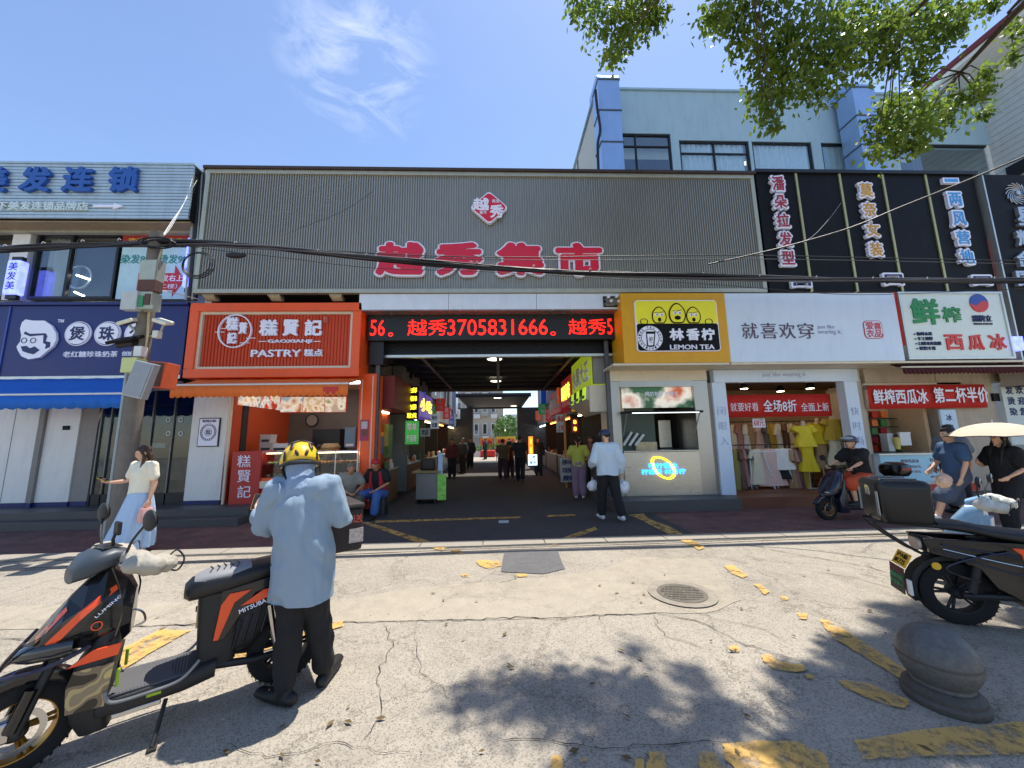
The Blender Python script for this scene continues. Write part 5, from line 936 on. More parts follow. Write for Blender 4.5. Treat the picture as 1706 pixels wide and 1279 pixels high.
Yz = 12.6; PB = M('pale_blue_render', '#a3c1d0', .8, var=.06, scale=.8, bump=.15, bscale=12, dirt=.18)
x0 = FX(1028, 200, Yz) - .85; x1 = FX(1690, 200, Yz); zt = FZ(1200, 154, Yz); zb = 7.0
t = T('pale_blue_building', 'pale blue rendered building with big curtained windows rising behind the right hoardings', 'building', ((x0 + x1) / 2, Yz, 0))
W4 = [(1036, 222, 1120, 300), (1134, 234, 1251, 300), (1256, 236, 1356, 300), (1372, 238, 1440, 300), (1500, 240, 1668, 300)]
rows = [RC(*q, Yz) for q in W4]; zw = max(r[3] for r in rows); xx = x0
bx(x0, x1, Yz, Yz + .3, zw, zt).obj('wall', PB, t); bx(x0 - .02, x1, Yz - .08, Yz + .3, zt, zt + .08).obj('parapet_cap', PB, t)
for (a, b_, c, d_) in rows:
    bx(xx, a, Yz, Yz + .3, zb, zw).obj('pier', PB, t); xx = b_
    if d_ < zw - .01: bx(a, b_, Yz, Yz + .3, d_, zw).obj('lintel', PB, t)
bx(xx, x1, Yz, Yz + .3, zb, zw).obj('pier', PB, t); bx(x0, x0 + .3, Yz + .3, Yz + 7, zb, zt - .5).obj('side_wall', M('pale_side', '#b9bcb6', .8, var=.06, dirt=.2), t); bx(x0, x1, Yz + 3, Yz + 3.2, zb, zt - .5).obj('inner_wall', M('room_blue', '#5a6a78', .8), t)
bx(x0, x1, Yz + .3, Yz + 7, zt - .12, zt - .02).obj('roof', PB, t)
LBG = glass('blue_glass', (.9, .96, .99), .02, .42)
for i, ((a, b_, c, d_), cols_, cu) in enumerate(zip(rows, ((0, .3, 1), (0, .5, 1), (0, 1), (0, 1), (0, 1)), ((), ((.03, .95),), ((.02, .98),), ((.02, .7),), ()))):
    f_ = MB().frame(a, b_, c - 1.2, d_, Yz + .04, Yz + .12, .07).obj('window_frame', FRMD, t)
    ze = d_ - .52
    if i < 2:
        bx(a, b_, Yz + .05, Yz + .11, ze - .03, ze + .03).obj('transom', FRMD, f_)
        xm = a + (b_ - a) * cols_[1]; bx(xm - .03, xm + .03, Yz + .045, Yz + .115, c - 1.1, d_ - .07).obj('mullion', FRMD, f_)
    bx(a, b_, Yz + .08, Yz + .09, c - 1.2, d_).obj('pane', LBG, f_)
    for u, v in cu:
        n = 60; vs = []
        for k in range(n + 1):
            x = a + (b_ - a) * (u + (v - u) * k / n); y = Yz + .17 + .05 * math.sin(k * 1.3) + .02 * math.sin(k * .4); vs += [(x, y, c - 1.2), (x, y, d_)]
        MB().add(vs, [(2 * k, 2 * k + 2, 2 * k + 3, 2 * k + 1) for k in range(n)]).obj('curtain', M('blue_curtain', '#dde6e6', .9, var=.1), f_, smooth=True)
for i, px in enumerate((1243, 1300, 1413)): p = F(px, 272, Yz + .3); MB().ell(p, (.09, .02, .09), 12, 8).obj('lamp', lamp('warm_bulb', '#ffeecb', 3), t)
DCT = M('duct_metal', '#9dbbe0', .38, .55, var=.08, scale=1.5, dirt=.1)
def duct(a, b_, ytop, ybot, Y, lb, lean=0.):
    x0, x1 = FX(a, 220, Y), FX(b_, 220, Y); zt_, zb_ = FZ((a + b_) / 2, ytop, Y), FZ((a + b_) / 2, ybot, Y); t = T('ventilation_duct', lb, 'duct', ((x0 + x1) / 2, Y, zb_)); n = 3; D = .7
    for i in range(n): za, zc = zb_ + (zt_ - zb_) * i / n, zb_ + (zt_ - zb_) * (i + 1) / n; bx(x0, x1, Y, Y + D, za + .02, zc - .02).obj('duct_section', DCT, t, bevel=.01); bx(x0 - .03, x1 + .03, Y - .03, Y + D + .03, zc - .019, zc + .019).obj('joint_flange', M('duct_flange', '#6b7480', .4, .6), t)
    mb = MB(); pts = [(Y, zt_ + .02)] + [(Y + .35 - .35 * math.cos(R(k * 15)), zt_ + .02 + .35 * math.sin(R(k * 15))) for k in range(1, 7)] + [(Y + 1.2, zt_ + .37), (Y + 1.2, zt_ + .02)]
    mb.prism([(x0, y, z) for y, z in pts], (0, 0, 0), (x1 - x0, 0, 0)); mb.obj('elbow', DCT, t); return t
duct(1001, 1037, 132, 290, Yz - .9, 'blue grey metal ventilation duct at the left corner of the pale blue building'); duct(1432, 1470, 145, 290, Yz - .9, 'blue grey metal ventilation duct half hidden by leaves on the pale blue building')
MB().tube(smoothline([F(992, 150, Yz - 1), F(995, 180, Yz - 1), F(1000, 215, Yz - 1), F(996, 240, Yz - 1), F(997, 282, Yz - 1)], 5), .05).solo('black_hose', 'black hose hanging beside the left ventilation duct', 'hose', [DARK], smooth=True)
X0 = 19.8; Zr = 16.2
t = T('gabled_building', 'white sided building with dark red eaves at the top right corner', 'building', (X0 + 3, 13, 0)); SID = M('white_siding', '#c3c8c6', .7, var=.05, dirt=.15)
for k in range(34): bx(X0, X0 + .1, 10.5, 15.2, 7 + k * .26, 7 + k * .26 + .245).obj('siding_board', SID, t)
bx(X0 + .101, X0 + 8, 10.5, 15.2, 0, Zr - .4).obj('wall', SID, t); bx(X0 - 1.5, X0 + 8, 10, 15.6, Zr - .3, Zr - .15).obj('soffit', M('soffit_white', '#d9dad4', .7), t); bx(X0 - 1.6, X0 + 8, 9.9, 15.7, Zr - .148, Zr + .05).obj('eave', M('dark_red_eave', '#6a2028', .6, var=.1), t)
rf = MB().prism([(X0 - 1.6, 9.9, Zr + .052), (X0 + 8, 9.9, Zr + 4), (X0 + 8, 9.9, Zr + .052)], (0, 0, 0), (0, 5.8, 0)).obj('roof', M('dark_red_roof', '#5c2228', .7, var=.15), t)
MB().tube([(X0 - .05, 12.7, 7), (X0 - .05, 12.7, Zr - .3)], .09).obj('downpipe', M('soffit_white', '#d9dad4'), t, smooth=True); bx(X0 - .08, X0, 11.2, 12.3, 11.2, 11.7).obj('dark_sill', DARK, t)
def WX(px, py, xw):                      # point where the sight line meets the wall plane x = xw
    d = ray(px, py); t = xw / d.x; return Vector((xw, d.y * t, CH + d.z * t))
XL, XR = -3.0, 2.75
GREYW = M('arcade_wall', '#8b8a86', .8, var=.12, scale=1.5, dirt=.35); DK = M('arcade_roof', '#2e3034', .6, .2, var=.2)
ST(bx(-9, XL - .6, 11.5, 28.3, .0, 7.2), 'arcade_wall', GREYW); ST(bx(XR + 1.3, 9, 11.5, 28.3, .0, 7.2), 'arcade_wall', GREYW)
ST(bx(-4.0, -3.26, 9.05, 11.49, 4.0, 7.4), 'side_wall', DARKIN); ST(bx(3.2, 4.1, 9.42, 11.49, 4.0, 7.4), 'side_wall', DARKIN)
zr_ = 4.05
t = T('arcade_roof', 'flat dark canopy roof over the front half of the market arcade', 'roof', (0, 13.5, zr_))
bx(-4.0, 4.0, 9.2, 17.9, zr_ + .12, zr_ + .2).obj('roof_sheet', DK, t)
for i in range(8): y = 9.6 + i * 1.15; bx(-3.99, 3.99, y, y + .1, zr_, zr_ + .118).obj('purlin', DK, t)
for x in (-2.2, 0, 2.2): bx(x - .05, x + .05, 9.3, 17.8, zr_ - .06, zr_ - .001).obj('beam', M('arcade_beam', '#3a3c40', .5, .3), t)
bx(-4.2, 4.2, 17.9, 18.05, zr_ - .1, zr_ + .3).obj('edge_beam', M('arcade_edge', '#6a5d55', .6), t)
t = T('rear_canopy', 'dark grey sheet canopy over the far half of the market arcade', 'roof', (-.3, 23, 3.9)); bx(-2.25, 1.75, 19.6, 27.6, 3.95, 4.05).obj('roof_sheet', M('rear_canopy_grey', '#59616a', .6, var=.1), t); bx(-2.25, 1.75, 27.45, 27.6, 3.85, 3.949).obj('edge_beam', DK, t); bx(-2.25, 1.75, 19.6, 19.75, 3.85, 3.949).obj('edge_beam', DK, t)
for x in (-2.15, 1.65): MB().tube([(x, 27.5, .02), (x, 27.5, 3.9)], .05).obj('post', DARK, t)
for i, (px, py, Y) in enumerate(((824, 598, 10.9), (826, 636, 15.2), (856, 679, 26.0), (829, 664, 20.6))):
    x = FX(px, py, Y); z = (zr_ - .002) if i < 2 else 3.94 
    tt = T('round_ceiling_light', ['nearest', 'second', 'farthest', 'third'][i] + ' round ceiling light under the arcade canopy', 'ceiling light', (x, Y, z), group='round ceiling lights of the arcade'); MB().lathe([(.001, -.05), (.2, -.05), (.24, -.03), (.24, 0)], (x, Y, z), 24).obj('diffuser', lamp('dim_lamp', '#fff2d8', 2.2 if i else 2.2), tt, smooth=True); MB().lathe([(.24, -.04), (.26, -.04), (.26, 0)], (x, Y, z), 24).obj('rim', ALU, tt)
for (xw, sgn, nm) in ((XL, -1, 'left'), (XR, 1, 'right')):
    t = T('cladding_band', 'row of grey cladding panels above the shopfronts on the %s side of the arcade' % ('pastry' if sgn < 0 else 'kiosk'), 'cladding', (xw, 18, 2.6))
    for i in range(14):
        y = 12.6 + i * 1.1; bx(min(xw, xw + sgn * .4), max(xw, xw + sgn * .4), y, y + 1.07, 2.55, 3.45).obj('panel', M('clad%d' % (i % 3), ['#a09d98', '#8d8b88', '#b5b2ac'][i % 3], .5, .2, var=.1, dirt=.2), t)
    for i in range(14): y = 12.6 + i * 1.1; bx(min(xw, xw + sgn * .5), max(xw, xw + sgn * .5), y, y + 1.1, 3.47, 3.55).obj('gutter', DK, t)
    t = T('upper_wall', 'grey rendered upper storey with narrow dark windows on the %s side of the arcade' % ('pastry' if sgn < 0 else 'kiosk'), 'wall', (xw, 20, 3.6)); xa = xw + sgn * .25
    bx(min(xa, xa + sgn * .3), max(xa, xa + sgn * .3), 12.5, 28, 3.56, 6.8).obj('render', GREYW, t)
    for i in range(8): y = 13.5 + i * 1.8; bx(min(xa, xa - sgn * .01), max(xa, xa - sgn * .01), y, y + .45, 3.9, 5.2).obj('window', DGL, t)
bx(-2.98, -2.75, 24.0, 25.2, 3.3, 6.6).solo('blue_white_panel', 'white and blue upright panel on the far left upper wall of the arcade', 'panel', [M('panel_bluewhite', '#cfd9ee', .4)]); bx(-2.99, -2.7, 22.6, 23.0, 4.6, 6.6).solo('blue_sign_strip', 'bright blue sign strip high on the far left wall of the arcade', 'sign', [M('bright_blue', '#1f6fe0', .4)]); bx(2.45, 2.74, 21.0, 21.6, 3.6, 6.6).solo('blue_sign_strip', 'bright blue sign strip high on the far right wall of the arcade', 'sign', [M('bright_blue', '#1f6fe0')])
rr = random.Random(21)
def stall(side, y0, y1, lb, wall, glow, sign=None, text_='', tc=None, zs=(2.45, 3.3), dp=1.2):
    sg = -1 if side < 0 else 1; xw = XL if sg < 0 else XR; t = T('market_stall', lb, 'market stall', (xw, (y0 + y1) / 2, 0))
    def B(a, b_, c, d_, e, f_): return bx(min(xw + sg * a, xw + sg * b_), max(xw + sg * a, xw + sg * b_), c, d_, e, f_)
    B(.0, dp, y0, y0 + .06, .02, 2.5).obj('partition', wall, t); B(dp - .05, dp, y0 + .06, y1, .02, 2.5).obj('back_panel', wall, t); B(.0, dp, y0, y1, 2.5, 2.54).obj('ceiling', DK, t)
    B(-.05, .25, y0 + .1, y1 - .15, .02, .85).obj('counter', M('stall_counter%d' % rr.randint(0, 2), rr.choice(['#6a6a68', '#7a5a3c', '#4a4a4c']), .5, var=.2), t); B(-.07, .26, y0 + .1, y1 - .15, .852, .89).obj('counter_top', ALU, t)
    B(.2, .26, y0 + .25, y1 - .3, 2.42, 2.46).obj('light_tube', lamp('stall_glow_' + glow, {'w': '#ffe3b0', 'c': '#d8e8ff', 'o': '#ff9a40'}[glow], 7), t)
    for k in range(7):
        x = xw + sg * rr.uniform(.0, .2); y = rr.uniform(y0 + .2, y1 - .3); h = rr.uniform(.08, .25); MB().lathe([(.05, 0), (.06, h * .3), (.055, h), (.02, h + .03)], (x, y, .89), 10).obj('jar', M('goods%d' % (k % 5), ['#b86a2c', '#d8c49a', '#9a2c24', '#4c6a3a', '#c9c9c9'][k % 5], .5), t, smooth=True)
    for k in range(4): y = y0 + .2 + k * (y1 - y0 - .3) / 4; B(dp - .2, dp - .06, y, y + (y1 - y0) / 5, rr.uniform(1.1, 1.5), rr.uniform(1.7, 2.2)).obj('shelf_goods', M('shelfgoods%d' % (k % 4), ['#a83a2a', '#3a6a9a', '#c9a040', '#6a8a4a'][k % 4], .5, var=.4, scale=9), t)
    if sign:
        B(-.35, .1, y0 + .05, y1 - .05, zs[0], zs[1]).obj('sign_box', sign, t, bevel=.01)
        if text_:
            ln = (y1 - y0) * .82; o_ = Vector((xw - sg * .352, y0 + (y1 - y0) * .09 if sg < 0 else y1 - (y1 - y0) * .09, zs[0])); U = Vector((0, 1 if sg < 0 else -1, 0))
            text(MB(), text_, 0, ln, (zs[1] - zs[0]) * .22, (zs[1] - zs[0]) * .78, 0, .02, .03, side=(o_, U, Vector((0, 0, 1)))).obj('lettering', tc or LETW, t)
    return t
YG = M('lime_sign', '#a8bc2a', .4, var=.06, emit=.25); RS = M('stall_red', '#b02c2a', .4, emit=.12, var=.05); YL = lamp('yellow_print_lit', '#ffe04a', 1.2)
stall(-1, 9.4, 11.3, 'orange pastry side stall with lit bread shelves at the left of the arcade entrance', M('side_orange', '#c8501f', .5), 'w', M('deep_red_sign', '#7a2a24', .5), '', dp=.34)
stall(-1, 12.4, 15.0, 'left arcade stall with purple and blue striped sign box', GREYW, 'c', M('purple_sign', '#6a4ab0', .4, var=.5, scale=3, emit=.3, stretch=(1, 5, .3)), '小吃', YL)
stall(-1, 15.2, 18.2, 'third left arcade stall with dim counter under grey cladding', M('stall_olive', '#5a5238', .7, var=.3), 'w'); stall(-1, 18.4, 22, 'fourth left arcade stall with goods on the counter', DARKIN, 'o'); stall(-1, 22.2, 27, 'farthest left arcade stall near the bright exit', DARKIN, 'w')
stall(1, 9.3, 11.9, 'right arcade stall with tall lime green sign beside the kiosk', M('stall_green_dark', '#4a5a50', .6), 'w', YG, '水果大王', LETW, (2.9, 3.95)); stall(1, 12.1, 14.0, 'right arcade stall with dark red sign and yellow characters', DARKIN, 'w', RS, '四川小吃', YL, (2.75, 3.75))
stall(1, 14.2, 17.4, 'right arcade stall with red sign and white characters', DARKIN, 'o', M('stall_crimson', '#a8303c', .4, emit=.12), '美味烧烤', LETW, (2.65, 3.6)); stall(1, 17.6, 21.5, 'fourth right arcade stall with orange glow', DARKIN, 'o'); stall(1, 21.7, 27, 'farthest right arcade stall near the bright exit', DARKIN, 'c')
x0, z0 = 2.3, 2.35
t = T('green_price_board', 'slanted lime and black price board hanging over the right front stall', 'price board', (2.6, 10, 2.35)); mb = MB().prism([(2.25, 9.35, 2.62), (2.75, 9.35, 2.28), (2.78, 9.35, 2.32), (2.28, 9.35, 2.95)], (0, 0, 0), (0, 2.4, 0)); mb.obj('board', M('board_backing', '#d8d6cc', .5), t)
for k in range(6): y = 9.45 + k * .38; MB().prism([(2.235, y, 2.62), (2.252, y, 2.62), (2.275, y, 2.94), (2.258, y, 2.94)], (0, 0, 0), (0, .34, 0)).obj('price_panel', M('price_lime', '#b4d82a', .4, emit=.5) if k % 2 == 0 else M('price_dark', '#24382c', .4, var=.5, scale=20), t); text(MB(), '招牌', -.3, -.04, .03, .12, 0, .004, .02, side=(Vector((2.234, y, 2.62)), Vector((0, -1, 0)), Vector((.02, 0, 1)).normalized())).obj('price_lettering', BLACK if k % 2 == 0 else LETW, t)
t = T('white_board_end', 'pale panel end of the signs beside the right entrance post', 'panel', (2.9, 9.2, 2.2)); bx(2.3, 3.15, 9.2, 9.3, 2.28, 2.95).obj('lower_panel', CREAM, t); bx(2.42, 3.1, 9.2, 9.3, 3.0, 4.0).obj('upper_panel', GREYW, t)
def faceboard(a, y0, b2, y1, Y, lb, m_, lines, tm, nm='menu_board'):
    x0, x1, z0, z1 = RC(a, y0, b2, y1, Y); t = T(nm, lb, 'menu board', ((x0 + x1) / 2, Y, z0)); bx(x0, x1, Y, Y + .08, z0, z1).obj('case', m_, t, bevel=.006); n = len(lines); h = (z1 - z0) / n
    for i, s_ in enumerate(lines): text(MB(), s_, x0 + .05, x1 - .05, z1 - (i + .82) * h, z1 - (i + .18) * h, Y, .008, .03).obj('lettering', tm, t)
    return t
faceboard(676, 643, 697, 699, 11.4, 'black menu board with glowing yellow lettering on the left of the arcade', BLACK, ['生鲜', '烧烤炸串', '奶茶', '冷饮 小吃'], lamp('yellow_led', '#f0e030', 1.6)); faceboard(675, 701, 697, 740, 11.35, 'green and white lit menu board below the yellow lettering', M('green_menu', '#3aa84a', .4, var=.3, scale=3, emit=.25), ['菜单', '价目表'], LETW)
faceboard(717, 690, 731, 714, 12.0, 'small tilted white board hanging over the left stall', LETW, ['特价', '优惠'], BLUE); faceboard(700, 713, 716, 727, 12.3, 'small grey notice under the left hanging board', M('notice_grey', '#b8b8bc', .5), ['欢迎'], NV)
faceboard(927, 690, 941, 720, 13.2, 'small pale blue double notice hanging in front of the right stalls', M('notice_pale', '#a9c4da', .5), ['新品', '上市'], RP); faceboard(953, 697, 963, 720, 12.2, 'narrow red board with yellow characters beside the woman in yellow', RED, ['串', '串'], YL)
rr = random.Random(44); SGN = ['#b8302a', '#2a8a4a', '#d8a82a', '#2c62b0', '#c8d0d4', '#8a3aa0', '#d8602a']
for i, (s_, wd) in enumerate(zip(('面馆', '炸鸡', '奶茶', '凉皮', '水果', '烤串', '饺子', '花店', '卤味', '米粉', '甜品', '包子'), rr.choices(range(7), k=12))):
    sd_ = -1 if i % 2 else 1; y = 12.2 + i * 1.15; xa = -2.82 if sd_ < 0 else 2.58; w_ = .15 + .05 * (i % 3); z = 2.5 + .25 * (i % 3); tt = T('hanging_sign', ['red', 'green', 'yellow', 'blue', 'pale grey', 'purple', 'orange'][wd] + ' hanging sign, ' + ['nearest', 'second', 'third', 'fourth', 'fifth', 'farthest'][i // 2] + ' over the %s stalls of the arcade' % ('left' if sd_ < 0 else 'right'), 'hanging sign', (xa, y, z), group='signs hanging over the arcade stalls')
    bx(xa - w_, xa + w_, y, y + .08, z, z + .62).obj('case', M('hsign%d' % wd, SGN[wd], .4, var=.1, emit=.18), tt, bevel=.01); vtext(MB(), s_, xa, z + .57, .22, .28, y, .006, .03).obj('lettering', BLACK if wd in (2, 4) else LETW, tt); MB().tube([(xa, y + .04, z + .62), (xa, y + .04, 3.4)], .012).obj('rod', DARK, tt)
x0, x1, z0, z1 = RC(693, 778, 740, 812, 10.0)
t = T('steel_cart', 'low grey food cart with a glowing green price sheet at the left of the arcade', 'food cart', ((x0 + x1) / 2, 10.0, .02)); bx(x0, x1 - .18, 10.0, 10.7, .12, .78).obj('body', M('cart_grey', '#7d7d78', .5, .3, var=.1), t, bevel=.01); bx(x0 - .1, x1 - .1, 9.95, 10.75, .79, .84).obj('top', M('cart_top', '#8a7a4a', .5), t); bx(x0, x0 + .05, 10, 10.7, .02, .12).obj('foot', DARK, t); bx(x1 - .25, x1 - .2, 10, 10.7, .02, .12).obj('foot', DARK, t)
bx(x1 - .17, x1 + .05, 9.97, 10.02, .1, .75).obj('green_sheet', M('green_sheet', '#6aa84a', .5, var=.6, scale=14, emit=.12), t); bx(x1 - .17, x1 - .05, 10.03, 10.1, .76, 1.3).obj('pale_card', M('notice_pale', '#a9c4da'), t); bx(x0 + .05, x1 - .3, 10.3, 10.6, .84, 1.15).obj('pans', M('dark_steel', '#2b2a2a'), t, bevel=.03)
faceboard(934, 763, 956, 803, 11.2, 'black framed standing board with a cartoon cook beside the woman in yellow', M('sandwich_grey', '#a8aaa4', .5), ['招牌小吃', '欢迎光临', '厨'], NV, 'standing_board')
faceboard(880, 757, 895, 775, 16, 'glowing blue white floor sign on the right side of the arcade', lamp('glow_blue', '#b8dcff', 1.5), ['小吃', '夜市'], BLUE, 'floor_sign'); faceboard(881, 727, 888, 757, 16.5, 'narrow glowing orange pillar sign on the right side of the arcade', lamp('glow_orange', '#ff7a1c', 1.4), ['火', '锅'], YL, 'pillar_sign')
t = T('wooden_pole', 'thin pale wooden pole beside the right arcade stalls', 'pole', (FX(941, 730, 12.5), 12.5, 0)); MB().tube([(FX(941, 730, 12.5), 12.5, .02), (FX(940, 690, 12.5), 12.5, FZ(940, 690, 12.5))], .04).obj('shaft', M('pale_wood', '#c08a4a', .6), t)
ST(bx(-3.6, -1.85, 26.6, 27.4, 0, 3.85), 'end_wall', M('dim_end_wall', '#5a5652', .8, var=.3)); ST(bx(1.35, 3.4, 26.6, 27.4, 0, 3.85), 'end_wall', M('dim_end_wall', '#5a5652'))
sheet('yard', [(-14, 28.25), (14, 28.25), (14, 60), (-14, 60)], .006, CEM)
Y = 48; x0, x1, z0, z1 = RC(755, 560, 838, 735, Y); OLDW = M('old_render', '#b5ada0', .85, var=.2, scale=.6, dirt=.5)
t = T('apartment_block', 'old grey apartment block with balconies and window cages beyond the arcade exit', 'building', ((x0 + x1) / 2, Y, 0)); bx(x0, x1, Y, Y + 10, 0, 19).obj('wall', OLDW, t); rr = random.Random(3)
for i in range(6):
    for j in range(5):
        xa = x0 + .5 + j * (x1 - x0 - 1) / 5; za = 2.2 + i * 2.8; w_ = (x1 - x0 - 1) / 5 - .5
        f_ = MB().frame(xa, xa + w_, za, za + 1.4, Y - .12, Y + .02, .08).obj('window', WHITE, t); bx(xa + .08, xa + w_ - .08, Y - .02, Y - .01, za + .08, za + 1.32).obj('pane', DGL, f_)
        if (i + j) % 2 == 0:
            b_ = bx(xa - .1, xa + w_ + .1, Y - .7, Y - .13, za - .45, za - .35).obj('balcony', OLDW, t); mb = MB()
            for k in range(7): mb.box(xa - .1 + k * (w_ + .16) / 6, xa - .06 + k * (w_ + .16) / 6, Y - .7, Y - .66, za - .34, za + .5)
            mb.obj('railing', M('rail_pale', '#c9ccc9', .5), b_, kind='stuff')
        else: bx(xa, xa + .8, Y - .45, Y - .13, za - .75, za - .2).obj('air_conditioner', WHITE, t)
rb(844, 690, 866, 730, 75, 8, M('far_block', '#b9c3cc', .8, var=.1), 'far_building', None, kind='structure')
def foliage(mb, c, r_, n, leaf, rnd, flat=1.):
    for _ in range(n):
        while 1:
            p = Vector((rnd.uniform(-1, 1), rnd.uniform(-1, 1), rnd.uniform(-1, 1)))
            if .3 < p.length < 1: break
        p = Vector((p.x * r_[0], p.y * r_[1], p.z * r_[2])) + Vector(c); a = Vector((rnd.gauss(0, 1), rnd.gauss(0, 1), rnd.gauss(0, .6))).normalized(); b_ = a.orthogonal().normalized(); b_ = (b_ + a.cross(b_) * rnd.uniform(-1, 1)).normalized()
        l_ = leaf * rnd.uniform(.7, 1.3); u = b_ * l_ * .5; v = a.cross(b_).normalized() * l_ * .27; k = a * l_ * .08
        mb.add([p - u, p + v + k, p + u, p - v + k], [(0, 1, 2), (0, 2, 3)])
LEAF1 = M('leaf_green', '#5f8436', .5, var=.35, scale=2)
t = T('yard_tree', 'light green tree in the bright yard beyond the arcade exit', 'tree', (FX(848, 720, 40), 40, 0)); c = F(846, 716, 40); MB().tube([(c.x, 40, 0), (c.x, 40, c.z)], [.15, .08]).obj('trunk', M('bark', '#4a3c2e', .9), t); mb = MB(); foliage(mb, c, (1.6, 1.5, 1.7), 1500, .3, random.Random(2)); mb.obj('crown', LEAF1, t)
for (a, b2, c0, d_, lb, cl, tx) in ((800, 822, 729, 745, 'orange and pink food banner in the sunny yard beyond the arcade', '#e88a3a', '美食'), (827, 859, 727, 744, 'yellow banner with orange characters in the sunny yard beyond the arcade', '#e8b83a', '美食广场')):
    x0, x1, z0, z1 = RC(a, c0, b2, d_, 36); t = T('yard_banner', lb, 'banner', ((x0 + x1) / 2, 36, z0)); bx(x0, x1, 36, 36.1, z0, z1).obj('cloth', M('yard_' + cl, cl, .6, var=.15), t); text(MB(), tx, x0 + .1, x1 - .1, z0 + .2, z1 - .2, 36, .02, .03).obj('lettering', PINK, t)
    for x in (x0, x1): MB().tube([(x, 36.05, 0), (x, 36.05, z1)], .04).obj('post', DARK, t)
x0, x1, z0, z1 = RC(800, 750, 825, 766, 34); bx(x0, x1, 34, 35, 0.01, z1).solo('red_booth', 'red covered booth in the sunny yard beyond the arcade', 'booth', [RED], bevel=.1)
t = T('planter_hedge', 'low row of green planters behind the red booth in the yard', 'hedge', (-1, 35.5, 0)); bx(-2.4, 1.6, 35.2, 35.5, 0.01, .5).obj('trough', WHITE, t); mb = MB(); foliage(mb, (-.4, 35.35, .8), (2, .3, .4), 900, .16, random.Random(5)); mb.obj('foliage', LEAF1, t)
ST(bx(-14, -4.2, 9.7, 28, 4.6, 4.7), 'flat_roof', DK)
pb = G(193, 907); PX, PY = pb.x, pb.y; ztop = 5.6
CONC = M('pole_concrete', '#736d64', .85, var=.25, scale=4, bump=.4, bscale=25, dirt=.45)
t = T('utility_pole', 'weathered concrete utility pole hung with boxes and cameras in front of the navy sign', 'utility pole', (PX, PY, 0))
MB().lathe([(.135, 0), (.13, 2), (.115, 4), (.1, ztop)], (PX, PY, 0), 24).obj('shaft', CONC, t, smooth=True)
MB().tube([(PX - .16, PY - .05, .02), (PX - .15, PY - .05, 2.9)], .028).obj('conduit', M('pipe_grey', '#9aa3a2'), t, smooth=True); MB().tube(smoothline([(PX + .13, PY - .06, 2.7), (PX + .14, PY - .08, 3.6), (PX + .12, PY - .1, 4.4), (PX + .18, PY - .05, 5.3)], 6), .016).obj('cable', M('beige_cable', '#b8ad8a', .6), t, smooth=True)
def onpole(a, y0, b2, y1, dY, d, lb, nm, cat, m_, tilt=0., lid=None):
    Yp = PY + dY; x0, x1, z0, z1 = RC(a, y0, b2, y1, Yp); cx_, cz_ = (x0 + x1) / 2, (z0 + z1) / 2; tt = T(nm, lb, cat, (cx_, Yp, z0)); Mx = Matrix.Translation((cx_, Yp, cz_)) @ Matrix.Rotation(R(tilt), 4, 'Y'); hx, hz = (x1 - x0) / 2, (z1 - z0) / 2
    MB().box(-hx, hx, 0, d, -hz, hz, Mx).obj('case', m_, tt, bevel=.008)
    if lid: MB().box(-hx + .02, hx - .02, -.012, -.001, -hz + .02, hz - .02, Mx).obj('door', lid, tt)
    return tt
GB = M('box_grey_green', '#a9b3a6', .5, .2, var=.12, dirt=.3); RUST = M('rusty_box', '#5c4038', .8, var=.4, scale=5)
onpole(232, 432, 262, 468, -.3, .16, 'grey stained metal box at the top of the utility pole', 'junction_box', 'junction box', M('stained_grey', '#8f938c', .7, var=.2, dirt=.5), lid=GB); onpole(229, 465, 258, 484, -.32, .16, 'rusty brown box with red label second from the top of the utility pole', 'junction_box', 'junction box', RUST)
b_ = onpole(201, 485, 227, 515, -.34, .12, 'pale plastic box at the left of the open meter box on the utility pole', 'junction_box', 'junction box', M('pale_plastic', '#b8bfbc', .4, var=.1, dirt=.3)); m_ = onpole(227, 485, 252, 514, -.3, .2, 'open meter box with green part inside on the utility pole', 'meter_box', 'meter box', GB); rb(230, 492, 238, 510, PY - .32, .02, M('green_part', '#2f8a5c', .5), 'green_meter', m_); rb(240, 489, 249, 507, PY - .318, .015, RUST, 'terminal_block', m_)
for side, a, b2, lb in ((-1, 203, 225, 'white floodlight on the left side of the utility pole above the black one'), (1, 262, 281, 'white floodlight on the right side of the utility pole')):
    p = F((a + b2) / 2, 537, PY - .15); tt = T('camera_lamp', lb, 'floodlight', (p.x, p.y, p.z - .05)); Mx = Matrix.Translation(p) @ Matrix.Rotation(R(18 * side), 4, 'Y') @ Matrix.Rotation(R(20), 4, 'X'); MB().box(-.13, .13, -.09, .09, -.02, .05, Mx).obj('housing', M('lamp_cream', '#d8d6c4', .5), tt, bevel=.02); MB().box(-.1, .1, -.07, .07, -.026, -.021, Mx).obj('lens', DARK, tt); MB().tube([p + Vector((0, .02, -.04)), p + Vector((-side * .12, .1, -.2)), Vector((PX + side * .1, PY, p.z - .22))], .02).obj('arm', GB, tt)
p = F(207, 566, PY - .2); tt = T('black_floodlight', 'large black solar floodlight on a bracket at the left of the utility pole', 'floodlight', (p.x, p.y, p.z - .1)); Mx = Matrix.Translation(p) @ Matrix.Rotation(R(-8), 4, 'Y') @ Matrix.Rotation(R(30), 4, 'X'); MB().box(-.2, .24, -.14, .14, -.02, .03, Mx).obj('panel', BLACK, tt, bevel=.01); MB().box(-.12, .16, -.1, .1, -.12, -.022, Mx).obj('housing', DARK, tt, bevel=.03); MB().tube([p, p + Vector((.22, .1, -.14)), (PX, PY, p.z - .2)], .022).obj('arm', DARK, tt)
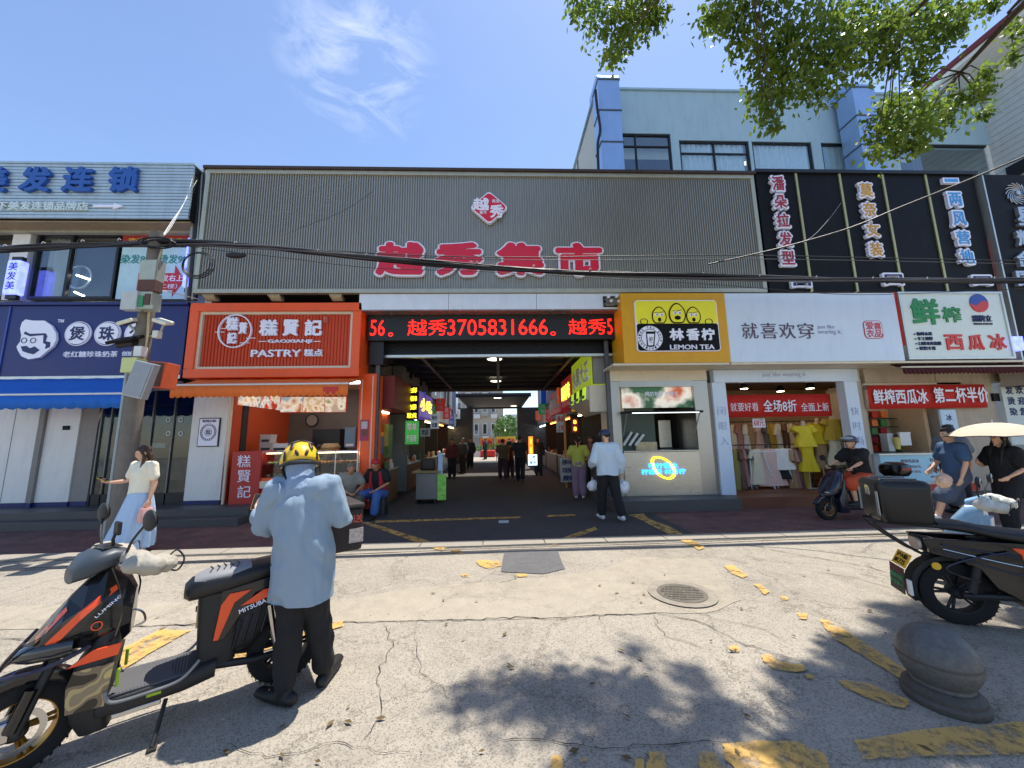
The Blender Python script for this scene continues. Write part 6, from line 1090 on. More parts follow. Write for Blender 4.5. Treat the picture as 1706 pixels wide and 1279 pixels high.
onpole(222, 576, 235, 593, -.3, .12, 'small white camera bracket box on the left of the utility pole', 'bracket_box', 'bracket', WHITE); onpole(253, 550, 262, 562, -.24, .1, 'small cream socket box on the right of the utility pole', 'socket_box', 'socket box', M('lamp_cream', '#d8d6c4'))
onpole(201, 595, 226, 620, -.45, .2, 'pale yellow green rounded plastic box on the utility pole', 'plastic_box', 'box', M('pale_lime_plastic', '#c8d08a', .45, var=.06)); onpole(213, 602, 247, 662, -.7, .12, 'tilted grey steel cabinet lowest on the utility pole', 'cabinet', 'cabinet', M('cabinet_grey', '#aab0b2', .45, .2, var=.08), 14, M('cabinet_door', '#8f969c', .5)); c_ = onpole(246, 602, 272, 645, -.35, .3, 'cabinet with a faded orange side at the right of the utility pole', 'cabinet', 'cabinet', M('faded_orange', '#d8603a', .6, var=.2), 5, RUST)
BC_ = M('black_cable', '#14141a', .55, var=.2)
bp = [F(-60, 425, 7.0), F(0, 416, 6.95), F(100, 409, 6.9), F(200, 405, 6.86), F(262, 404, PY), F(340, 406, 6.95), F(450, 414, 7.0), F(560, 425, 7.0), F(700, 436, 7.0), F(850, 446, 7.0), F(1000, 454, 7.0), F(1150, 460, 7.0), F(1300, 465, 7.0), F(1450, 468, 7.0), F(1600, 468, 7.0), F(1800, 466, 7.0)]
cl = smoothline(bp, 8); rr = random.Random(31)
t = T('cable_bundle', 'thick black bundle of telephone cables sagging across the whole market front', 'cable', (PX, PY, 0))
for s_ in range(9):
    a0 = rr.uniform(0, 6); rad = rr.uniform(.015, .06); r_ = rr.choice([.013, .018, .024, .03]); pts = []
    for i, p in enumerate(cl): a = a0 + i * .12 * (1 if s_ % 2 else -1); pts.append(p + Vector((0, math.cos(a) * rad, math.sin(a) * rad + .012 * noise.noise(Vector((i * .3, s_, 0))))))
    MB().tube(pts, r_, 6).obj('strand', [BC_, BC_, M('grey_strand', '#4a4a50', .6)][s_ % 3], t, smooth=True)
mb = MB()
for i in range(4, len(cl) - 4, 5): p = cl[i]; mb.tube([p + Vector((0, -.05, .03)), p + Vector((.02, -.05, .07)), p + Vector((.04, -.03, .05))], .01, 5)
mb.obj('white_ties', M('tie_white', '#c9c9c9', .5), t, kind='stuff')
def cable(pts, r_, lb, m_=BC_, sag=0): MB().tube(smoothline(pts, 9), r_, 6).solo('cable', lb, 'cable', [m_], smooth=True)
Yq = 7.05
cable([F(262, 404, PY), F(400, 408, Yq), F(560, 418, Yq), F(720, 426, Yq), F(880, 428, Yq), F(1040, 426, Yq), F(1250, 425, Yq), F(1500, 430, Yq), F(1800, 436, Yq)], .009, 'thin black cable just above the main bundle across the big red characters')
cable([F(262, 404, PY), F(420, 412, Yq), F(600, 422, Yq), F(760, 431, Yq), F(950, 433, Yq), F(1200, 431, Yq), F(1450, 434, Yq), F(1800, 442, Yq)], .007, 'second thin black cable close above the main bundle', M('grey_strand', '#4a4a50'))
cable([F(262, 404, PY), F(360, 416, 7.2), F(480, 430, 7.3), F(620, 446, 7.3), F(800, 452, 7.3), F(1000, 463, 7.3), F(1180, 473, 7.3), F(1400, 490, 7.3), F(1560, 487, 7.3), F(1720, 480, 7.3)], .006, 'thin slack wire hanging below the main bundle over the white sign')
cable([F(1180, 440, 7.1), F(1270, 420, 6.8), F(1340, 402, 6.4), F(1420, 378, 6.0), F(1500, 345, 5.6), F(1600, 305, 5.2), F(1760, 238, 4.6)], .014, 'service cable rising to the upper right corner across the black hoarding')
cable([F(1338, 404, 6.6), F(1360, 388, 7.4), F(1385, 360, 8.1), F(1401, 338, 8.37)], .006, 'short pale wire running up to the gold divider of the black hoarding', M('grey_cable', '#8e8e8a'))
cable([F(452, 404, 7.0), F(500, 380, 7.6), F(570, 352, 8.1), F(622, 318, 8.36)], .004, 'hair thin wire running up the left of the corrugated hoarding')
for i, (a, b2) in enumerate(((322, 292), (328, 300), (318, 306))): cable([F(268, 397, PY), F(285, 370 + i * 4, 7.4), F(308, 335, 8.0), F(a + 0, b2, 8.4)], .005, ['upper', 'middle', 'lower'][i] + ' white wire fanning from the pole up to the gap between the hoardings', M('white_wire', '#dcdcd8', .5))
cable([F(250, 480, PY), F(285, 487, 7.6), F(330, 498, 8.4)], .01, 'white cable running from the pole boxes to the orange sign corner', M('white_wire', '#dcdcd8'))
pt = []
for k in range(46): a = k * .42; pt.append(F(262, 404, PY - .16) + Vector((.3 * math.cos(a), .05 * math.sin(a * .7), .09 * math.sin(a))))
MB().tube(pt, .013, 6).solo('cable_coil', 'tangled coil of black cable at the top of the utility pole', 'cable coil', [BC_], smooth=True)
p = F(393, 425, 6.9); MB().ell(p, (.2, .06, .06), 14, 8).solo('splice_case', 'black splice case hanging from the cable bundle over the left of the hoarding', 'splice case', [BC_], smooth=True)
for i in range(3): pt = [F(328, 440, 7.2) + Vector(((.26 + .03 * i) * math.cos(a * .25), .02 * i, (.24 + .02 * i) * math.sin(a * .25))) for a in range(26)]; MB().tube(pt, .011, 6).solo('cable_loop', ['inner', 'middle', 'outer'][i] + ' black cable loop hanging beside the left edge of the hoarding', 'cable loop', [BC_], smooth=True)
GRS = M('grey_granite_ball', '#585755', .5, var=.35, scale=30, bump=.25, bscale=50, dirt=.25)
c = G(1595, 1160); t = T('stone_bollard', 'round grey granite bollard on a moulded base in the right foreground', 'bollard', (2.79, 2.42, 0))
bc = (2.74, 2.46, 0); K = .84; MB().lathe([(a * K, b_ * K) for a, b_ in [(.225, .0), (.232, .03), (.228, .05), (.215, .06), (.216, .085), (.2, .1), (.185, .115), (.17, .125)]], bc, 48).obj('base', M('granite_base', '#4c4841', .65, var=.3, scale=30, bump=.3, bscale=50, dirt=.3), t, smooth=True)
MB().lathe([(.17 * K, .12 * K)] + [(.226 * K * math.cos(R(a)), K * (.295 + .222 * math.sin(R(a)))) for a in range(-42, 90, 6)] + [(.001, .517 * K)], bc, 48).obj('ball', GRS, t, smooth=True); MB().lathe([(.226 * K, .29 * K), (.229 * K, .3 * K), (.226 * K, .31 * K)], bc, 48).obj('groove_ring', M('granite_base', '#6b665e'), t, smooth=True)
LEAF = bpy.data.materials.new('camphor_leaf'); LEAF.use_nodes = True; tn = LEAF.node_tree; l = tn.links.new; b = tn.nodes['Principled BSDF']
tcn = tn.nodes.new('ShaderNodeTexCoord'); n1 = tn.nodes.new('ShaderNodeTexNoise'); n1.inputs['Scale'].default_value = 3.5; n1.inputs['Detail'].default_value = 6; l(tcn.outputs['Object'], n1.inputs['Vector'])
rp_ = tn.nodes.new('ShaderNodeValToRGB'); rp_.color_ramp.elements[0].position = .3; rp_.color_ramp.elements[0].color = (*H('#3a5620'), 1); rp_.color_ramp.elements[1].position = .72; rp_.color_ramp.elements[1].color = (*H('#889c3a'), 1); l(n1.outputs['Fac'], rp_.inputs['Fac']); l(rp_.outputs['Color'], b.inputs['Base Color']); b.inputs['Roughness'].default_value = .42
tr_ = tn.nodes.new('ShaderNodeBsdfTranslucent'); hs = tn.nodes.new('ShaderNodeHueSaturation'); hs.inputs['Value'].default_value = 1.5; l(rp_.outputs['Color'], hs.inputs['Color']); l(hs.outputs[0], tr_.inputs['Color']); ms = tn.nodes.new('ShaderNodeMixShader'); ms.inputs[0].default_value = .5; out = tn.nodes['Material Output']; l(b.outputs[0], ms.inputs[1]); l(tr_.outputs[0], ms.inputs[2]); l(ms.outputs[0], out.inputs[0])
BARK = M('camphor_bark', '#4f4236', .9, var=.3, scale=8, bump=.6, bscale=18)
t = T('street_tree', 'leafy camphor tree reaching in from the top right over the street', 'tree', (6.0, .6, 0))
MB().tube(smoothline([(6.0, .6, -.05), (5.95, .62, 1.5), (5.8, .75, 3.2), (5.6, 1.0, 5.2)], 5), [.26] * 1 + [.24 - .005 * i for i in range(15)], 14).obj('trunk', BARK, t, smooth=True)
def leafball(mb, c, r_, n, rnd):
    for _ in range(n):
        p = Vector((rnd.gauss(0, .5), rnd.gauss(0, .5), rnd.gauss(0, .42))) * r_ + c
        a = Vector((rnd.gauss(0, .7), rnd.gauss(0, .7), 1)).normalized(); d_ = Vector((rnd.gauss(0, 1), rnd.gauss(0, 1), -.9)).normalized(); s_ = a.cross(d_).normalized(); a = d_.cross(s_).normalized()
        L_ = rnd.uniform(.07, .115); W_ = L_ * .27
        mb.add([p, p + d_ * L_ * .45 + s_ * W_ - a * L_ * .05, p + d_ * L_ - a * L_ * .1, p + d_ * L_ * .45 - s_ * W_ - a * L_ * .05], [(0, 1, 2), (0, 2, 3)])
vis = [  # (px, py, Y, radius) clumps seen in the photograph
 (985, 8, 4.6, .26), (1010, 30, 4.6, .28), (1040, 42, 4.6, .24), (1030, 72, 4.6, .2), (1018, 92, 4.6, .12), (1070, 35, 4.6, .26), (1060, 10, 4.6, .28), (1092, 24, 4.6, .16), (960, 12, 4.6, .14), (1085, 5, 4.6, .2),
 (1200, 15, 4.1, .24), (1215, 35, 4.1, .18), (1188, 28, 4.1, .12), (1240, 8, 4.1, .28), (1280, 12, 4.1, .28), (1235, 62, 4.3, .18), (1258, 85, 4.3, .26), (1300, 70, 4.3, .28), (1285, 110, 4.4, .28), (1310, 140, 4.4, .26), (1275, 150, 4.4, .22), (1272, 180, 4.4, .2), (1288, 205, 4.4, .12), (1330, 110, 4.4, .3), (1350, 140, 4.4, .22), (1375, 150, 4.4, .16), (1330, 40, 4.3, .35), (1370, 60, 4.3, .34), (1365, 100, 4.3, .28), (1400, 20, 4.3, .36), (1420, 50, 4.3, .36), (1440, 85, 4.3, .3), (1400, 95, 4.3, .24), (1470, 20, 4.3, .4), (1480, 60, 4.3, .36), (1470, 105, 4.3, .18), (1520, 30, 4.4, .36), (1545, 60, 4.4, .3), (1560, 20, 4.4, .36), (1535, 100, 4.4, .22), (1530, 130, 4.4, .16), (1600, 15, 4.4, .28), (1590, 45, 4.4, .16), (1650, 8, 4.4, .16),
 (1480, 180, 4.7, .24), (1510, 175, 4.7, .26), (1545, 180, 4.7, .26), (1465, 215, 4.7, .22), (1500, 215, 4.7, .28), (1535, 215, 4.7, .26), (1480, 245, 4.7, .2), (1460, 250, 4.7, .1), (1520, 245, 4.7, .14), (1570, 200, 4.7, .2), (1600, 165, 4.7, .2), (1635, 150, 4.7, .14), (1640, 185, 4.7, .12), (1640, 120, 4.7, .12), (1700, 45, 4.7, .2), (1690, 90, 4.7, .12)]
crown = MB(); rnd = random.Random(77); cents = []
for (px, py, Y, r_) in vis:
    c = F(px, py, Y + rnd.uniform(-.2, .25)); cents.append(c); leafball(crown, c, r_ * 1.15, int(185 * (r_ / .25) ** 1.6) + 24, rnd)
S2 = Vector((SUN.x / SUN.z, SUN.y / SUN.z))
def inpoly(x, y, P_):
    r_ = False
    for i in range(len(P_)):
        (a, b_), (c, d_) = P_[i], P_[i - 1]
        if (b_ > y) != (d_ > y) and x < (c - a) * (y - b_) / (d_ - b_) + a: r_ = not r_
    return r_
Z1 = [(860, 1115), (905, 1095), (995, 1075), (1060, 1080), (1130, 1112), (1200, 1140), (1205, 1180), (1225, 1230), (1260, 1300), (960, 1300), (905, 1235), (852, 1165)]
Z2 = [(1420, 1010), (1500, 1005), (1600, 1000), (1720, 1020), (1720, 1300), (1240, 1300), (1300, 1230), (1330, 1160), (1310, 1120), (1420, 1095), (1450, 1060)]
def shade(P_, n, zlo):
    xs, ys = zip(*P_); k = 0
    while k < n:
        q = (rnd.uniform(min(xs), max(xs)), rnd.uniform(min(ys), max(ys)))
        if not inpoly(*q, P_): continue
        k += 1
        s_ = G(*q)
        if noise.noise(Vector((s_.x * 2.2, s_.y * 2.2, 9))) < -.06: continue
        z = zlo
        while 1:
            c = Vector((s_.x + S2.x * z, s_.y + S2.y * z, z)); pr = PR(c)
            if pr[1] < -42 or pr[0] > 1790: break
            z += .1
        z += rnd.uniform(0, .9); c = Vector((s_.x + S2.x * z, s_.y + S2.y * z, z)); cents.append(c); leafball(crown, c, .14, 85, rnd)
shade(Z1, 52, 6.0); shade(Z2, 430, 6.0)
for _ in range(70):
    c = Vector((rnd.uniform(3.5, 8.5), rnd.uniform(-3, 1.2), rnd.uniform(5.5, 9.0))); cents.append(c); leafball(crown, c, .4, 140, rnd)
crown.obj('crown', LEAF, t, kind='stuff')
fl = MB(); r5 = random.Random(9)
for _ in range(70):
    c = G(r5.uniform(100, 1700), r5.uniform(930, 1275)); a = r5.uniform(0, 6); u = Vector((math.cos(a), math.sin(a), 0)) * r5.uniform(.018, .035); v = Vector((-u.y, u.x, 0)) * .4; fl.add([c - u + Vector((0, 0, .014)), c + v + Vector((0, 0, .02)), c + u + Vector((0, 0, .016)), c - v + Vector((0, 0, .014))], [(0, 1, 2), (0, 2, 3)])
o = fl.obj('fallen_leaves', M('dry_leaf', '#5c4a26', .7, var=.4, scale=3)); o['kind'] = 'stuff'
pb_ = MB()
for _ in range(260): c = G(r5.uniform(0, 1700), r5.uniform(930, 1275)); q = r5.uniform(.002, .005); pb_.ell((c.x, c.y, .01), (q, q * .8, q * .6), 6, 4)
o = pb_.obj('grit', M('grit_stone', '#6a6257', .9, var=.3, scale=2)); o['kind'] = 'stuff'
bx(-.02, .18, 7.62, 7.75, .006, .03).solo('paper_scrap', 'small pale paper scrap lying on the arcade floor behind the yellow line', 'paper', [M('paper_pale', '#b8bcc0', .8)])
hub = Vector((5.6, 1.0, 5.1)); mains = [F(1640, -60, 4.2), F(1500, 40, 4.3), F(1400, -40, 4.3), F(1600, 120, 4.7), F(1080, -130, 4.5), F(1250, -90, 4.2), Vector((3.0, 3.4, 7.8)), Vector((6.5, 3.5, 7.5)), Vector((4.5, -.5, 7.0)), F(1680, 20, 4.6)]
for i, m in enumerate(mains):
    md = hub.lerp(m, .5) + Vector((0, -.1, .7)); MB().tube(smoothline([hub, md, m], 6), [.1 - .0066 * k for k in range(13)], 8).obj('limb', BARK, t, smooth=True)
tw = MB()
for c in cents:
    m = min(mains, key=lambda q: (q - c).length)
    if (m - c).length < 2.6: k = m.lerp(c, .5) + Vector((0, 0, .12)); tw.tube([m, k, c], [.014, .009, .004], 5)
tw.obj('twigs', BARK, t, smooth=True, kind='stuff')
def etube(mb, pts, rads, side=(1, 0, 0), seg=14):
    """tube with elliptical sections (a across `side`, b across the other way) and rounded ends"""
    pts = [Vector(p) for p in pts]; rads = [(r, r) if isinstance(r, (int, float)) else r for r in rads]; side = Vector(side)
    d0 = (pts[0] - pts[1]).normalized(); d1 = (pts[-1] - pts[-2]).normalized(); P_, R_ = [], []
    for k in (.97, .75, .4): a = math.sqrt(1 - k * k); P_.append(pts[0] + d0 * min(rads[0]) * k); R_.append((rads[0][0] * a, rads[0][1] * a))
    P_ += pts; R_ += rads
    for k in (.4, .75, .97): a = math.sqrt(1 - k * k); P_.append(pts[-1] + d1 * min(rads[-1]) * k); R_.append((rads[-1][0] * a, rads[-1][1] * a))
    vs = []; n = len(P_)
    for i in range(n):
        t = (P_[min(i + 1, n - 1)] - P_[max(i - 1, 0)]).normalized(); s = side - side.dot(t) * t
        s = s.normalized() if s.length > .05 else t.orthogonal().normalized(); u = t.cross(s)
        for k in range(seg): a = 2 * math.pi * k / seg; vs.append(P_[i] + s * R_[i][0] * math.cos(a) + u * R_[i][1] * math.sin(a))
    return mb.add(vs, [(i * seg + k, i * seg + (k + 1) % seg, (i + 1) * seg + (k + 1) % seg, (i + 1) * seg + k) for i in range(n - 1) for k in range(seg)] + [tuple(range(seg - 1, -1, -1)), tuple(range((n - 1) * seg, n * seg))])
def fuse(mb, name, mat, parent, vox=.014, smooth=4, folds=0., fscale=(14, 14, 3), seed=0, cut=None, label=None, hem=None):
    me = mb.mesh('tmp'); bm = bmesh.new(); bm.from_mesh(me); bmesh.ops.remove_doubles(bm, verts=bm.verts, dist=1e-6); bmesh.ops.recalc_face_normals(bm, faces=bm.faces); bm.to_mesh(me); bm.free()
    o = bpy.data.objects.new('tmp', me); col.objects.link(o); r_ = o.modifiers.new('r', 'REMESH'); r_.mode = 'VOXEL'; r_.voxel_size = vox; r_.adaptivity = 0
    s_ = o.modifiers.new('s', 'SMOOTH'); s_.factor = .5; s_.iterations = smooth
    dg = bpy.context.evaluated_depsgraph_get(); m2 = bpy.data.meshes.new_from_object(o.evaluated_get(dg)); bpy.data.objects.remove(o); bpy.data.meshes.remove(me)
    if folds:
        nr = [v.normal.copy() for v in m2.vertices]
        for v, n_ in zip(m2.vertices, nr):
            q = Vector((v.co.x * fscale[0] + seed, v.co.y * fscale[1], v.co.z * fscale[2])); w_ = noise.noise(q + Vector((noise.noise(v.co * 5) * 1.2,) * 3)); v.co += n_ * (w_ * folds + abs(noise.noise(q * 2.1)) * folds * .5)
    if hem is not None:
        for v in m2.vertices:
            h_ = hem + .012 * math.sin(v.co.x * 16 + seed)
            if v.co.z < h_: v.co.z = h_
    m2.name = name; m2.materials.clear(); m2.materials.append(mat); m2.polygons.foreach_set('material_index', [0] * len(m2.polygons)); m2.polygons.foreach_set('use_smooth', [True] * len(m2.polygons))
    ob = bpy.data.objects.new(name, m2); col.objects.link(ob); ob.parent = parent
    if label: ob['label'] = label
    return ob
SKIN = M('skin', '#b8805e', .5, var=.05, scale=10); SKIN.node_tree.nodes['Principled BSDF'].inputs['Subsurface Weight'].default_value = .08
SKINP = M('skin_pale', '#d8a888', .5, var=.05, scale=10); HAIRB = M('black_hair', '#17130f', .5, var=.2, scale=30, stretch=(6, 6, 1), bump=.4, bscale=30); HAIRBR = M('brown_hair', '#3c2417', .42, var=.35, scale=12, stretch=(9, 9, 1), bump=.6, bscale=14)
def fabp(n, c, r_=.85, v=.08): return M(n, c, r_, var=v, scale=5, bump=.35, bscale=22, stretch=(2, 2, .7))
SHOEB = M('black_shoe', '#151516', .55, var=.2); SHOEW = M('white_shoe', '#cfcfd0', .6, var=.1)
def hand(mb, w_, d, n_, s=1., curl=.5, thumb=1):
    """w_: wrist, d: pointing direction, n_: palm normal; five separate fingers"""
    d = d.normalized(); n_ = (n_ - n_.dot(d) * d).normalized(); u = d.cross(n_)
    etube(mb, [w_, w_ + d * .045 * s, w_ + d * .085 * s], [(.026 * s, .016 * s), (.038 * s, .015 * s), (.038 * s, .012 * s)], u, 10)
    for k, (off, ln) in enumerate(((-.029, .062), (-.010, .074), (.010, .07), (.028, .055))):
        p = w_ + d * .085 * s + u * off * s; q = p; dd = d; P_ = [p - d * .02 * s, p]
        for j, f in enumerate((.45, .32, .23)): dd = (dd * math.cos(curl * .7) + n_ * math.sin(curl * .7)).normalized() if j == 0 else (dd + n_ * curl * .8).normalized(); q = q + dd * ln * f * s; P_.append(q)
        etube(mb, P_, [.0088 * s, .0088 * s, .008 * s, .0075 * s, .007 * s], u, 8)
    p = w_ + d * .03 * s + u * thumb * .03 * s; t1 = (d * .6 + u * thumb * .7 + n_ * .4).normalized(); etube(mb, [p, p + t1 * .035 * s, p + t1 * .05 * s + d * .025 * s], [.011 * s, .0095 * s, .008 * s], n_, 8)
def person(label, loc, rz, J, kit, h=1.7, near=False, group=None):
    """J: joint overrides in metres for a 1.7 m figure, facing +Y; kit: clothing"""
    s = h / 1.7; root = T('person', label, 'person', loc, rz, group, local=True)
    D = dict(pel=(0, 0, .93), belly=(0, 0, 1.08), chest=(0, 0, 1.27), neck=(0, 0, 1.43), head=(0, .02, 1.585), shl=(-.185, 0, 1.385), shr=(.185, 0, 1.385), ell=(-.24, -.02, 1.12), elr=(.24, -.02, 1.12), wrl=(-.25, .06, .87), wrr=(.25, .06, .87), hil=(-.09, 0, .9), hir=(.09, 0, .9), knl=(-.1, .03, .49), knr=(.1, .03, .49), anl=(-.1, -.01, .085), anr=(.1, -.01, .085), tol=(-.12, .2, .03), tor=(.12, .2, .03), look=(0, 1, 0))
    D.update(J); j = {k: Vector(v) * (s if k != 'look' else 1) for k, v in D.items()}; vox = kit.get('vox', .008 if near else .016)
    skin = kit.get('skin', SKIN); across = (j['shr'] - j['shl']).normalized(); hipx = (j['hir'] - j['hil']).normalized(); lk = j['look'].normalized(); up = Vector((0, 0, 1)); hx = lk.cross(up).normalized(); hu = hx.cross(lk); HC = j['head']; f = kit.get('build', 1.)
    mb = MB()
    # head: skull, jaw, nose, ears, lips, brow
    Mh = Matrix((hx, lk, hu)).transposed()
    def he(c, r_, sg=14): mb.ell(HC + Mh @ (Vector(c) * s), tuple(q * s for q in r_), sg, 10, Mh)
    he((0, -.012, .025), (.076, .094, .088)); he((0, .02, -.045), (.056, .066, .062)); he((0, .045, -.075), (.034, .034, .03)); he((0, .088, -.012), (.011, .016, .022), 8); he((0, .072, .03), (.05, .02, .014), 10); he((0, .08, -.05), (.024, .011, .009), 8)
    for q in (-1, 1): he((q * .078, -.005, -.01), (.012, .02, .032), 8)
    etube(mb, [j['chest'] + up * .08 * s, j['neck'], HC + Vector((0, -.02, -.05)) * s], [.06 * s, .052 * s, .05 * s], across, 12)
    tor = [j['pel'] - up * .02 * s, j['belly'], j['chest'], j['chest'].lerp(j['neck'], .6)]
    etube(mb, tor, [(.15 * s * f, .1 * s * f), (.135 * s * f, .095 * s * f), (.155 * s * f, .105 * s * f), (.11 * s, .075 * s)], across, 16)
    etube(mb, [j['shl'], j['chest'].lerp(j['neck'], .55), j['shr']], [.052 * s, .06 * s, .052 * s], up, 10)
    for q in 'lr':
        etube(mb, [j['sh' + q], j['sh' + q].lerp(j['el' + q], .5), j['el' + q], j['el' + q].lerp(j['wr' + q], .35), j['wr' + q]], [.05 * s, .043 * s, .036 * s, .036 * s, .024 * s], across, 10)
        d = (j['wr' + q] - j['el' + q]); pn = Vector(kit.get('palm' + q, (1 if q == 'l' else -1, .2, 0))); hand(mb, j['wr' + q], Vector(kit.get('hd' + q, d)), pn, s, kit.get('curl', .5), 1 if q == 'l' else -1)
        etube(mb, [j['hi' + q], j['hi' + q].lerp(j['kn' + q], .5), j['kn' + q], j['kn' + q].lerp(j['an' + q], .35), j['an' + q]], [.085 * s * f, .072 * s * f, .052 * s, .052 * s, .036 * s], hipx, 12)
        a, t_ = j['an' + q], j['to' + q]; etube(mb, [a - up * .03 * s, a.lerp(t_, .55), t_], [(.034 * s, .034 * s), (.038 * s, .03 * s), (.032 * s, .018 * s)], hipx, 10)
    body = fuse(mb, 'body', skin, root, vox, 3)
    # eyes and mouth
    if kit.get('face', True):
        for q in (-1, 1):
            c = HC + Mh @ (Vector((q * .03, .0755, .008)) * s); MB().ell(c, (.012 * s, .008 * s, .007 * s), 10, 6, Mh).obj('eye', M('eye_white', '#d8d4cc', .3, var=0), root, smooth=True); MB().ell(c + Mh @ (Vector((0, .006, 0)) * s), (.0055 * s, .004 * s, .0055 * s), 8, 5, Mh).obj('iris', M('iris', '#1a120c', .2, var=0), root, smooth=True)
            c = HC + Mh @ (Vector((q * .032, .084, .027)) * s); MB().ell(c, (.018 * s, .005 * s, .0035 * s), 8, 5, Mh).obj('eyebrow', HAIRB, root)
        MB().ell(HC + Mh @ (Vector((0, .0885, -.049)) * s), (.021 * s, .006 * s, .006 * s), 10, 5, Mh).obj('lips', M('lips', '#a4564a', .4, var=0), root, smooth=True)
    g = kit
    if 'hair' in g:
        mb = MB(); hm = g['hair']
        mb.ell(HC + Mh @ (Vector((0, -.028, .04)) * s), (.085 * s, .095 * s, .09 * s), 16, 10, Mh); mb.ell(HC + Mh @ (Vector((0, .035, .082)) * s), (.06 * s, .045 * s, .03 * s), 12, 8, Mh)
        if g.get('bun'): mb.ell(HC + Mh @ (Vector((0, -.12, -.02)) * s), (.035 * s, .05 * s, .05 * s), 10, 8, Mh); etube(mb, [HC + Mh @ (Vector((0, -.13, -.02)) * s), HC + Mh @ (Vector((0, -.13, -.17)) * s)], [.03 * s, .018 * s])
        if g.get('long'):
            etube(mb, [HC + Mh @ (Vector((0, -.05, .02)) * s), HC + Mh @ (Vector((0, -.075, -.15)) * s), HC + Mh @ (Vector((0, -.09, -.4)) * s)], [(.085 * s, .05 * s), (.11 * s, .04 * s), (.09 * s, .025 * s)], hx)
            for q in (-1, 1): etube(mb, [HC + Mh @ (Vector((q * .066, .02, .06)) * s), HC + Mh @ (Vector((q * .09, .008, -.05)) * s), HC + Mh @ (Vector((q * .09, .075, -.2)) * s), HC + Mh @ (Vector((q * .075, .105, -.36)) * s), HC + Mh @ (Vector((q * .07, .115, -.46)) * s)], [(.016 * s, .02 * s), (.018 * s, .026 * s), (.034 * s, .024 * s), (.03 * s, .02 * s), (.012 * s, .01 * s)], hx)
        fuse(mb, 'hair', hm, root, max(.007, vox * .8), 2, .006, (50, 50, 4))
    top = g.get('top')
    if top:
        m_, lp, ln, sl = top; mb = MB(); e_ = .02 + lp; es = .02 + g.get('slp', lp)                # material, looseness, hem drop below the pelvis, sleeve (0 none, .5 short, 1 long)
        hem = j['pel'] - up * (ln + .03) * s; hz = (j['pel'].z - ln * s) if j['pel'].z > .7 else None; P_ = [hem, j['pel'] + up * .02 * s, j['belly'], j['chest'], j['chest'].lerp(j['neck'], .62)]
        if g.get('hem'): P_[0] = Vector(g['hem']) * s
        etube(mb, P_, [((.15 + e_ * 1.35) * s * f, (.105 + e_ * 1.3) * s * f), ((.15 + e_ * 1.2) * s * f, (.105 + e_ * 1.1) * s * f), ((.14 + e_) * s * f, (.1 + e_) * s * f), ((.158 + e_ * .9) * s * f, (.112 + e_ * .8) * s * f), ((.12 + e_ * .4) * s, (.08 + e_ * .4) * s)], across, 18)
        etube(mb, [j['shl'], j['chest'].lerp(j['neck'], .6), j['shr']], [((.06 + es * .6) * s, (.06 + es * .6) * s), ((.075 + es * .5) * s, (.075 + es * .5) * s), ((.06 + es * .6) * s, (.06 + es * .6) * s)], up, 12); etube(mb, [j['shl'].lerp(j['chest'], .32), j['chest'].lerp(j['neck'], .25), j['shr'].lerp(j['chest'], .32)], [(.085 + e_ * .5) * s] * 3, up, 12)
        for q in 'lr':
            if sl <= 0: continue
            a, b_, c = j['sh' + q], j['el' + q], j['wr' + q]
            if sl < .8: etube(mb, [a, a.lerp(b_, sl * 1.25)], [(.054 + es * .6) * s, (.056 + es * .9) * s], across, 12)
            else: etube(mb, [a, a.lerp(b_, .5), b_, b_.lerp(c, .5), b_.lerp(c, .94)], [(.056 + es * .6) * s, (.052 + es * .8) * s, (.046 + es) * s, (.042 + es * .9) * s, (.036 + es * .5) * s], across, 12)
        fuse(mb, g.get('topname', 'shirt'), m_, root, vox * 1.1, g.get('sm', 5), g.get('folds', .009), g.get('fs', (15, 15, 2.6)), 3, hem=hz)
    if g.get('skirt'):
        m_, ln, fl = g['skirt']; w0 = j['pel'] + up * .1 * s; seg = 72; vs = []; N = 12
        for i in range(N + 1):
            u = i / N; rx, ry = (.14 + (fl - .14) * u ** .8) * s, (.11 + (fl * .8 - .11) * u ** .8) * s
            for k in range(seg): a = 2 * math.pi * k / seg; q = 1 + (.07 * math.sin(a * 13) + .04 * math.sin(a * 19 + 1)) * u; sw = Vector(g.get('sway', (0, 0, 0))) * u * u; vs.append(w0 + sw + hipx * rx * q * math.cos(a) + hipx.cross(up) * ry * q * math.sin(a) - up * ln * s * u)
        MB().add(vs, [(i * seg + k, (i + 1) * seg + k, (i + 1) * seg + (k + 1) % seg, i * seg + (k + 1) % seg) for i in range(N) for k in range(seg)]).obj('skirt', m_, root, smooth=True)
    if g.get('legs'):
        m_, lp, cut = g['legs']; mb = MB(); e_ = .012 + lp           # cut: 1 to the ankle, .5 to the knee
        etube(mb, [j['pel'] + up * .08 * s, j['pel'], j['pel'] - up * .06 * s], [((.145 + e_) * s * f, (.1 + e_) * s * f), ((.155 + e_) * s * f, (.112 + e_) * s * f), ((.14 + e_) * s * f, (.1 + e_) * s * f)], hipx, 16)
        for q in 'lr':
            a, b_, c = j['hi' + q], j['kn' + q], j['an' + q]
            if cut < .8: etube(mb, [a, a.lerp(b_, .5), a.lerp(b_, cut * 1.8)], [(.09 + e_) * s * f, (.082 + e_) * s * f, (.072 + e_ * 1.6) * s], hipx, 12)
            else: etube(mb, [a, a.lerp(b_, .5), b_, b_.lerp(c, .5), b_.lerp(c, .86)], [(.09 + e_) * s * f, (.078 + e_) * s * f, (.06 + e_) * s, (.056 + e_) * s, (.046 + e_ * 1.2) * s], hipx, 12)
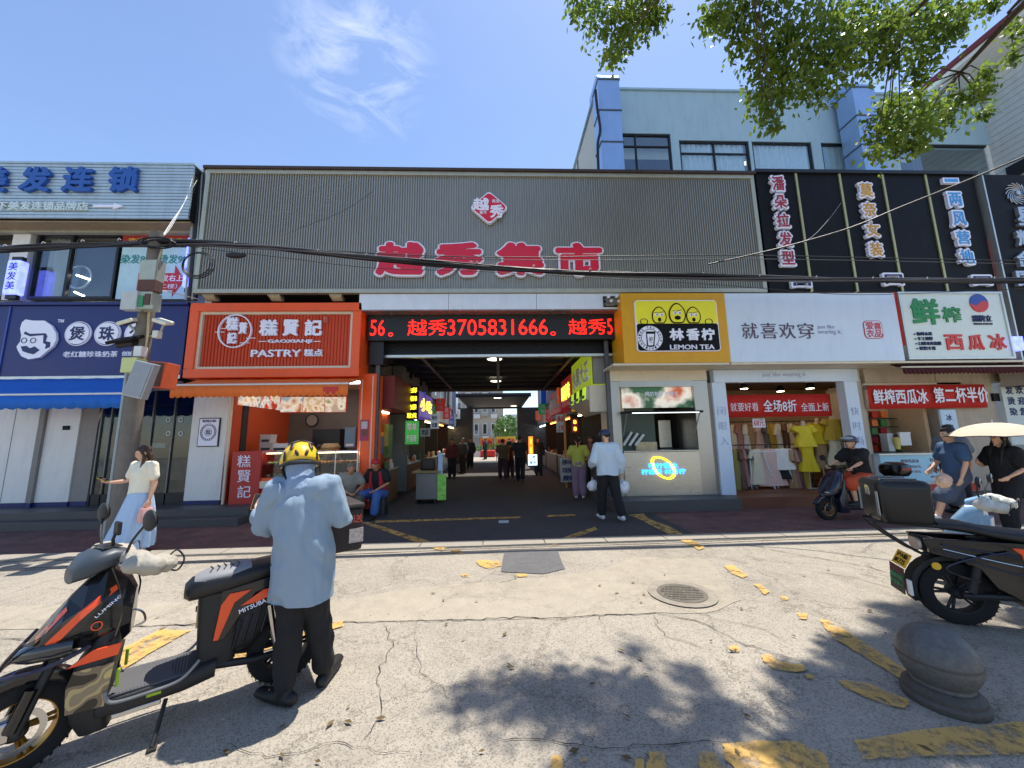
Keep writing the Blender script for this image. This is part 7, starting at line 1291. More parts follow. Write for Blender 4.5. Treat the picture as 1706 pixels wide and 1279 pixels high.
        fuse(mb, g.get('legname', 'trousers'), m_, root, vox * 1.1, 3, .016 if near else .010, (9, 9, 4), 8)
    if g.get('shoes'):
        for q in 'lr':
            a, t_ = j['an' + q], j['to' + q]; mb = MB(); fd = (t_ - a); fd.z = 0; fd = fd.normalized(); hl = a - fd * .05 * s; dz = Vector((0, 0, a.z - .045 * s - (0 if abs(a.z) > .3 else 0)))
            b0 = Vector((hl.x, hl.y, a.z - .04 * s)); t0 = Vector((t_.x, t_.y, t_.z + .015 * s)); sd_ = fd.cross(up)
            etube(mb, [b0, b0.lerp(t0, .35), b0.lerp(t0, .75), t0], [(.042 * s, .042 * s), (.045 * s, .048 * s), (.05 * s, .036 * s), (.042 * s, .028 * s)], sd_, 14); etube(mb, [a + up * .02 * s, b0.lerp(t0, .25)], [.046 * s, .045 * s], sd_, 12)
            so_ = fuse(mb, 'shoe', g['shoes'], root, max(.009, vox), 2); 
    return root, j, Mh, HC, s
def helmet(root, HC, Mh, s, m_, vents=False, peak=True, visor=False, zs=1.):
    HC = HC + Mh @ Vector((0, 0, -.02 if vents else 0)); mb = MB(); seg, rg = 32, 10; vs = []; Mh = Mh @ Matrix.Diagonal((1, 1, zs))
    for i in range(rg + 1):
        a = math.pi * .53 * i / rg
        for k in range(seg):
            b_ = 2 * math.pi * k / seg; ridge = 1 + (.05 * math.cos(b_ * 2) ** 2 * math.sin(a) if vents else 0) + (.045 * max(0, math.sin(5 * b_ * .5)) if vents else 0) * math.sin(a * 1.5)
            vs.append(HC + Mh @ (Vector((.108 * math.sin(a) * math.cos(b_) * ridge, .135 * math.sin(a) * math.sin(b_) * ridge - .005, .115 * math.cos(a) * ridge + .025)) * s))
    o = mb.add(vs, [(i * seg + k, (i + 1) * seg + k, (i + 1) * seg + (k + 1) % seg, i * seg + (k + 1) % seg) for i in range(rg) for k in range(seg)]).obj('helmet', m_, root, smooth=True); q = o.modifiers.new('s', 'SOLIDIFY'); q.thickness = .012
    if vents:
        for (x, y, z, ry, w_, l_) in ((-.05, -.092, .09, -28, .011, .036), (.05, -.092, .09, 28, .011, .036), (-.082, -.074, .04, -20, .009, .034), (.082, -.074, .04, 20, .009, .034), (-.026, -.128, .045, -60, .008, .022), (.026, -.128, .045, 60, .008, .022), (-.035, -.02, .138, 0, .012, .05), (.035, -.02, .138, 0, .012, .05), (-.095, .02, .06, 0, .012, .05), (.095, .02, .06, 0, .012, .05)):
            p = Vector((x, y, z)); n_ = (p - Vector((0, 0, .025))); n_ = Vector((n_.x / .108 ** 2, n_.y / .135 ** 2, n_.z / .115 ** 2)).normalized(); u = n_.cross(Vector((0, 0, 1))).normalized(); v = u.cross(n_); rt = Matrix((u, v, n_)).transposed(); rt2 = Matrix.Rotation(R(ry * .4), 3, 'Z')
            k_ = 1 / math.sqrt((n_.x * .108) ** 2 + (n_.y * .135) ** 2 + (n_.z * .115) ** 2); ps = Vector((0, -.005, .025)) + Vector((n_.x * .108 ** 2, n_.y * .135 ** 2, n_.z * .115 ** 2)) * k_ * 1.06
            MB().ell(HC + Mh @ (ps * s), (w_ * 1.25 * s, l_ * s, .006 * s), 14, 6, Mh @ rt @ rt2).obj('vent', DARK, o, smooth=True)
        MB().tube(smoothline([HC + Mh @ (Vector((x * s, y * s, z * s))) for x, y, z in ((-.118, -.05, .0), (-.07, -.135, -.008), (0, -.155, -.01), (.07, -.135, -.008), (.118, -.05, .0))], 5), .012, 8).obj('rear_cradle', M('dark_metal', '#26272a'), o, smooth=True)
    if peak:
        pts = [Vector((.1 * math.cos(a), .12 + .075 * math.sin(a), .03 + .01 * math.sin(a))) for a in [math.pi * k / 10 for k in range(11)]]; MB().prism([HC + Mh @ (p * s) for p in pts], Mh @ Vector((0, 0, 0)), Mh @ Vector((0, 0, .01))).obj('peak', m_ if not visor else BLACK, o)
    for q in (-1, 1): MB().tube([HC + Mh @ (Vector(p) * s) for p in ((q * .1, .0, .0), (q * .085, .015, -.05), (q * .04, .03, -.115), (0, .04, -.125))], .006, 6).obj('strap', DARK, root, smooth=True)
    return o
SKY = M('pale_blue_shirt', '#8799a8', .8, var=.05, scale=5, bump=.15, bscale=9); BTR = fabp('black_trousers', '#1b1b1e', .9, .15)
LB_ = (-1.35, 2.70, 0)
r_, j, Mh, HC, s = person('delivery rider seen from behind in yellow helmet, loose pale blue shirt and black trousers', LB_, R(6), dict(pel=(.02, -.0, .9), belly=(.0, -.01, 1.05), chest=(-.02, .02, 1.23), neck=(-.05, .06, 1.39), head=(-.09, .12, 1.5), look=(-.4, .88, -.35), shl=(-.2, .02, 1.34), shr=(.16, .02, 1.36), ell=(-.27, .05, 1.08), elr=(.25, .03, 1.12), wrl=(-.40, .24, 1.15), wrr=(.1, .3, 1.12), hil=(-.06, 0, .87), hir=(.075, 0, .87), knl=(-.04, .0, .48), knr=(.11, .08, .48), anl=(-.03, -.03, .085), anr=(.15, .16, .085), tol=(-.22, .06, .03), tor=(.17, .38, .03)),
    dict(top=(SKY, .026, .27, 1), legs=(BTR, .008, 1), shoes=SHOEB, skin=SKINP, folds=.024, fs=(8, 8, 1.5), sm=14, slp=.006, build=.98, face=True, curl=.9, hdl=(-.4, .8, .4), palml=(.6, 0, .8)), 1.68, True)
helmet(r_, HC, Mh, s * 1.12, M('yellow_helmet', '#f2c21a', .3, var=.03, coat=.4), True, zs=1.2)
mb = MB(); mb.ell(HC + Mh @ Vector((0, -.02, -.005)), (.096, .11, .1), 16, 10, Mh); etube(mb, [HC + Mh @ Vector((0, -.02, -.05)), j['neck'] + Vector((0, -.02, .0)), j['chest'].lerp(j['neck'], .5) + Vector((0, -.01, .02))], [(.09, .1), (.095, .1), (.15, .12)], (1, 0, 0)); etube(mb, [HC + Mh @ Vector((-.0, .05, -.02)), HC + Mh @ Vector((0, .1, -.04))], [(.07, .08), (.05, .05)])
fuse(mb, 'hood_scarf', fabp('blue_grey_scarf', '#8798ae', .85, .1), r_, .009, 3, .012, (20, 20, 9), 5)
MB().tube(smoothline([HC + Mh @ Vector(p) for p in ((-.1, -.03, .02), (-.1, -.06, -.06), (-.06, -.07, -.14), (.02, .0, -.17))], 5), .009, 6).obj('chin_strap', BLACK, r_, smooth=True)
p = j['wrl'] + Vector((-.05, .09, .07)); tp = T('phone', 'phone in a tan case held up by the delivery rider at the left', 'phone', tuple(Vector(LB_) + Matrix.Rotation(R(6), 3, 'Z') @ p), R(20), local=True); MB().box(-.04, .04, -.005, .005, -.075, .075, Matrix.Rotation(R(-50), 4, 'X')).obj('case', M('tan_case', '#b8843a', .5), tp, bevel=.004); MB().box(-.036, .036, -.0065, -.0052, -.07, .07, Matrix.Rotation(R(-50), 4, 'X')).obj('screen', BLACK, tp)
WL = (-5.55, 6.12, 0.01)
wr, j, Mh, HC, s = person('young woman with long brown hair, cream top and long pale blue skirt, phone in hand', WL, R(165), dict(look=(.4, .9, -.32), head=(.01, .03, 1.575), elr=(.27, .02, 1.13), wrr=(.42, .16, 1.12), ell=(-.23, -.03, 1.1), wrl=(-.25, .03, .86)),
    dict(top=(fabp('cream_top', '#ebe4cc'), .012, -.02, .5), skirt=(fabp('blue_skirt', '#acc6e2', .8, .06), .93, .36), sway=(.16, -.02, 0), slp=-.004, hair=HAIRBR, long=True, shoes=SHOEW, skin=SKINP, hdr=(.9, .25, .2), palmr=(-.1, .3, 1), curl=.6, vox=.0085), 1.62, True)
Rw = Matrix.Rotation(R(165), 3, 'Z'); p = j['wrr'] + Vector((.12, .03, .05)); tp = T('phone', 'small yellow phone held out by the young woman in the blue skirt', 'phone', tuple(Vector(WL) + Rw @ p), R(85), local=True); MB().box(-.035, .035, -.075, .075, -.004, .004, Matrix.Rotation(R(20), 4, 'X')).obj('case', M('yellow_case', '#d8b838', .5), tp, bevel=.003); MB().box(-.031, .031, -.07, .07, .0042, .0056, Matrix.Rotation(R(20), 4, 'X')).obj('screen', BLACK, tp)
p = j['wrl'] + Vector((.0, .03, -.33)); tp = T('tote_bag', 'small pink and white bag hanging from the hand of the woman in the blue skirt', 'bag', tuple(Vector(WL) + Rw @ p), R(165), local=True); MB().loft([(-.0, 0, 0, .05, .09), (.1, 0, 0, .055, .095), (.2, 0, 0, .04, .08)], 16, 3, 'z').obj('pouch', M('pink_bag', '#dba8a0', .7, var=.15), tp, smooth=True)
for y in (-.06, .06): MB().tube([(0, y, .19), (0, y * .5, .26), (0, 0, .3)], .006, 6).obj('strap', M('pink_bag', '#dba8a0'), tp)
SIT = dict(pel=(0, 0, .5), belly=(0, .05, .66), chest=(0, .12, .85), neck=(0, .2, 1.0), head=(0, .27, 1.13), look=(0, 1, -.1), shl=(-.185, .14, .96), shr=(.185, .14, .96), hil=(-.09, .02, .48), hir=(.09, .02, .48))
def seated(**k): d = dict(SIT); d.update(k); return d
person('old man in grey short sleeved shirt sitting on the step beside the orange pier', (-3.32, 8.52, -.02), R(-150), seated(ell=(-.28, .2, .74), elr=(.27, .2, .74), wrl=(-.08, .46, .62), wrr=(.06, .48, .62), knl=(-.16, .45, .5), knr=(.16, .45, .5), anl=(-.13, .42, .1), anr=(.15, .48, .1), tol=(-.16, .64, .05), tor=(.18, .7, .05)),
    dict(top=(fabp('old_grey_shirt', '#8d8a80'), .02, .03, .5), legs=(fabp('olive_grey_trousers', '#5c5a4e'), .02, 1), shoes=SHOEB, hair=M('grey_hair', '#6a6662', .6), curl=.7), 1.62)
person('seated man in red cap, red vest over black t-shirt and blue jeans by the entrance', (-2.72, 8.78, -.02), R(172), seated(ell=(-.27, .16, .72), elr=(.28, .16, .72), wrl=(-.1, .4, .6), wrr=(.22, .42, .58), knl=(-.15, .45, .52), knr=(.2, .45, .52), anl=(-.1, .44, .1), anr=(.24, .44, .1), tol=(-.12, .66, .05), tor=(.28, .64, .05), look=(.1, 1, -.05)),
    dict(top=(fabp('black_tee', '#19181a'), .016, .02, .5), legs=(fabp('blue_jeans', '#3f62a0', .85, .15), .02, 1), shoes=SHOEB, hair=HAIRB, curl=.7), 1.72)
pr_ = [o for o in bpy.data.objects if o.name.startswith('person')][-1]
mb = MB(); SD = 1.72 / 1.7
for q in (-1, 1): etube(mb, [Vector((q * .12, .02, .52)) * SD, Vector((q * .12, .1, .75)) * SD, Vector((q * .1, .16, .97)) * SD], [(.07, .15), (.065, .155), (.045, .11)], (1, 0, 0))
fuse(mb, 'red_vest', fabp('red_vest', '#a8242e'), pr_, .014, 2, .006)
mb = MB(); hc = Vector((0, .27, 1.13)) * SD; mb.ell(hc + Vector((0, -.01, .05)), (.095, .11, .085), 16, 10); mb.box(-.07, .07, .06, .17, 1.19, 1.2); mb.obj('red_cap', M('red_cap', '#b8242c', .7), pr_, smooth=True)
MB().loft([(0, 0, 0, .17, .17), (.42, 0, 0, .16, .16), (.45, 0, 0, .15, .15)], 18, 3, 'z').mesh; o = MB().loft([(0, -2.72, 8.83, .17, .17), (.42, -2.72, 8.83, .16, .16), (.44, -2.72, 8.83, .15, .15)], 18, 4, 'z').solo('plastic_stool', 'dark plastic stool under the man in the red cap', 'stool', [DARK], smooth=True)
r_, j, Mh, HC, s = person('courier from behind in white jacket, navy helmet and black trousers entering the arcade', (2.19, 7.6, 0.004), R(8), dict(look=(-.5, .8, -.2), knl=(-.1, .08, .49), knr=(.12, -.08, .5), anl=(-.1, .12, .09), anr=(.16, -.2, .12), tol=(-.1, .33, .03), tor=(.18, -.02, .04), ell=(-.27, .0, 1.12), wrl=(-.25, .2, 1.02), elr=(.27, -.04, 1.12), wrr=(.29, .05, .86)),
    dict(top=(fabp('white_jacket', '#c2d3dd', .7), .03, .08, 1), legs=(BTR, .018, 1), shoes=SHOEW, skin=SKINP, hair=HAIRB, vox=.012, face=False), 1.78)
helmet(r_, HC, Mh, s, M('navy_helmet', '#26344f', .3, coat=.4))
def bag(p, lb, c, sc_=1.): 
    t = T('plastic_bag', lb, 'bag', p, local=True); mb = MB(); mb.ell((0, 0, .11 * sc_), (.12 * sc_, .08 * sc_, .11 * sc_), 14, 9); mb.ell((.03, 0, .15 * sc_), (.1 * sc_, .07 * sc_, .1 * sc_), 14, 9); fuse(mb, 'bag_body', M('bag_' + c, c, .4, var=.2, scale=14), t, .012, 2, .02, (25, 25, 12)); MB().tube([(-.02, 0, .2 * sc_), (0, 0, .32 * sc_), (.03, 0, .2 * sc_)], .008, 5).obj('handle', M('bag_' + c, c), t)
bag((2.48, 7.62, .5), 'white shopping bag in the right hand of the courier in the white jacket', '#d8dde2', 1.1); bag((1.92, 7.8, .55), 'white shopping bag in the left hand of the courier in the white jacket', '#d8dde2', .9)
person('woman from behind in yellow green t-shirt and mauve trousers standing at the right stall', (2.2, 10.4, .004), R(-12), dict(ell=(-.29, .02, 1.12), wrl=(-.16, .2, 1.0), elr=(.29, .02, 1.12), wrr=(.16, .2, 1.0)), dict(top=(fabp('yellow_green_tee', '#b8b84a'), .02, .05, .5), legs=(fabp('mauve_trousers', '#8a7080'), .03, 1), shoes=SHOEW, hair=HAIRB, bun=True, face=False, skin=SKINP), 1.66)
wk = dict(knl=(-.1, .14, .5), anl=(-.1, .2, .09), tol=(-.1, .4, .05), knr=(.1, -.02, .49), anr=(.1, -.24, .14), tor=(.1, -.08, .04))
for (x, y, rz, h, lb, t_, l_, k) in ((.15, 15.2, 5, 1.62, 'woman in dark olive top walking away in the middle of the arcade', '#5a4f38', '#3a2c38', {}), (.8, 14.4, -8, 1.74, 'person in dark grey with a bag walking away at the right of the arcade middle', '#23252a', '#17181c', {}), (.45, 15.6, 0, 1.5, 'small person in maroon walking between the two strollers', '#4a1f2a', '#2c1c28', {}),
    (-2.0, 16.2, 170, 1.66, 'person in dark red shirt standing at the left stalls deep in the arcade', '#5a2428', '#202024', {}), (-1.75, 18.5, 140, 1.7, 'person in black and white clothes coming along the left stalls', '#3a4044', '#222', {}), (-1.6, 21.0, 180, 1.7, 'person in dark clothes farthest along the left stalls', '#24282a', '#1a1c1e', {}), (1.75, 16.8, 190, 1.68, 'person in dark clothes beside the glowing orange pillar sign', '#2a2622', '#1c1c1c', {}),
    (2.75, 11.2, 160, 1.66, 'stall keeper with dark hair behind the woman in yellow', '#6a4a42', '#2a2a2a', {}), (-1.1, 30.5, 60, 1.68, 'person in black standing in the sunny yard left of the red booth', '#26282c', '#1c1d20', {}), (.9, 31.5, 0, 1.68, 'person in black standing in the sunny yard right of the red booth', '#2a2c30', '#1c1d20', {})):
    if len(l_) == 4: l_ = '#222222'
    person(lb, (x, y, .006), R(rz), wk if abs(rz) < 10 else {}, dict(top=(fabp('top' + t_, t_), .02, .04, .5 if y < 16 else 1), legs=(fabp('leg' + l_, l_), .02, 1), shoes=SHOEB, hair=HAIRB, vox=.022, face=False), h)
person('shop worker in grey bending over behind the pastry counter', (-4.35, 10.2, .28), R(150), dict(chest=(0, .25, 1.16), neck=(0, .38, 1.22), head=(0, .5, 1.25), belly=(0, .1, 1.06), shl=(-.18, .34, 1.16), shr=(.18, .34, 1.16), ell=(-.24, .5, .96), elr=(.24, .5, .96), wrl=(-.12, .66, .95), wrr=(.12, .66, .95), look=(0, .7, -.7)), dict(top=(fabp('worker_grey', '#8a857e'), .02, .05, 1), legs=(BTR, .02, 1), shoes=SHOEB, hair=HAIRB, vox=.02, face=False), 1.6)
r_, j, Mh, HC, s = person('person in dark blue t-shirt and slate shorts striding left beside the cream umbrella', (7.85, 6.25, .0), R(72), dict(knl=(-.1, .3, .55), anl=(-.1, .42, .2), tol=(-.1, .6, .28), knr=(.1, .02, .49), anr=(.1, -.3, .12), tor=(.1, -.14, .04), elr=(.26, .05, 1.12), wrr=(.2, .22, .98), ell=(-.26, .02, 1.12), wrl=(-.27, .12, .88)),
    dict(top=(fabp('dark_blue_tee', '#3d5878'), .02, .06, .5), legs=(fabp('slate_shorts', '#4a5568'), .03, .52), shoes=SHOEW, hair=HAIRB, skin=SKINP, vox=.012), 1.7)
bag((7.35, 6.05, .72), 'clear plastic bag of snacks carried beside the person in dark blue at right', '#d8b49a', .95)
person('man with short dark hair and grey shirt standing behind the cream umbrella', (9.35, 7.45, .004), R(100), {}, dict(top=(fabp('grey_tee', '#6a6c72'), .02, .05, .5), legs=(BTR, .02, 1), shoes=SHOEB, hair=HAIRB, vox=.014), 1.78)
UX, UY = 8.15, 5.75
person('woman in black dress walking under the cream umbrella at the right edge', (8.2, 5.85, 0), R(80), dict(elr=(.27, .08, 1.12), wrr=(.1, .3, 1.2), ell=(-.26, .0, 1.1), wrl=(-.24, .2, .98), knl=(-.1, .14, .5), anl=(-.1, .2, .09), tol=(-.1, .4, .05)), dict(top=(fabp('black_tee', '#19181a'), .03, .3, .5), legs=(BTR, .03, 1), shoes=SHOEB, hair=HAIRB, long=True, skin=SKINP, vox=.013), 1.62)
t = T('umbrella', 'open cream sun umbrella with dark lining held at the right edge', 'umbrella', (8.2, 5.9, 1.2)); seg, rg = 48, 7; vs = []; cz = 1.78
for i in range(rg + 1):
    u = i / rg
    for k in range(seg): a = 2 * math.pi * k / seg; rr_ = .6 * u * (1 - .05 * abs(math.sin(4 * a)) * u); vs.append((8.2 + rr_ * math.cos(a), 5.9 + rr_ * math.sin(a), cz - .22 * u ** 2 + .012 * abs(math.sin(4 * a)) * u))
fc = [(i * seg + k, (i + 1) * seg + k, (i + 1) * seg + (k + 1) % seg, i * seg + (k + 1) % seg) for i in range(rg) for k in range(seg)]
MB().add(vs, fc).obj('canopy', M('umbrella_cream', '#c4b79e', .8, var=.05), t, smooth=True); MB().add([(a, b_, c - .012) for a, b_, c in vs], fc).obj('lining', M('umbrella_lining', '#2a2628', .8), t, smooth=True)
MB().tube([(8.2, 5.9, 1.0), (8.2, 5.9, cz + .05)], .008, 6).obj('shaft', ALU, t)
for k in range(8): a = k * math.pi / 4; MB().tube([(8.2, 5.9, cz - .03), (8.2 + .3 * math.cos(a), 5.9 + .3 * math.sin(a), cz - .085), (8.2 + .58 * math.cos(a), 5.9 + .58 * math.sin(a), cz - .225)], .004, 4).obj('rib', DARK, t)
BLKP = M('gloss_black_plastic', '#0e0f12', .22, var=.1, coat=.3); MATB = M('matt_black_plastic', '#1c1c1d', .6, var=.15, bump=.1, bscale=120); ORG = M('orange_plastic', '#f0501a', .3, var=.04, coat=.3); RUB = M('tyre_rubber', '#161616', .85, var=.15, bump=.3, bscale=60); GRYS = M('seat_grey', '#858587', .6, var=.08, bump=.2, bscale=200); SEATB = M('seat_black', '#141416', .45, var=.1, bump=.15, bscale=200)
CHR = M('chrome', '#b8b8b8', .15, 1.0, var=.05); BRS = M('bronze_rim', '#a8813c', .35, .8, var=.15); MIRR = M('mirror_glass', '#5a6066', .03, 1.0, var=0)
def wheel(root, x, R_, w_, rimm, name='wheel', disc_=True):
    t_ = MB().lathe([(R_ * .62, -w_ * .5), (R_ * .8, -w_ * .55), (R_ * .95, -w_ * .42), (R_, -w_ * .15), (R_, w_ * .15), (R_ * .95, w_ * .42), (R_ * .8, w_ * .55), (R_ * .62, w_ * .5), (R_ * .6, 0), (R_ * .62, -w_ * .5)], (x, 0, R_), 44, 'y').obj(name, RUB, root, smooth=True)
    MB().lathe([(R_ * .6, -w_ * .48), (R_ * .64, -w_ * .5), (R_ * .64, w_ * .5), (R_ * .6, w_ * .48), (R_ * .56, 0), (R_ * .6, -w_ * .48)], (x, 0, R_), 36, 'y').obj('rim', rimm, t_, smooth=True)
    MB().lathe([(.03, -w_ * .7), (.045, -w_ * .5), (.045, w_ * .5), (.03, w_ * .7)], (x, 0, R_), 20, 'y').obj('hub', MATB, t_, smooth=True)
    mb = MB()
    for k in range(5):
        for dd in (-.14, .14): a = 2 * math.pi * k / 5; mb.tube([(x + .04 * math.cos(a + dd), 0, R_ + .04 * math.sin(a + dd)), (x + R_ * .6 * math.cos(a + dd * .8), 0, R_ + R_ * .6 * math.sin(a + dd * .8))], .011, 6)
    mb.obj('spokes', rimm, t_)
    mb = MB()
    for k in range(40): a = 2 * math.pi * k / 40; c = Vector((x + R_ * .985 * math.cos(a), 0, R_ + R_ * .985 * math.sin(a))); tg = Vector((-math.sin(a), 0, math.cos(a))); rd = Vector((math.cos(a), 0, math.sin(a))); mb.add([c + tg * .006 + Vector((0, -w_ * .3, 0)) + rd * .007, c - tg * .006 + Vector((0, -w_ * .3, 0)) + rd * .007, c - tg * .006 + Vector((0, w_ * .3, 0)) + rd * .007, c + tg * .006 + Vector((0, w_ * .3, 0)) + rd * .007], [(0, 1, 2, 3)])
    mb.obj('tread_blocks', RUB, t_)
    if disc_: MB().lathe([(R_ * .34, -w_ * .56), (R_ * .46, -w_ * .56), (R_ * .46, -w_ * .6), (R_ * .34, -w_ * .6), (R_ * .34, -w_ * .56)], (x, 0, R_), 28, 'y').obj('brake_disc', CHR, t_, smooth=False)
    return t_
def side_poly(root, pts, y0, y1, name, m_, both=True, **k):
    for s_ in ((-1, 1) if both else (-1,)): MB().prism([(a, 0, b_) for a, b_ in pts], (0, s_ * y0, 0), (0, s_ * y1, 0)).obj(name, m_, root, bevel=.004, **k)
def rloft(root, secs, name, m_, e=3., seg=20, axis='x', **k): return MB().loft(secs, seg, e, axis).obj(name, m_, root, smooth=True, **k)
def mirrors(root, hx, hz, ys=.27, dz=.2, m2=MIRR):
    for s_ in (-1, 1):
        MB().tube(smoothline([(hx, s_ * (ys - .09), hz), (hx + .0, s_ * (ys - .03), hz + dz * .5), (hx + .02, s_ * (ys + .04), hz + dz)], 4), .007, 6).obj('mirror_stalk', MATB, root, smooth=True)
        c = Vector((hx + .03, s_ * (ys + .07), hz + dz + .03)); o = MB().ell(c, (.02, .07, .06), 18, 10).obj('mirror', MATB, root, smooth=True); MB().ell(c + Vector((.014, 0, 0)), (.01, .06, .05), 16, 8).obj('mirror_face', m2, o, smooth=True)
def handlebar(root, hx, hz, w_=.31, muffs=None):
    MB().tube(smoothline([(hx + .06, -w_, hz), (hx + .02, -w_ * .5, hz + .01), (hx, 0, hz - .02), (hx + .02, w_ * .5, hz + .01), (hx + .06, w_, hz)], 5), .013, 8).obj('handlebar', MATB, root, smooth=True)
    for s_ in (-1, 1):
        MB().tube([(hx + .035, s_ * (w_ - .13), hz), (hx + .06, s_ * (w_ + .01), hz)], .019, 10).obj('grip', RUB, root, smooth=True); MB().tube(smoothline([(hx + .0, s_ * (w_ - .14), hz - .01), (hx - .045, s_ * (w_ - .08), hz - .01), (hx - .02, s_ * (w_ + .0), hz - .01)], 4), .006, 6).obj('brake_lever', CHR, root, smooth=True); bx(hx - .0, hx + .045, s_ * (w_ - .17) - .025, s_ * (w_ - .17) + .025, hz - .025, hz + .03).obj('switch_block', MATB, root, bevel=.006)
        if muffs:
            mb = MB(); etube(mb, [(hx + .02, s_ * (w_ - .16), hz - .0), (hx + .03, s_ * (w_ - .04), hz - .015), (hx + .06, s_ * (w_ + .05), hz - .03)], [(.04, .045), (.065, .06), (.055, .05)], (1, 0, 0), 18); etube(mb, [(hx + .0, s_ * (w_ - .03), hz - .02), (hx + .14, s_ * (w_ - .02), hz - .045)], [(.075, .045), (.095, .05)], (0, 1, 0), 14)
            o = fuse(mb, 'hand_muff', muffs[0], root, .007, 2, .009, (30, 14, 14), 2 if s_ > 0 else 7); MB().tube(smoothline([(hx + .19, s_ * (w_ - .11), hz - .03), (hx + .2, s_ * (w_ - .04), hz + .01), (hx + .2, s_ * (w_ + .05), hz - .03), (hx + .18, s_ * (w_ + .03), hz - .09), (hx + .17, s_ * (w_ - .08), hz - .09)], 5), .005, 6).obj('muff_piping', BLKP, o, smooth=True)
CAMO = bpy.data.materials.new('camo_sticker'); CAMO.use_nodes = True; tn = CAMO.node_tree; tcn = tn.nodes.new('ShaderNodeTexCoord'); n1 = tn.nodes.new('ShaderNodeTexNoise'); n1.inputs['Scale'].default_value = 9; n1.inputs['Detail'].default_value = 1; tn.links.new(tcn.outputs['Object'], n1.inputs['Vector'])
rp_ = tn.nodes.new('ShaderNodeValToRGB'); rp_.color_ramp.interpolation = 'CONSTANT'; rp_.color_ramp.elements[0].color = (*H('#2b241c'), 1); rp_.color_ramp.elements[1].position = .42; rp_.color_ramp.elements[1].color = (*H('#7a6852'), 1)
for p, c in ((.5, '#b09a6a'), (.58, '#8a7a60'), (.66, '#c2ac6c')): e = rp_.color_ramp.elements.new(p); e.color = (*H(c), 1)
tn.links.new(n1.outputs['Fac'], rp_.inputs['Fac']); tn.links.new(rp_.outputs['Color'], tn.nodes['Principled BSDF'].inputs['Base Color']); tn.nodes['Principled BSDF'].inputs['Roughness'].default_value = .35
def steer(root, names, hx, ang):
    Mx = Matrix.Translation((hx, 0, 0)) @ Matrix.Rotation(ang, 4, 'Z') @ Matrix.Translation((-hx, 0, 0))
    def go(o): o.data.transform(Mx); [go(c) for c in o.children]
    for o in list(root.children):
        if o.name.split('.')[0] in names: go(o)
t = T('electric_scooter', 'black and orange electric scooter with grey hand muffs parked in the left foreground', 'scooter', (-2.50, 2.235, 0), R(35.7), local=True); A = t; WB = 1.19
wheel(t, 0, .225, .085, BRS, 'front_wheel'); wheel(t, WB, .225, .095, MATB, 'rear_wheel', False)
for s_ in (-1, 1):
    MB().tube([(0, s_ * .075, .225), (.045, s_ * .07, .38), (.13, s_ * .055, .62)], .021, 10).obj('fork_leg', MATB, t, smooth=True); MB().tube([(-.02, s_ * .082, .25), (.03, s_ * .08, .42)], .026, 10).obj('fork_cover', BLKP, t, smooth=True)
bx(-.09, -.02, -.075, -.05, .2, .3).obj('brake_caliper', CHR, t, bevel=.01)
vs = []; N = 14
for i in range(N + 1):
    a = R(15 + 140 * i / N); rr_ = .262 + .012 * (i / N); hw = .055 * min(1, (.3 + i / N * 2.4)) * (1 if i < 11 else 1 - (i - 11) * .2); cxp, czp = -math.cos(a) * -1, math.sin(a)
    for k, (yy, dz_) in enumerate(((-1, -.045), (-.75, 0), (0, .012), (.75, 0), (1, -.045))): vs.append((-.01 - (rr_ + dz_) * math.cos(a) * -1 * -1, yy * (hw + .012), .225 + (rr_ + dz_) * czp))
o = MB().add(vs, [(i * 5 + k, i * 5 + k + 1, (i + 1) * 5 + k + 1, (i + 1) * 5 + k) for i in range(N) for k in range(4)]).obj('front_fender', BLKP, t, smooth=True); q = o.modifiers.new('s', 'SOLIDIFY'); q.thickness = .006
cw = [(.0, .6, .625, .06), (.06, .585, .72, .12), (.13, .575, .82, .155), (.20, .56, .91, .16), (.27, .53, .96, .15), (.35, .53, .88, .12), (.39, .57, .80, .09)]
mb = MB(); vs = []
for x, za, zb, hw in cw:
    zm = za + (zb - za) * .62
    vs += [(x, -hw * .55, za), (x, -hw, za + (zb - za) * .3), (x, -hw * .92, zm), (x, -hw * .42, zb), (x, 0, zb + .012), (x, hw * .42, zb), (x, hw * .92, zm), (x, hw, za + (zb - za) * .3), (x, hw * .55, za)]
n = 9; mb.add(vs, [(i * n + k, i * n + (k + 1) % n, (i + 1) * n + (k + 1) % n, (i + 1) * n + k) for i in range(len(cw) - 1) for k in range(n)] + [tuple(range(n - 1, -1, -1)), tuple(range((len(cw) - 1) * n, len(cw) * n))])
cowl = mb.obj('front_cowl', BLKP, t, bevel=.006)
def onside(pts, m_, nm, off=.004, s_=-1):     # decal strip lying on the cowl side
    def hwz(x, z):
        for (x0, a0, b0, h0), (x1, a1, b1, h1) in zip(cw, cw[1:]):
            if x0 <= x <= x1 + 1e-6:
                u = (x - x0) / (x1 - x0); za, zb, hw = a0 + (a1 - a0) * u, b0 + (b1 - b0) * u, h0 + (h1 - h0) * u; v = (z - za) / (zb - za)
                pr_ = [(0, .55), (.3, 1), (.62, .92), (1, .42)]
                for (p, q), (p2, q2) in zip(pr_, pr_[1:]):
                    if p <= v <= p2 + 1e-6: return hw * (q + (q2 - q) * (v - p) / (p2 - p))
                return hw * .42
        return .1
    vs_ = [(x, s_ * (hwz(x, z) + off), z) for x, z in pts]; n_ = len(pts) // 2
    MB().add(vs_, [(i, i + 1, len(pts) - 2 - i, len(pts) - 1 - i) for i in range(n_ - 1)]).obj(nm, m_, cowl)
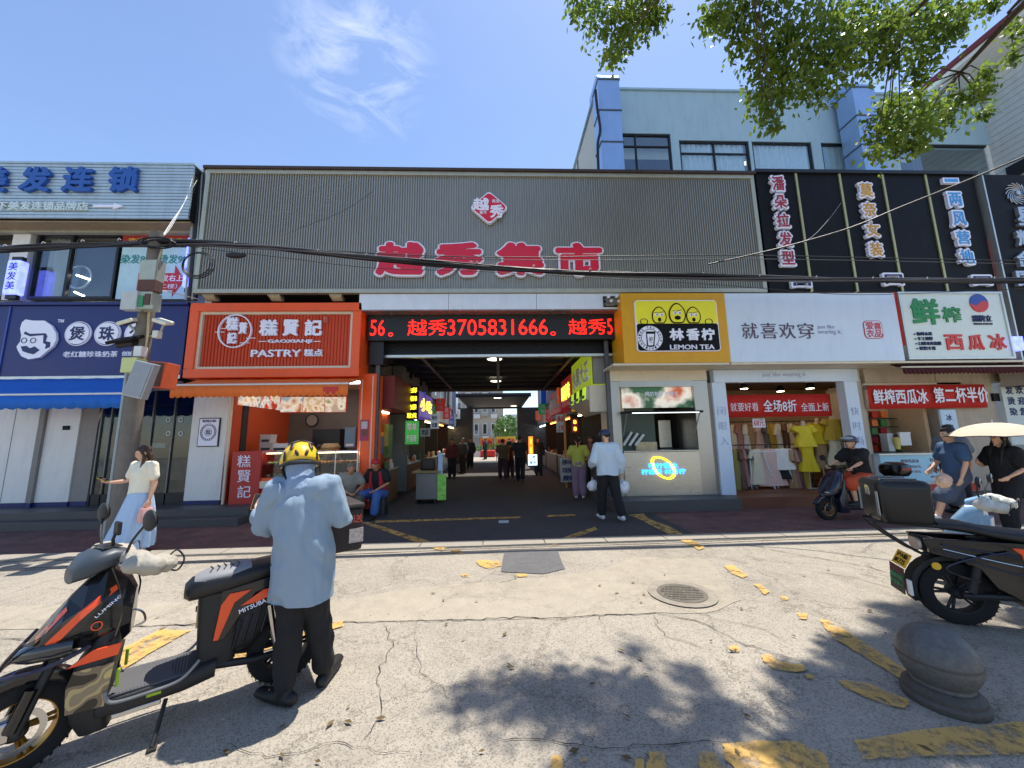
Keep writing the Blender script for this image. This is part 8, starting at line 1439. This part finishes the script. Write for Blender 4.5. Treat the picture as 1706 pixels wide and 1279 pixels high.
for s_ in (-1, 1):
    onside([(.08, .635), (.13, .695), (.19, .765), (.25, .82), (.31, .86), (.32, .835), (.26, .785), (.20, .725), (.14, .65), (.09, .61)], ORG, 'orange_stripe', .005, s_); onside([(.03, .66), (.07, .71), (.11, .765), (.13, .79), (.14, .775), (.115, .74), (.08, .69), (.04, .64)], ORG, 'orange_stripe', .005, s_)
    U = Vector((.8, 0, .6)) if s_ < 0 else Vector((-.8, 0, -.6)); 
    ring(MB(), .265, .68, .018, .023, s_ * .16 - .003, .002, 24).obj('orange_badge', ORG, cowl)
text(MB(), 'LUMING', 0, .13, 0, .014, 0, .002, .01, side=(Vector((.26, -.162, .72)), Vector((.7, 0, .71)), Vector((-.71, 0, .7)))).obj('small_lettering', LETW, cowl)
rloft(t, [(-.04, 0, .565, .05, .03, 2.6), (.02, 0, .58, .11, .05, 3), (.11, 0, .595, .15, .065, 3), (.18, 0, .585, .14, .06, 3)], 'headlight', M('smoked_lamp', '#2a2c30', .12, coat=.6, var=.1)); MB().ell((-.0, 0, .58), (.03, .06, .022), 14, 8).obj('lamp_reflector', CHR, t, smooth=True)
for s_ in (-1, 1): MB().tube(smoothline([(-.09, 0, .51), (-.08, s_ * .09, .51), (.0, s_ * .16, .52), (.13, s_ * .178, .54), (.25, s_ * .155, .585)], 5), .011, 8).obj('crash_bar', M('gunmetal', '#3c3a48', .3, .7), t, smooth=True); MB().tube(smoothline([(-.09, 0, .51), (-.05, s_ * .06, .58), (.0, s_ * .1, .65)], 4), .009, 8).obj('crash_bar_stay', M('gunmetal', '#3c3a48'), t, smooth=True)
rloft(t, [(.12, .29, 0, .06, .11, 4), (.2, .27, 0, .075, .135, 4), (.34, .25, 0, .085, .15, 4), (.48, .27, 0, .08, .15, 4), (.56, .3, 0, .06, .13, 4), (.74, .33, 0, .03, .1, 4)], 'leg_shield', MATB, axis='z')
for s_ in (-1, 1): MB().prism([(.19, 0, .27), (.33, 0, .26), (.35, 0, .47), (.2, 0, .47), (.18, 0, .4)], (0, s_ * .151, 0), (0, s_ * .155, 0)).obj('camo_panel', CAMO, t); MB().prism([(.17, 0, .49), (.36, 0, .50), (.37, 0, .56), (.26, 0, .555)], (0, s_ * .14, 0), (0, s_ * .15, 0)).obj('orange_collar', ORG, t, bevel=.004); bx(.36, .375, s_ * .13 - .012, s_ * .13 + .012, .33, .42).obj('green_reflector', M('lime_reflector', '#8fae1c', .25), t, bevel=.004)
rloft(t, [(.3, 0, .245, .15, .055, 5), (.4, 0, .24, .165, .05, 6), (.66, 0, .25, .165, .05, 6), (.8, 0, .27, .15, .055, 5)], 'floor_tub', MATB)
mb = MB().box(.34, .7, -.15, .15, .288, .297); mb.obj('floor_mat', M('mat_rubber', '#565658', .8, var=.15), t)
mb = MB()
for k in range(24): mb.box(.35 + k * .0145, .356 + k * .0145, -.14, .14, .2975, .3005)
mb.obj('mat_ribs', M('mat_rubber', '#3a3a3b'), t, kind='stuff')
for s_ in (-1, 1): MB().tube(smoothline([(.33, s_ * .16, .33), (.36, s_ * .178, .275), (.5, s_ * .182, .27), (.64, s_ * .18, .285), (.72, s_ * .17, .36)], 5), .009, 8).obj('floor_rail', M('rail_grey', '#77787a', .4, .5), t, smooth=True); bx(.5, .56, s_ * .19 - .003, s_ * .19 + .003, .25, .262).obj('side_reflector', M('lime_reflector', '#b8d820'), t)
bx(.36, .56, -.13, .13, .165, .19).obj('skid_plate', CHR, t, bevel=.004)
rloft(t, [(.28, .8, 0, .1, .11, 5), (.5, .8, 0, .11, .115, 5), (.7, .82, 0, .14, .12, 5)], 'battery_box', MATB, axis='z'); bx(.682, .694, -.05, .05, .5, .66).obj('key_plate', M('key_plate', '#a89c7c', .3, .6), t, bevel=.004); MB().lathe([(.001, -.008), (.016, -.008), (.018, 0)], (.682, 0, .6), 14, 'x').obj('lock', BLKP, t)
rloft(t, [(.61, 0, .725, .06, .04, 2.4), (.64, 0, .73, .11, .062, 2.6), (.72, 0, .745, .135, .07, 3), (.84, 0, .755, .14, .065, 3), (.98, 0, .775, .14, .06, 3), (1.16, 0, .80, .13, .045, 3), (1.25, 0, .80, .09, .03, 2.6)], 'seat', SEATB, seg=28)
rloft(t, [(.655, 0, .76, .085, .044, 2.6), (.71, 0, .775, .118, .052, 3), (.84, 0, .785, .124, .048, 3), (.95, 0, .80, .11, .04, 3)], 'seat_pad', GRYS, seg=28)
mb = MB()
for k in range(5): mb.tube([(.73 + k * .035, -.07, .831 + k * .002), (.745 + k * .035, 0, .833 + k * .002), (.73 + k * .035, .07, .831 + k * .002)], .003, 4)
mb.obj('seat_stitching', SEATB, t, kind='stuff')
side_poly(t, [(.78, .42), (.83, .42), (.98, .66), (1.22, .72), (1.2, .76), (.8, .71)], .09, .125, 'side_cover', BLKP); side_poly(t, [(.775, .43), (.80, .425), (.87, .63), (.96, .69), (.84, .69), (.80, .63)], .126, .134, 'orange_cover', ORG); side_poly(t, [(.9, .6), (1.02, .67), (1.14, .68), (1.1, .63), (.98, .6)], .126, .132, 'orange_flash', ORG)
text(MB(), 'MITSUBA', 0, .15, 0, .028, 0, .002, .02, side=(Vector((.9, -.127, .55)), Vector((.97, 0, .24)), Vector((-.24, 0, .97)))).obj('white_lettering', LETW, t)
rloft(t, [(.86, 0, .5, .1, .1, 3), (1.0, 0, .58, .09, .09, 3), (1.2, 0, .66, .07, .05, 3), (1.34, 0, .68, .05, .03, 3)], 'tail_body', MATB)
rloft(t, [(.86, -0, .4, .1, .1, 4), (.98, 0, .45, .105, .14, 4), (1.12, 0, .56, .08, .08, 4)], 'motor_cover', MATB)
for k in range(4): MB().tube([(.88 + k * .05, -.112, .34 + k * .02), (.92 + k * .05, -.112, .5 + k * .03)], .006, 5).obj('cooling_fin', M('gunmetal', '#3c3a48', .3, .7), t)
for s_ in (-1, 1): MB().tube([(.8, s_ * .09, .27), (1.0, s_ * .085, .23), (WB, s_ * .08, .225)], .024, 8).obj('swing_arm', MATB, t, smooth=True); MB().tube([(WB - .06, s_ * .1, .26), (WB - .12, s_ * .1, .56)], .026, 10).obj('shock_absorber', CHR, t, smooth=True)
vs = []
for i in range(11):
    a = R(20 + 130 * i / 10)
    for yy, dr in ((-.06, -.03), (-.045, 0), (.045, 0), (.06, -.03)): vs.append((WB + (.27 + dr) * math.cos(a), yy, .225 + (.27 + dr) * math.sin(a)))
o = MB().add(vs, [(i * 4 + k, i * 4 + k + 1, (i + 1) * 4 + k + 1, (i + 1) * 4 + k) for i in range(10) for k in range(3)]).obj('rear_fender', MATB, t, smooth=True); q = o.modifiers.new('s', 'SOLIDIFY'); q.thickness = .006
MB().tube([(.58, -.1, .17), (.55, -.24, .01)], .011, 6).obj('kick_stand', MATB, t); MB().box(.53, .57, -.27, -.22, .0, .012).obj('stand_foot', MATB, t)
MB().tube([(.2, 0, .82), (.25, 0, .98)], .028, 10).obj('steering_column', MATB, t, smooth=True); rloft(t, [(.10, 0, .94, .06, .04, 2.6), (.15, 0, .98, .12, .065, 3), (.24, 0, 1.01, .135, .055, 3), (.32, 0, 1.0, .1, .035, 3)], 'dash_pod', M('slate_plastic', '#3a4148', .45, var=.1)); bx(.2, .28, -.08, .08, 1.062, 1.067).obj('display', M('smoked_lamp', '#2a2c30'), t)
handlebar(t, .27, 1.0, .3, (M('muff_grey', '#a59d8e', .7, var=.08, bump=.3, bscale=18),)); mirrors(t, .27, 1.02, .25, .17)
MB().tube([(.27, -.02, 1.0), (.25, -.03, 1.1), (.26, -.03, 1.14)], .008, 6).obj('phone_mount', MATB, t); bx(.255, .275, -.065, .005, 1.12, 1.2).obj('phone_clamp', MATB, t, bevel=.01)
MB().tube(smoothline([(.3, -.2, .98), (.36, -.22, .8), (.34, -.16, .62), (.3, -.1, .55)], 5), .005, 5).obj('brake_cable', BLKP, t, smooth=True); MB().tube(smoothline([(.3, .2, .98), (.38, .2, .78), (.35, .14, .6)], 5), .005, 5).obj('brake_cable', BLKP, t, smooth=True)
steer(t, ('front_wheel', 'fork_leg', 'fork_cover', 'brake_caliper', 'front_fender'), .12, R(14)); steer(t, ('handlebar', 'grip', 'brake_lever', 'switch_block', 'hand_muff', 'mirror', 'mirror_stalk', 'dash_pod', 'display', 'phone_mount', 'phone_clamp'), .24, R(26))
MB().tube(smoothline([(.34, 0, .7), (.42, 0, .66), (.44, 0, .6), (.4, 0, .58)], 5), .006, 6).obj('bag_hook', CHR, t, smooth=True)
for s_ in (-1, 1): MB().tube(smoothline([(1.0, s_ * .09, .76), (1.2, s_ * .1, .82), (1.4, s_ * .1, .83), (1.56, s_ * .1, .83)], 4), .01, 6).obj('rack_rail', MATB, t, smooth=True)
tp = Matrix.Rotation(R(35.7), 3, 'Z') @ Vector((1.42, -.04, 0)) + Vector((-2.5, 2.235, .845))
BX = M('dark_brown_bag', '#2c2220', .7, var=.12, bump=.2, bscale=60)
t = T('delivery_box', 'dark brown insulated delivery box on the rear rack behind the rider', 'delivery box', tuple(tp), R(35.7), local=True); bx(-.2, .2, -.22, .22, 0, .30).obj('body', BX, t, bevel=.02); bx(-.21, .21, -.23, .23, .302, .34).obj('lid', BX, t, bevel=.02); bx(.1, .2, -.228, -.221, .06, .16).obj('white_mark', M('box_print', '#b8a8a0', .6, var=.5, scale=40), t); text(MB(), '外卖配送', -.1, .19, .2, .26, -.222, .004, .01).obj('lettering', M('box_red', '#c8584a', .6), t)
BO = Vector((3.98, 3.34, 0)) - Matrix.Rotation(R(154.5), 3, 'Z') @ Vector((1.2, 0, 0))
t = T('electric_scooter', 'black electric scooter with tall black top box and yellow plate in the right foreground', 'scooter', tuple(BO), R(154.5), local=True); WB = 1.2
wheel(t, 0, .24, .09, MATB, 'front_wheel'); wheel(t, WB, .26, .11, MATB, 'rear_wheel', False)
for s_ in (-1, 1): MB().tube([(0, s_ * .08, .24), (.16, s_ * .06, .68)], .022, 8).obj('fork_leg', MATB, t, smooth=True); MB().tube([(.74, s_ * .1, .3), (WB, s_ * .095, .26)], .028, 8).obj('swing_arm', MATB, t, smooth=True); MB().tube([(WB - .05, s_ * .12, .3), (WB - .14, s_ * .12, .6)], .03, 10).obj('shock_absorber', MATB, t, smooth=True)
rloft(t, [(.0, 0, .58, .06, .05), (.1, 0, .68, .14, .13), (.22, 0, .76, .15, .17), (.34, 0, .74, .12, .14)], 'front_cowl', BLKP); rloft(t, [(.16, .28, 0, .07, .12, 4), (.4, .26, 0, .08, .15, 4), (.7, .33, 0, .04, .12, 4)], 'leg_shield', MATB, axis='z'); rloft(t, [(.3, 0, .24, .15, .05, 5), (.5, 0, .23, .17, .05, 6), (.78, 0, .25, .16, .06, 5)], 'floor_tub', MATB)
rloft(t, [(.72, .85, 0, .2, .1, 4), (.45, .82, 0, .16, .11, 4), (.26, .8, 0, .12, .1, 4)][::-1], 'battery_box', MATB, axis='z')
rloft(t, [(.6, 0, .755, .05, .02, 2.4), (.66, 0, .765, .13, .045, 3), (.82, 0, .77, .15, .05, 3), (.95, 0, .785, .14, .045, 3), (1.1, 0, .82, .15, .045, 3), (1.28, 0, .83, .11, .035, 3)], 'seat', SEATB, seg=28)
side_poly(t, [(.7, .3), (.86, .28), (1.0, .36), (1.08, .5), (1.2, .56), (1.38, .6), (1.4, .72), (.72, .73)], .11, .15, 'side_cover', BLKP); rloft(t, [(.9, 0, .45, .1, .12, 4), (1.1, 0, .6, .1, .08, 4), (1.4, 0, .66, .09, .06, 4)], 'inner_body', MATB); side_poly(t, [(.74, .4), (.80, .42), (.83, .64), (.88, .69), (.74, .69)], .12, .16, 'orange_panel', ORG); [MB().tube(smoothline([(.84, .158, .62 - k * .07), (1.0, .162, .64 - k * .06), (1.3, .158, .68 - k * .035)], 4), .006, 6).obj('trim_line', CHR if k == 1 else M('gunmetal', '#3c3a48', .3, .7), t, smooth=True) for k in range(3)]; side_poly(t, [(1.1, .56), (1.34, .61), (1.36, .64), (1.12, .60)], .151, .156, 'cover_groove', M('dark_metal', '#26272a')); bx(1.33, 1.35, .1, .14, .62, .68).obj('orange_marker', ORG, t)
for s_ in (-1, 1):
    MB().tube(smoothline([(.9, s_ * .17, .66), (1.15, s_ * .17, .58), (1.3, s_ * .16, .48), (1.1, s_ * .15, .4)], 5), .008, 6).obj('side_bar', M('gunmetal', '#3c3a48'), t, smooth=True); MB().tube(smoothline([(1.0, s_ * .1, .8), (1.25, s_ * .12, .82), (1.6, s_ * .12, .83), (1.72, s_ * .1, .82), (1.45, s_ * .09, .6), (1.36, s_ * .08, .58)], 5), .012, 8).obj('rack_rail', MATB, t, smooth=True)
for x in (1.3, 1.45, 1.6): MB().tube([(x, -.12, .828), (x, .12, .828)], .01, 6).obj('rack_bar', MATB, t)
rloft(t, [(1.3, 0, .66, .09, .05, 3), (1.42, 0, .65, .08, .05, 3)], 'tail_lamp', M('tail_lamp', '#c8b8a8', .2, coat=.4)); 
vs = []
for i in range(12):
    a = R(-18 + 150 * i / 11)
    for yy, dr in ((-.075, -.035), (-.06, 0), (.06, 0), (.075, -.035)): vs.append((WB + (.31 + dr) * math.cos(a), yy, .26 + (.31 + dr) * math.sin(a)))
o = MB().add(vs, [(i * 4 + k, i * 4 + k + 1, (i + 1) * 4 + k + 1, (i + 1) * 4 + k) for i in range(11) for k in range(3)]).obj('rear_fender', MATB, t, smooth=True); q = o.modifiers.new('s', 'SOLIDIFY'); q.thickness = .006
tilt = Matrix.Translation((1.52, 0, .5)) @ Matrix.Rotation(R(-28), 4, 'Y'); MB().box(-.004, .004, -.11, .11, -.065, .065, tilt).obj('number_plate', M('plate_yellow', '#e0b020', .4), t, bevel=.002)
for k, s_ in enumerate(('沪A临', '8K725')): text(MB(), s_, -.085, .085, .008 - .055 * k, .05 - .055 * k, 0, .002, .01, side=(tilt @ Vector((.0045, 0, 0)), (tilt.to_3x3() @ Vector((0, 1, 0))), (tilt.to_3x3() @ Vector((0, 0, 1))))).obj('plate_lettering', BLACK, t)
tilt = Matrix.Translation((1.57, 0, .34)) @ Matrix.Rotation(R(-4), 4, 'Y'); MB().box(-.003, .003, -.12, .12, -.12, .1, tilt).obj('mud_flap', MATB, t, bevel=.003)
for k, s_ in enumerate(('平安出行', '保持车距', '安全第一')): text(MB(), s_, -.1, .1, .05 - .06 * k, .09 - .06 * k, 0, .002, .01, side=(tilt @ Vector((.0035, 0, 0)), (tilt.to_3x3() @ Vector((0, 1, 0))), (tilt.to_3x3() @ Vector((0, 0, 1))))).obj('green_lettering', [M('flap_red', '#8a3a3c', .6), M('flap_green', '#2f9a5c', .6), M('flap_green', '#2f9a5c')][k], t)
bx(1.545, 1.56, .125, .18, .24, .36).obj('white_tag', WHITE, t); MB().lathe([(.001, 0), (.03, 0), (.03, .01)], (1.36, .156, .5), 16, 'y').obj('yellow_marker', M('plate_yellow', '#e0b020'), t)
MB().tube([(.24, 0, .85), (.3, 0, 1.0)], .028, 8).obj('steering_column', MATB, t, smooth=True); handlebar(t, .32, 1.0, .3); mirrors(t, .32, 1.02, .26, .16)
tp = BO + Matrix.Rotation(R(154.5), 3, 'Z') @ Vector((1.5, 0, 0)) + Vector((0, 0, .845)); TB = M('topbox_black', '#141517', .4, var=.12, bump=.1, bscale=80)
t = T('top_box', 'tall black delivery top box on the rack of the black scooter at right', 'top box', tuple(tp), R(154.5), local=True); rloft(t, [(0, 0, 0, .165, .19, 8), (.03, 0, 0, .185, .205, 8), (.29, 0, 0, .19, .21, 8)], 'body', TB, axis='z', seg=32); rloft(t, [(.292, 0, 0, .195, .215, 8), (.335, 0, 0, .195, .215, 8), (.365, 0, 0, .17, .19, 7), (.37, 0, 0, .1, .1, 6)], 'lid', TB, axis='z', seg=32)
bx(.186, .196, -.04, .04, .22, .31).obj('latch', CHR, t, bevel=.004); 
for y in (-.17, .17): bx(.188, .194, y - .02, y + .02, .06, .27).obj('reflector_strip', M('strip_silver', '#9aa0a2', .3, .5), t)
for y in (-.1, .1): MB().tube([(-.13, y, .365), (-.13, y, .38), (.13, y, .38), (.13, y, .365)], .006, 6).obj('lid_rail', CHR, t)
t = T('electric_scooter', 'dark blue black scooter being ridden left in front of the clothing shop', 'scooter', (6.3, 7.2, .004), R(4), local=True); WB = 1.25
wheel(t, 0, .21, .09, BRS, 'front_wheel'); wheel(t, WB, .21, .1, MATB, 'rear_wheel', False); NVP = M('navy_plastic', '#161c30', .25, coat=.4, var=.1)
for s_ in (-1, 1): MB().tube([(0, s_ * .07, .21), (.14, s_ * .05, .6)], .02, 8).obj('fork_leg', MATB, t, smooth=True)
rloft(t, [(-.06, 0, .46, .05, .04), (.02, 0, .52, .15, .09), (.12, 0, .62, .19, .16), (.24, 0, .74, .18, .18), (.34, 0, .82, .12, .12), (.4, 0, .86, .07, .06)], 'front_cowl', NVP); rloft(t, [(.14, .3, 0, .1, .13, 4), (.4, .26, 0, .08, .17, 4), (.75, .34, 0, .04, .15, 4)], 'leg_shield', NVP, axis='z'); MB().ell((-.03, -.08, .52), (.03, .05, .025), 12, 8).obj('headlight', CHR, t, smooth=True)
vs = []
for i in range(9):
    a = R(10 + 150 * i / 8)
    for yy, dr in ((-.06, -.03), (-.045, 0), (.045, 0), (.06, -.03)): vs.append(((.25 + dr) * math.cos(a), yy, .21 + (.25 + dr) * math.sin(a)))
o = MB().add(vs, [(i * 4 + k, i * 4 + k + 1, (i + 1) * 4 + k + 1, (i + 1) * 4 + k) for i in range(8) for k in range(3)]).obj('front_fender', NVP, t, smooth=True); q = o.modifiers.new('s', 'SOLIDIFY'); q.thickness = .006
rloft(t, [(.28, 0, .25, .15, .06, 5), (.75, 0, .25, .17, .07, 5)], 'floor_tub', MATB); rloft(t, [(.68, 0, .45, .14, .16, 3), (.85, 0, .5, .18, .18, 3), (1.15, 0, .58, .17, .13, 3), (1.45, 0, .66, .08, .05, 3)], 'rear_body', NVP); rloft(t, [(.64, 0, .7, .12, .04, 3), (.9, 0, .715, .15, .045, 3), (1.35, 0, .75, .13, .04, 3)], 'seat', SEATB)
for s_ in (-1, 1): MB().tube([(.05, s_ * .17, .58), (.3, s_ * .17, .78)], .006, 5).obj('red_trim', M('red_trim', '#b83020', .4), t)
MB().tube([(.3, 0, .8), (.36, 0, .97)], .03, 8).obj('steering_column', MATB, t, smooth=True); handlebar(t, .38, .97, .29); mirrors(t, .38, .98, .27, .14, BLKP)
for s_ in (-1, 1): MB().tube(smoothline([(1.2, s_ * .08, .75), (1.5, s_ * .09, .78), (1.72, s_ * .08, .78)], 3), .01, 6).obj('rack_rail', MATB, t)
tp = Vector((6.3, 7.2, 0)) + Matrix.Rotation(R(4), 3, 'Z') @ Vector((1.62, 0, 0)) + Vector((0, 0, .79)); t = T('tail_case', 'round black tail case with red lens on the rack of the ridden scooter', 'tail case', tuple(tp), R(4), local=True); rloft(t, [(0, 0, 0, .16, .16, 3), (.06, 0, 0, .21, .2, 3), (.14, 0, 0, .215, .21, 3)], 'lower_shell', BLKP, axis='z', seg=28); rloft(t, [(.145, 0, 0, .215, .21, 3), (.22, 0, 0, .19, .19, 3), (.27, 0, 0, .1, .1, 2.5)], 'lid', BLKP, axis='z', seg=28); MB().box(.0, .0, 0, 0, 0, 0).mesh; bx(-.1, .1, -.214, -.2, .12, .16).obj('red_lens', M('red_lens', '#a01818', .2), t)
RL = (7.16, 7.27, .1)
r_, j, Mh, HC, s = person('scooter rider in black t-shirt, orange shorts and dark helmet riding left', RL, R(94), dict(pel=(0, 0, .74), belly=(0, .02, .9), chest=(0, .05, 1.08), neck=(0, .09, 1.24), head=(0, .13, 1.39), shl=(-.185, .07, 1.2), shr=(.185, .07, 1.2), ell=(-.24, .24, 1.0), elr=(.24, .24, 1.0), wrl=(-.25, .42, .93), wrr=(.25, .42, .93), hil=(-.1, .02, .7), hir=(.1, .02, .7), knl=(-.16, .42, .6), knr=(.16, .42, .6), anl=(-.13, .34, .24), anr=(.13, .34, .24), tol=(-.14, .56, .18), tor=(.14, .56, .18)),
    dict(top=(fabp('black_tee', '#19181a'), .025, .02, .5), legs=(fabp('orange_shorts', '#c85028'), .03, .55), shoes=SHOEB, hair=HAIRB, skin=SKINP, vox=.012, hdl=(0, .6, -.4), hdr=(0, .6, -.4), curl=1.), 1.66)
helmet(r_, HC, Mh, s * 1.08, M('helmet_dark', '#22262e', .25, coat=.5), peak=True, visor=False); MB().ell(HC + Mh @ (Vector((0, .06, .085)) * s), (.1, .13, .04), 18, 8, Mh).obj('visor', M('pale_visor', '#9aa4ac', .15, var=0), r_, smooth=True)
t = T('electric_scooter', 'pale blue scooter with white hand muff and round mirror at the right edge', 'scooter', (4.95, 4.15, .004), R(-60), local=True); WB = 1.2; PBL = M('pale_blue_plastic', '#8fb8d4', .3, coat=.4, var=.04)
wheel(t, 0, .21, .08, MATB, 'front_wheel'); wheel(t, WB, .21, .09, MATB, 'rear_wheel', False)
for s_ in (-1, 1): MB().tube([(0, s_ * .07, .21), (.14, s_ * .05, .6)], .02, 8).obj('fork_leg', MATB, t, smooth=True)
rloft(t, [(0, 0, .5, .06, .05), (.08, 0, .6, .16, .12), (.2, 0, .7, .17, .18), (.32, 0, .78, .12, .12)], 'front_cowl', PBL); rloft(t, [(.14, .28, 0, .08, .13, 4), (.4, .26, 0, .08, .16, 4), (.75, .32, 0, .04, .14, 4)], 'leg_shield', PBL, axis='z'); rloft(t, [(.28, 0, .25, .15, .06, 5), (.75, 0, .25, .17, .07, 5)], 'floor_tub', MATB); rloft(t, [(.68, 0, .45, .14, .16, 3), (.85, 0, .5, .18, .18, 3), (1.15, 0, .58, .17, .13, 3), (1.4, 0, .64, .08, .05, 3)], 'rear_body', PBL); rloft(t, [(.64, 0, .7, .12, .04, 3), (.9, 0, .715, .15, .045, 3), (1.3, 0, .74, .13, .04, 3)], 'seat', SEATB)
MB().tube([(.24, 0, .78), (.3, 0, .93)], .028, 8).obj('steering_column', MATB, t, smooth=True); handlebar(t, .32, .93, .29, (M('muff_cream', '#d8d2c0', .7, var=.06, bump=.3, bscale=18),)); mirrors(t, .32, .95, .27, .15); MB().loft([(.2, 0, .88, .09, .04), (.3, 0, .92, .1, .05), (.36, 0, .92, .07, .03)], 16, 3).obj('dash_pod', PBL, t, smooth=True)
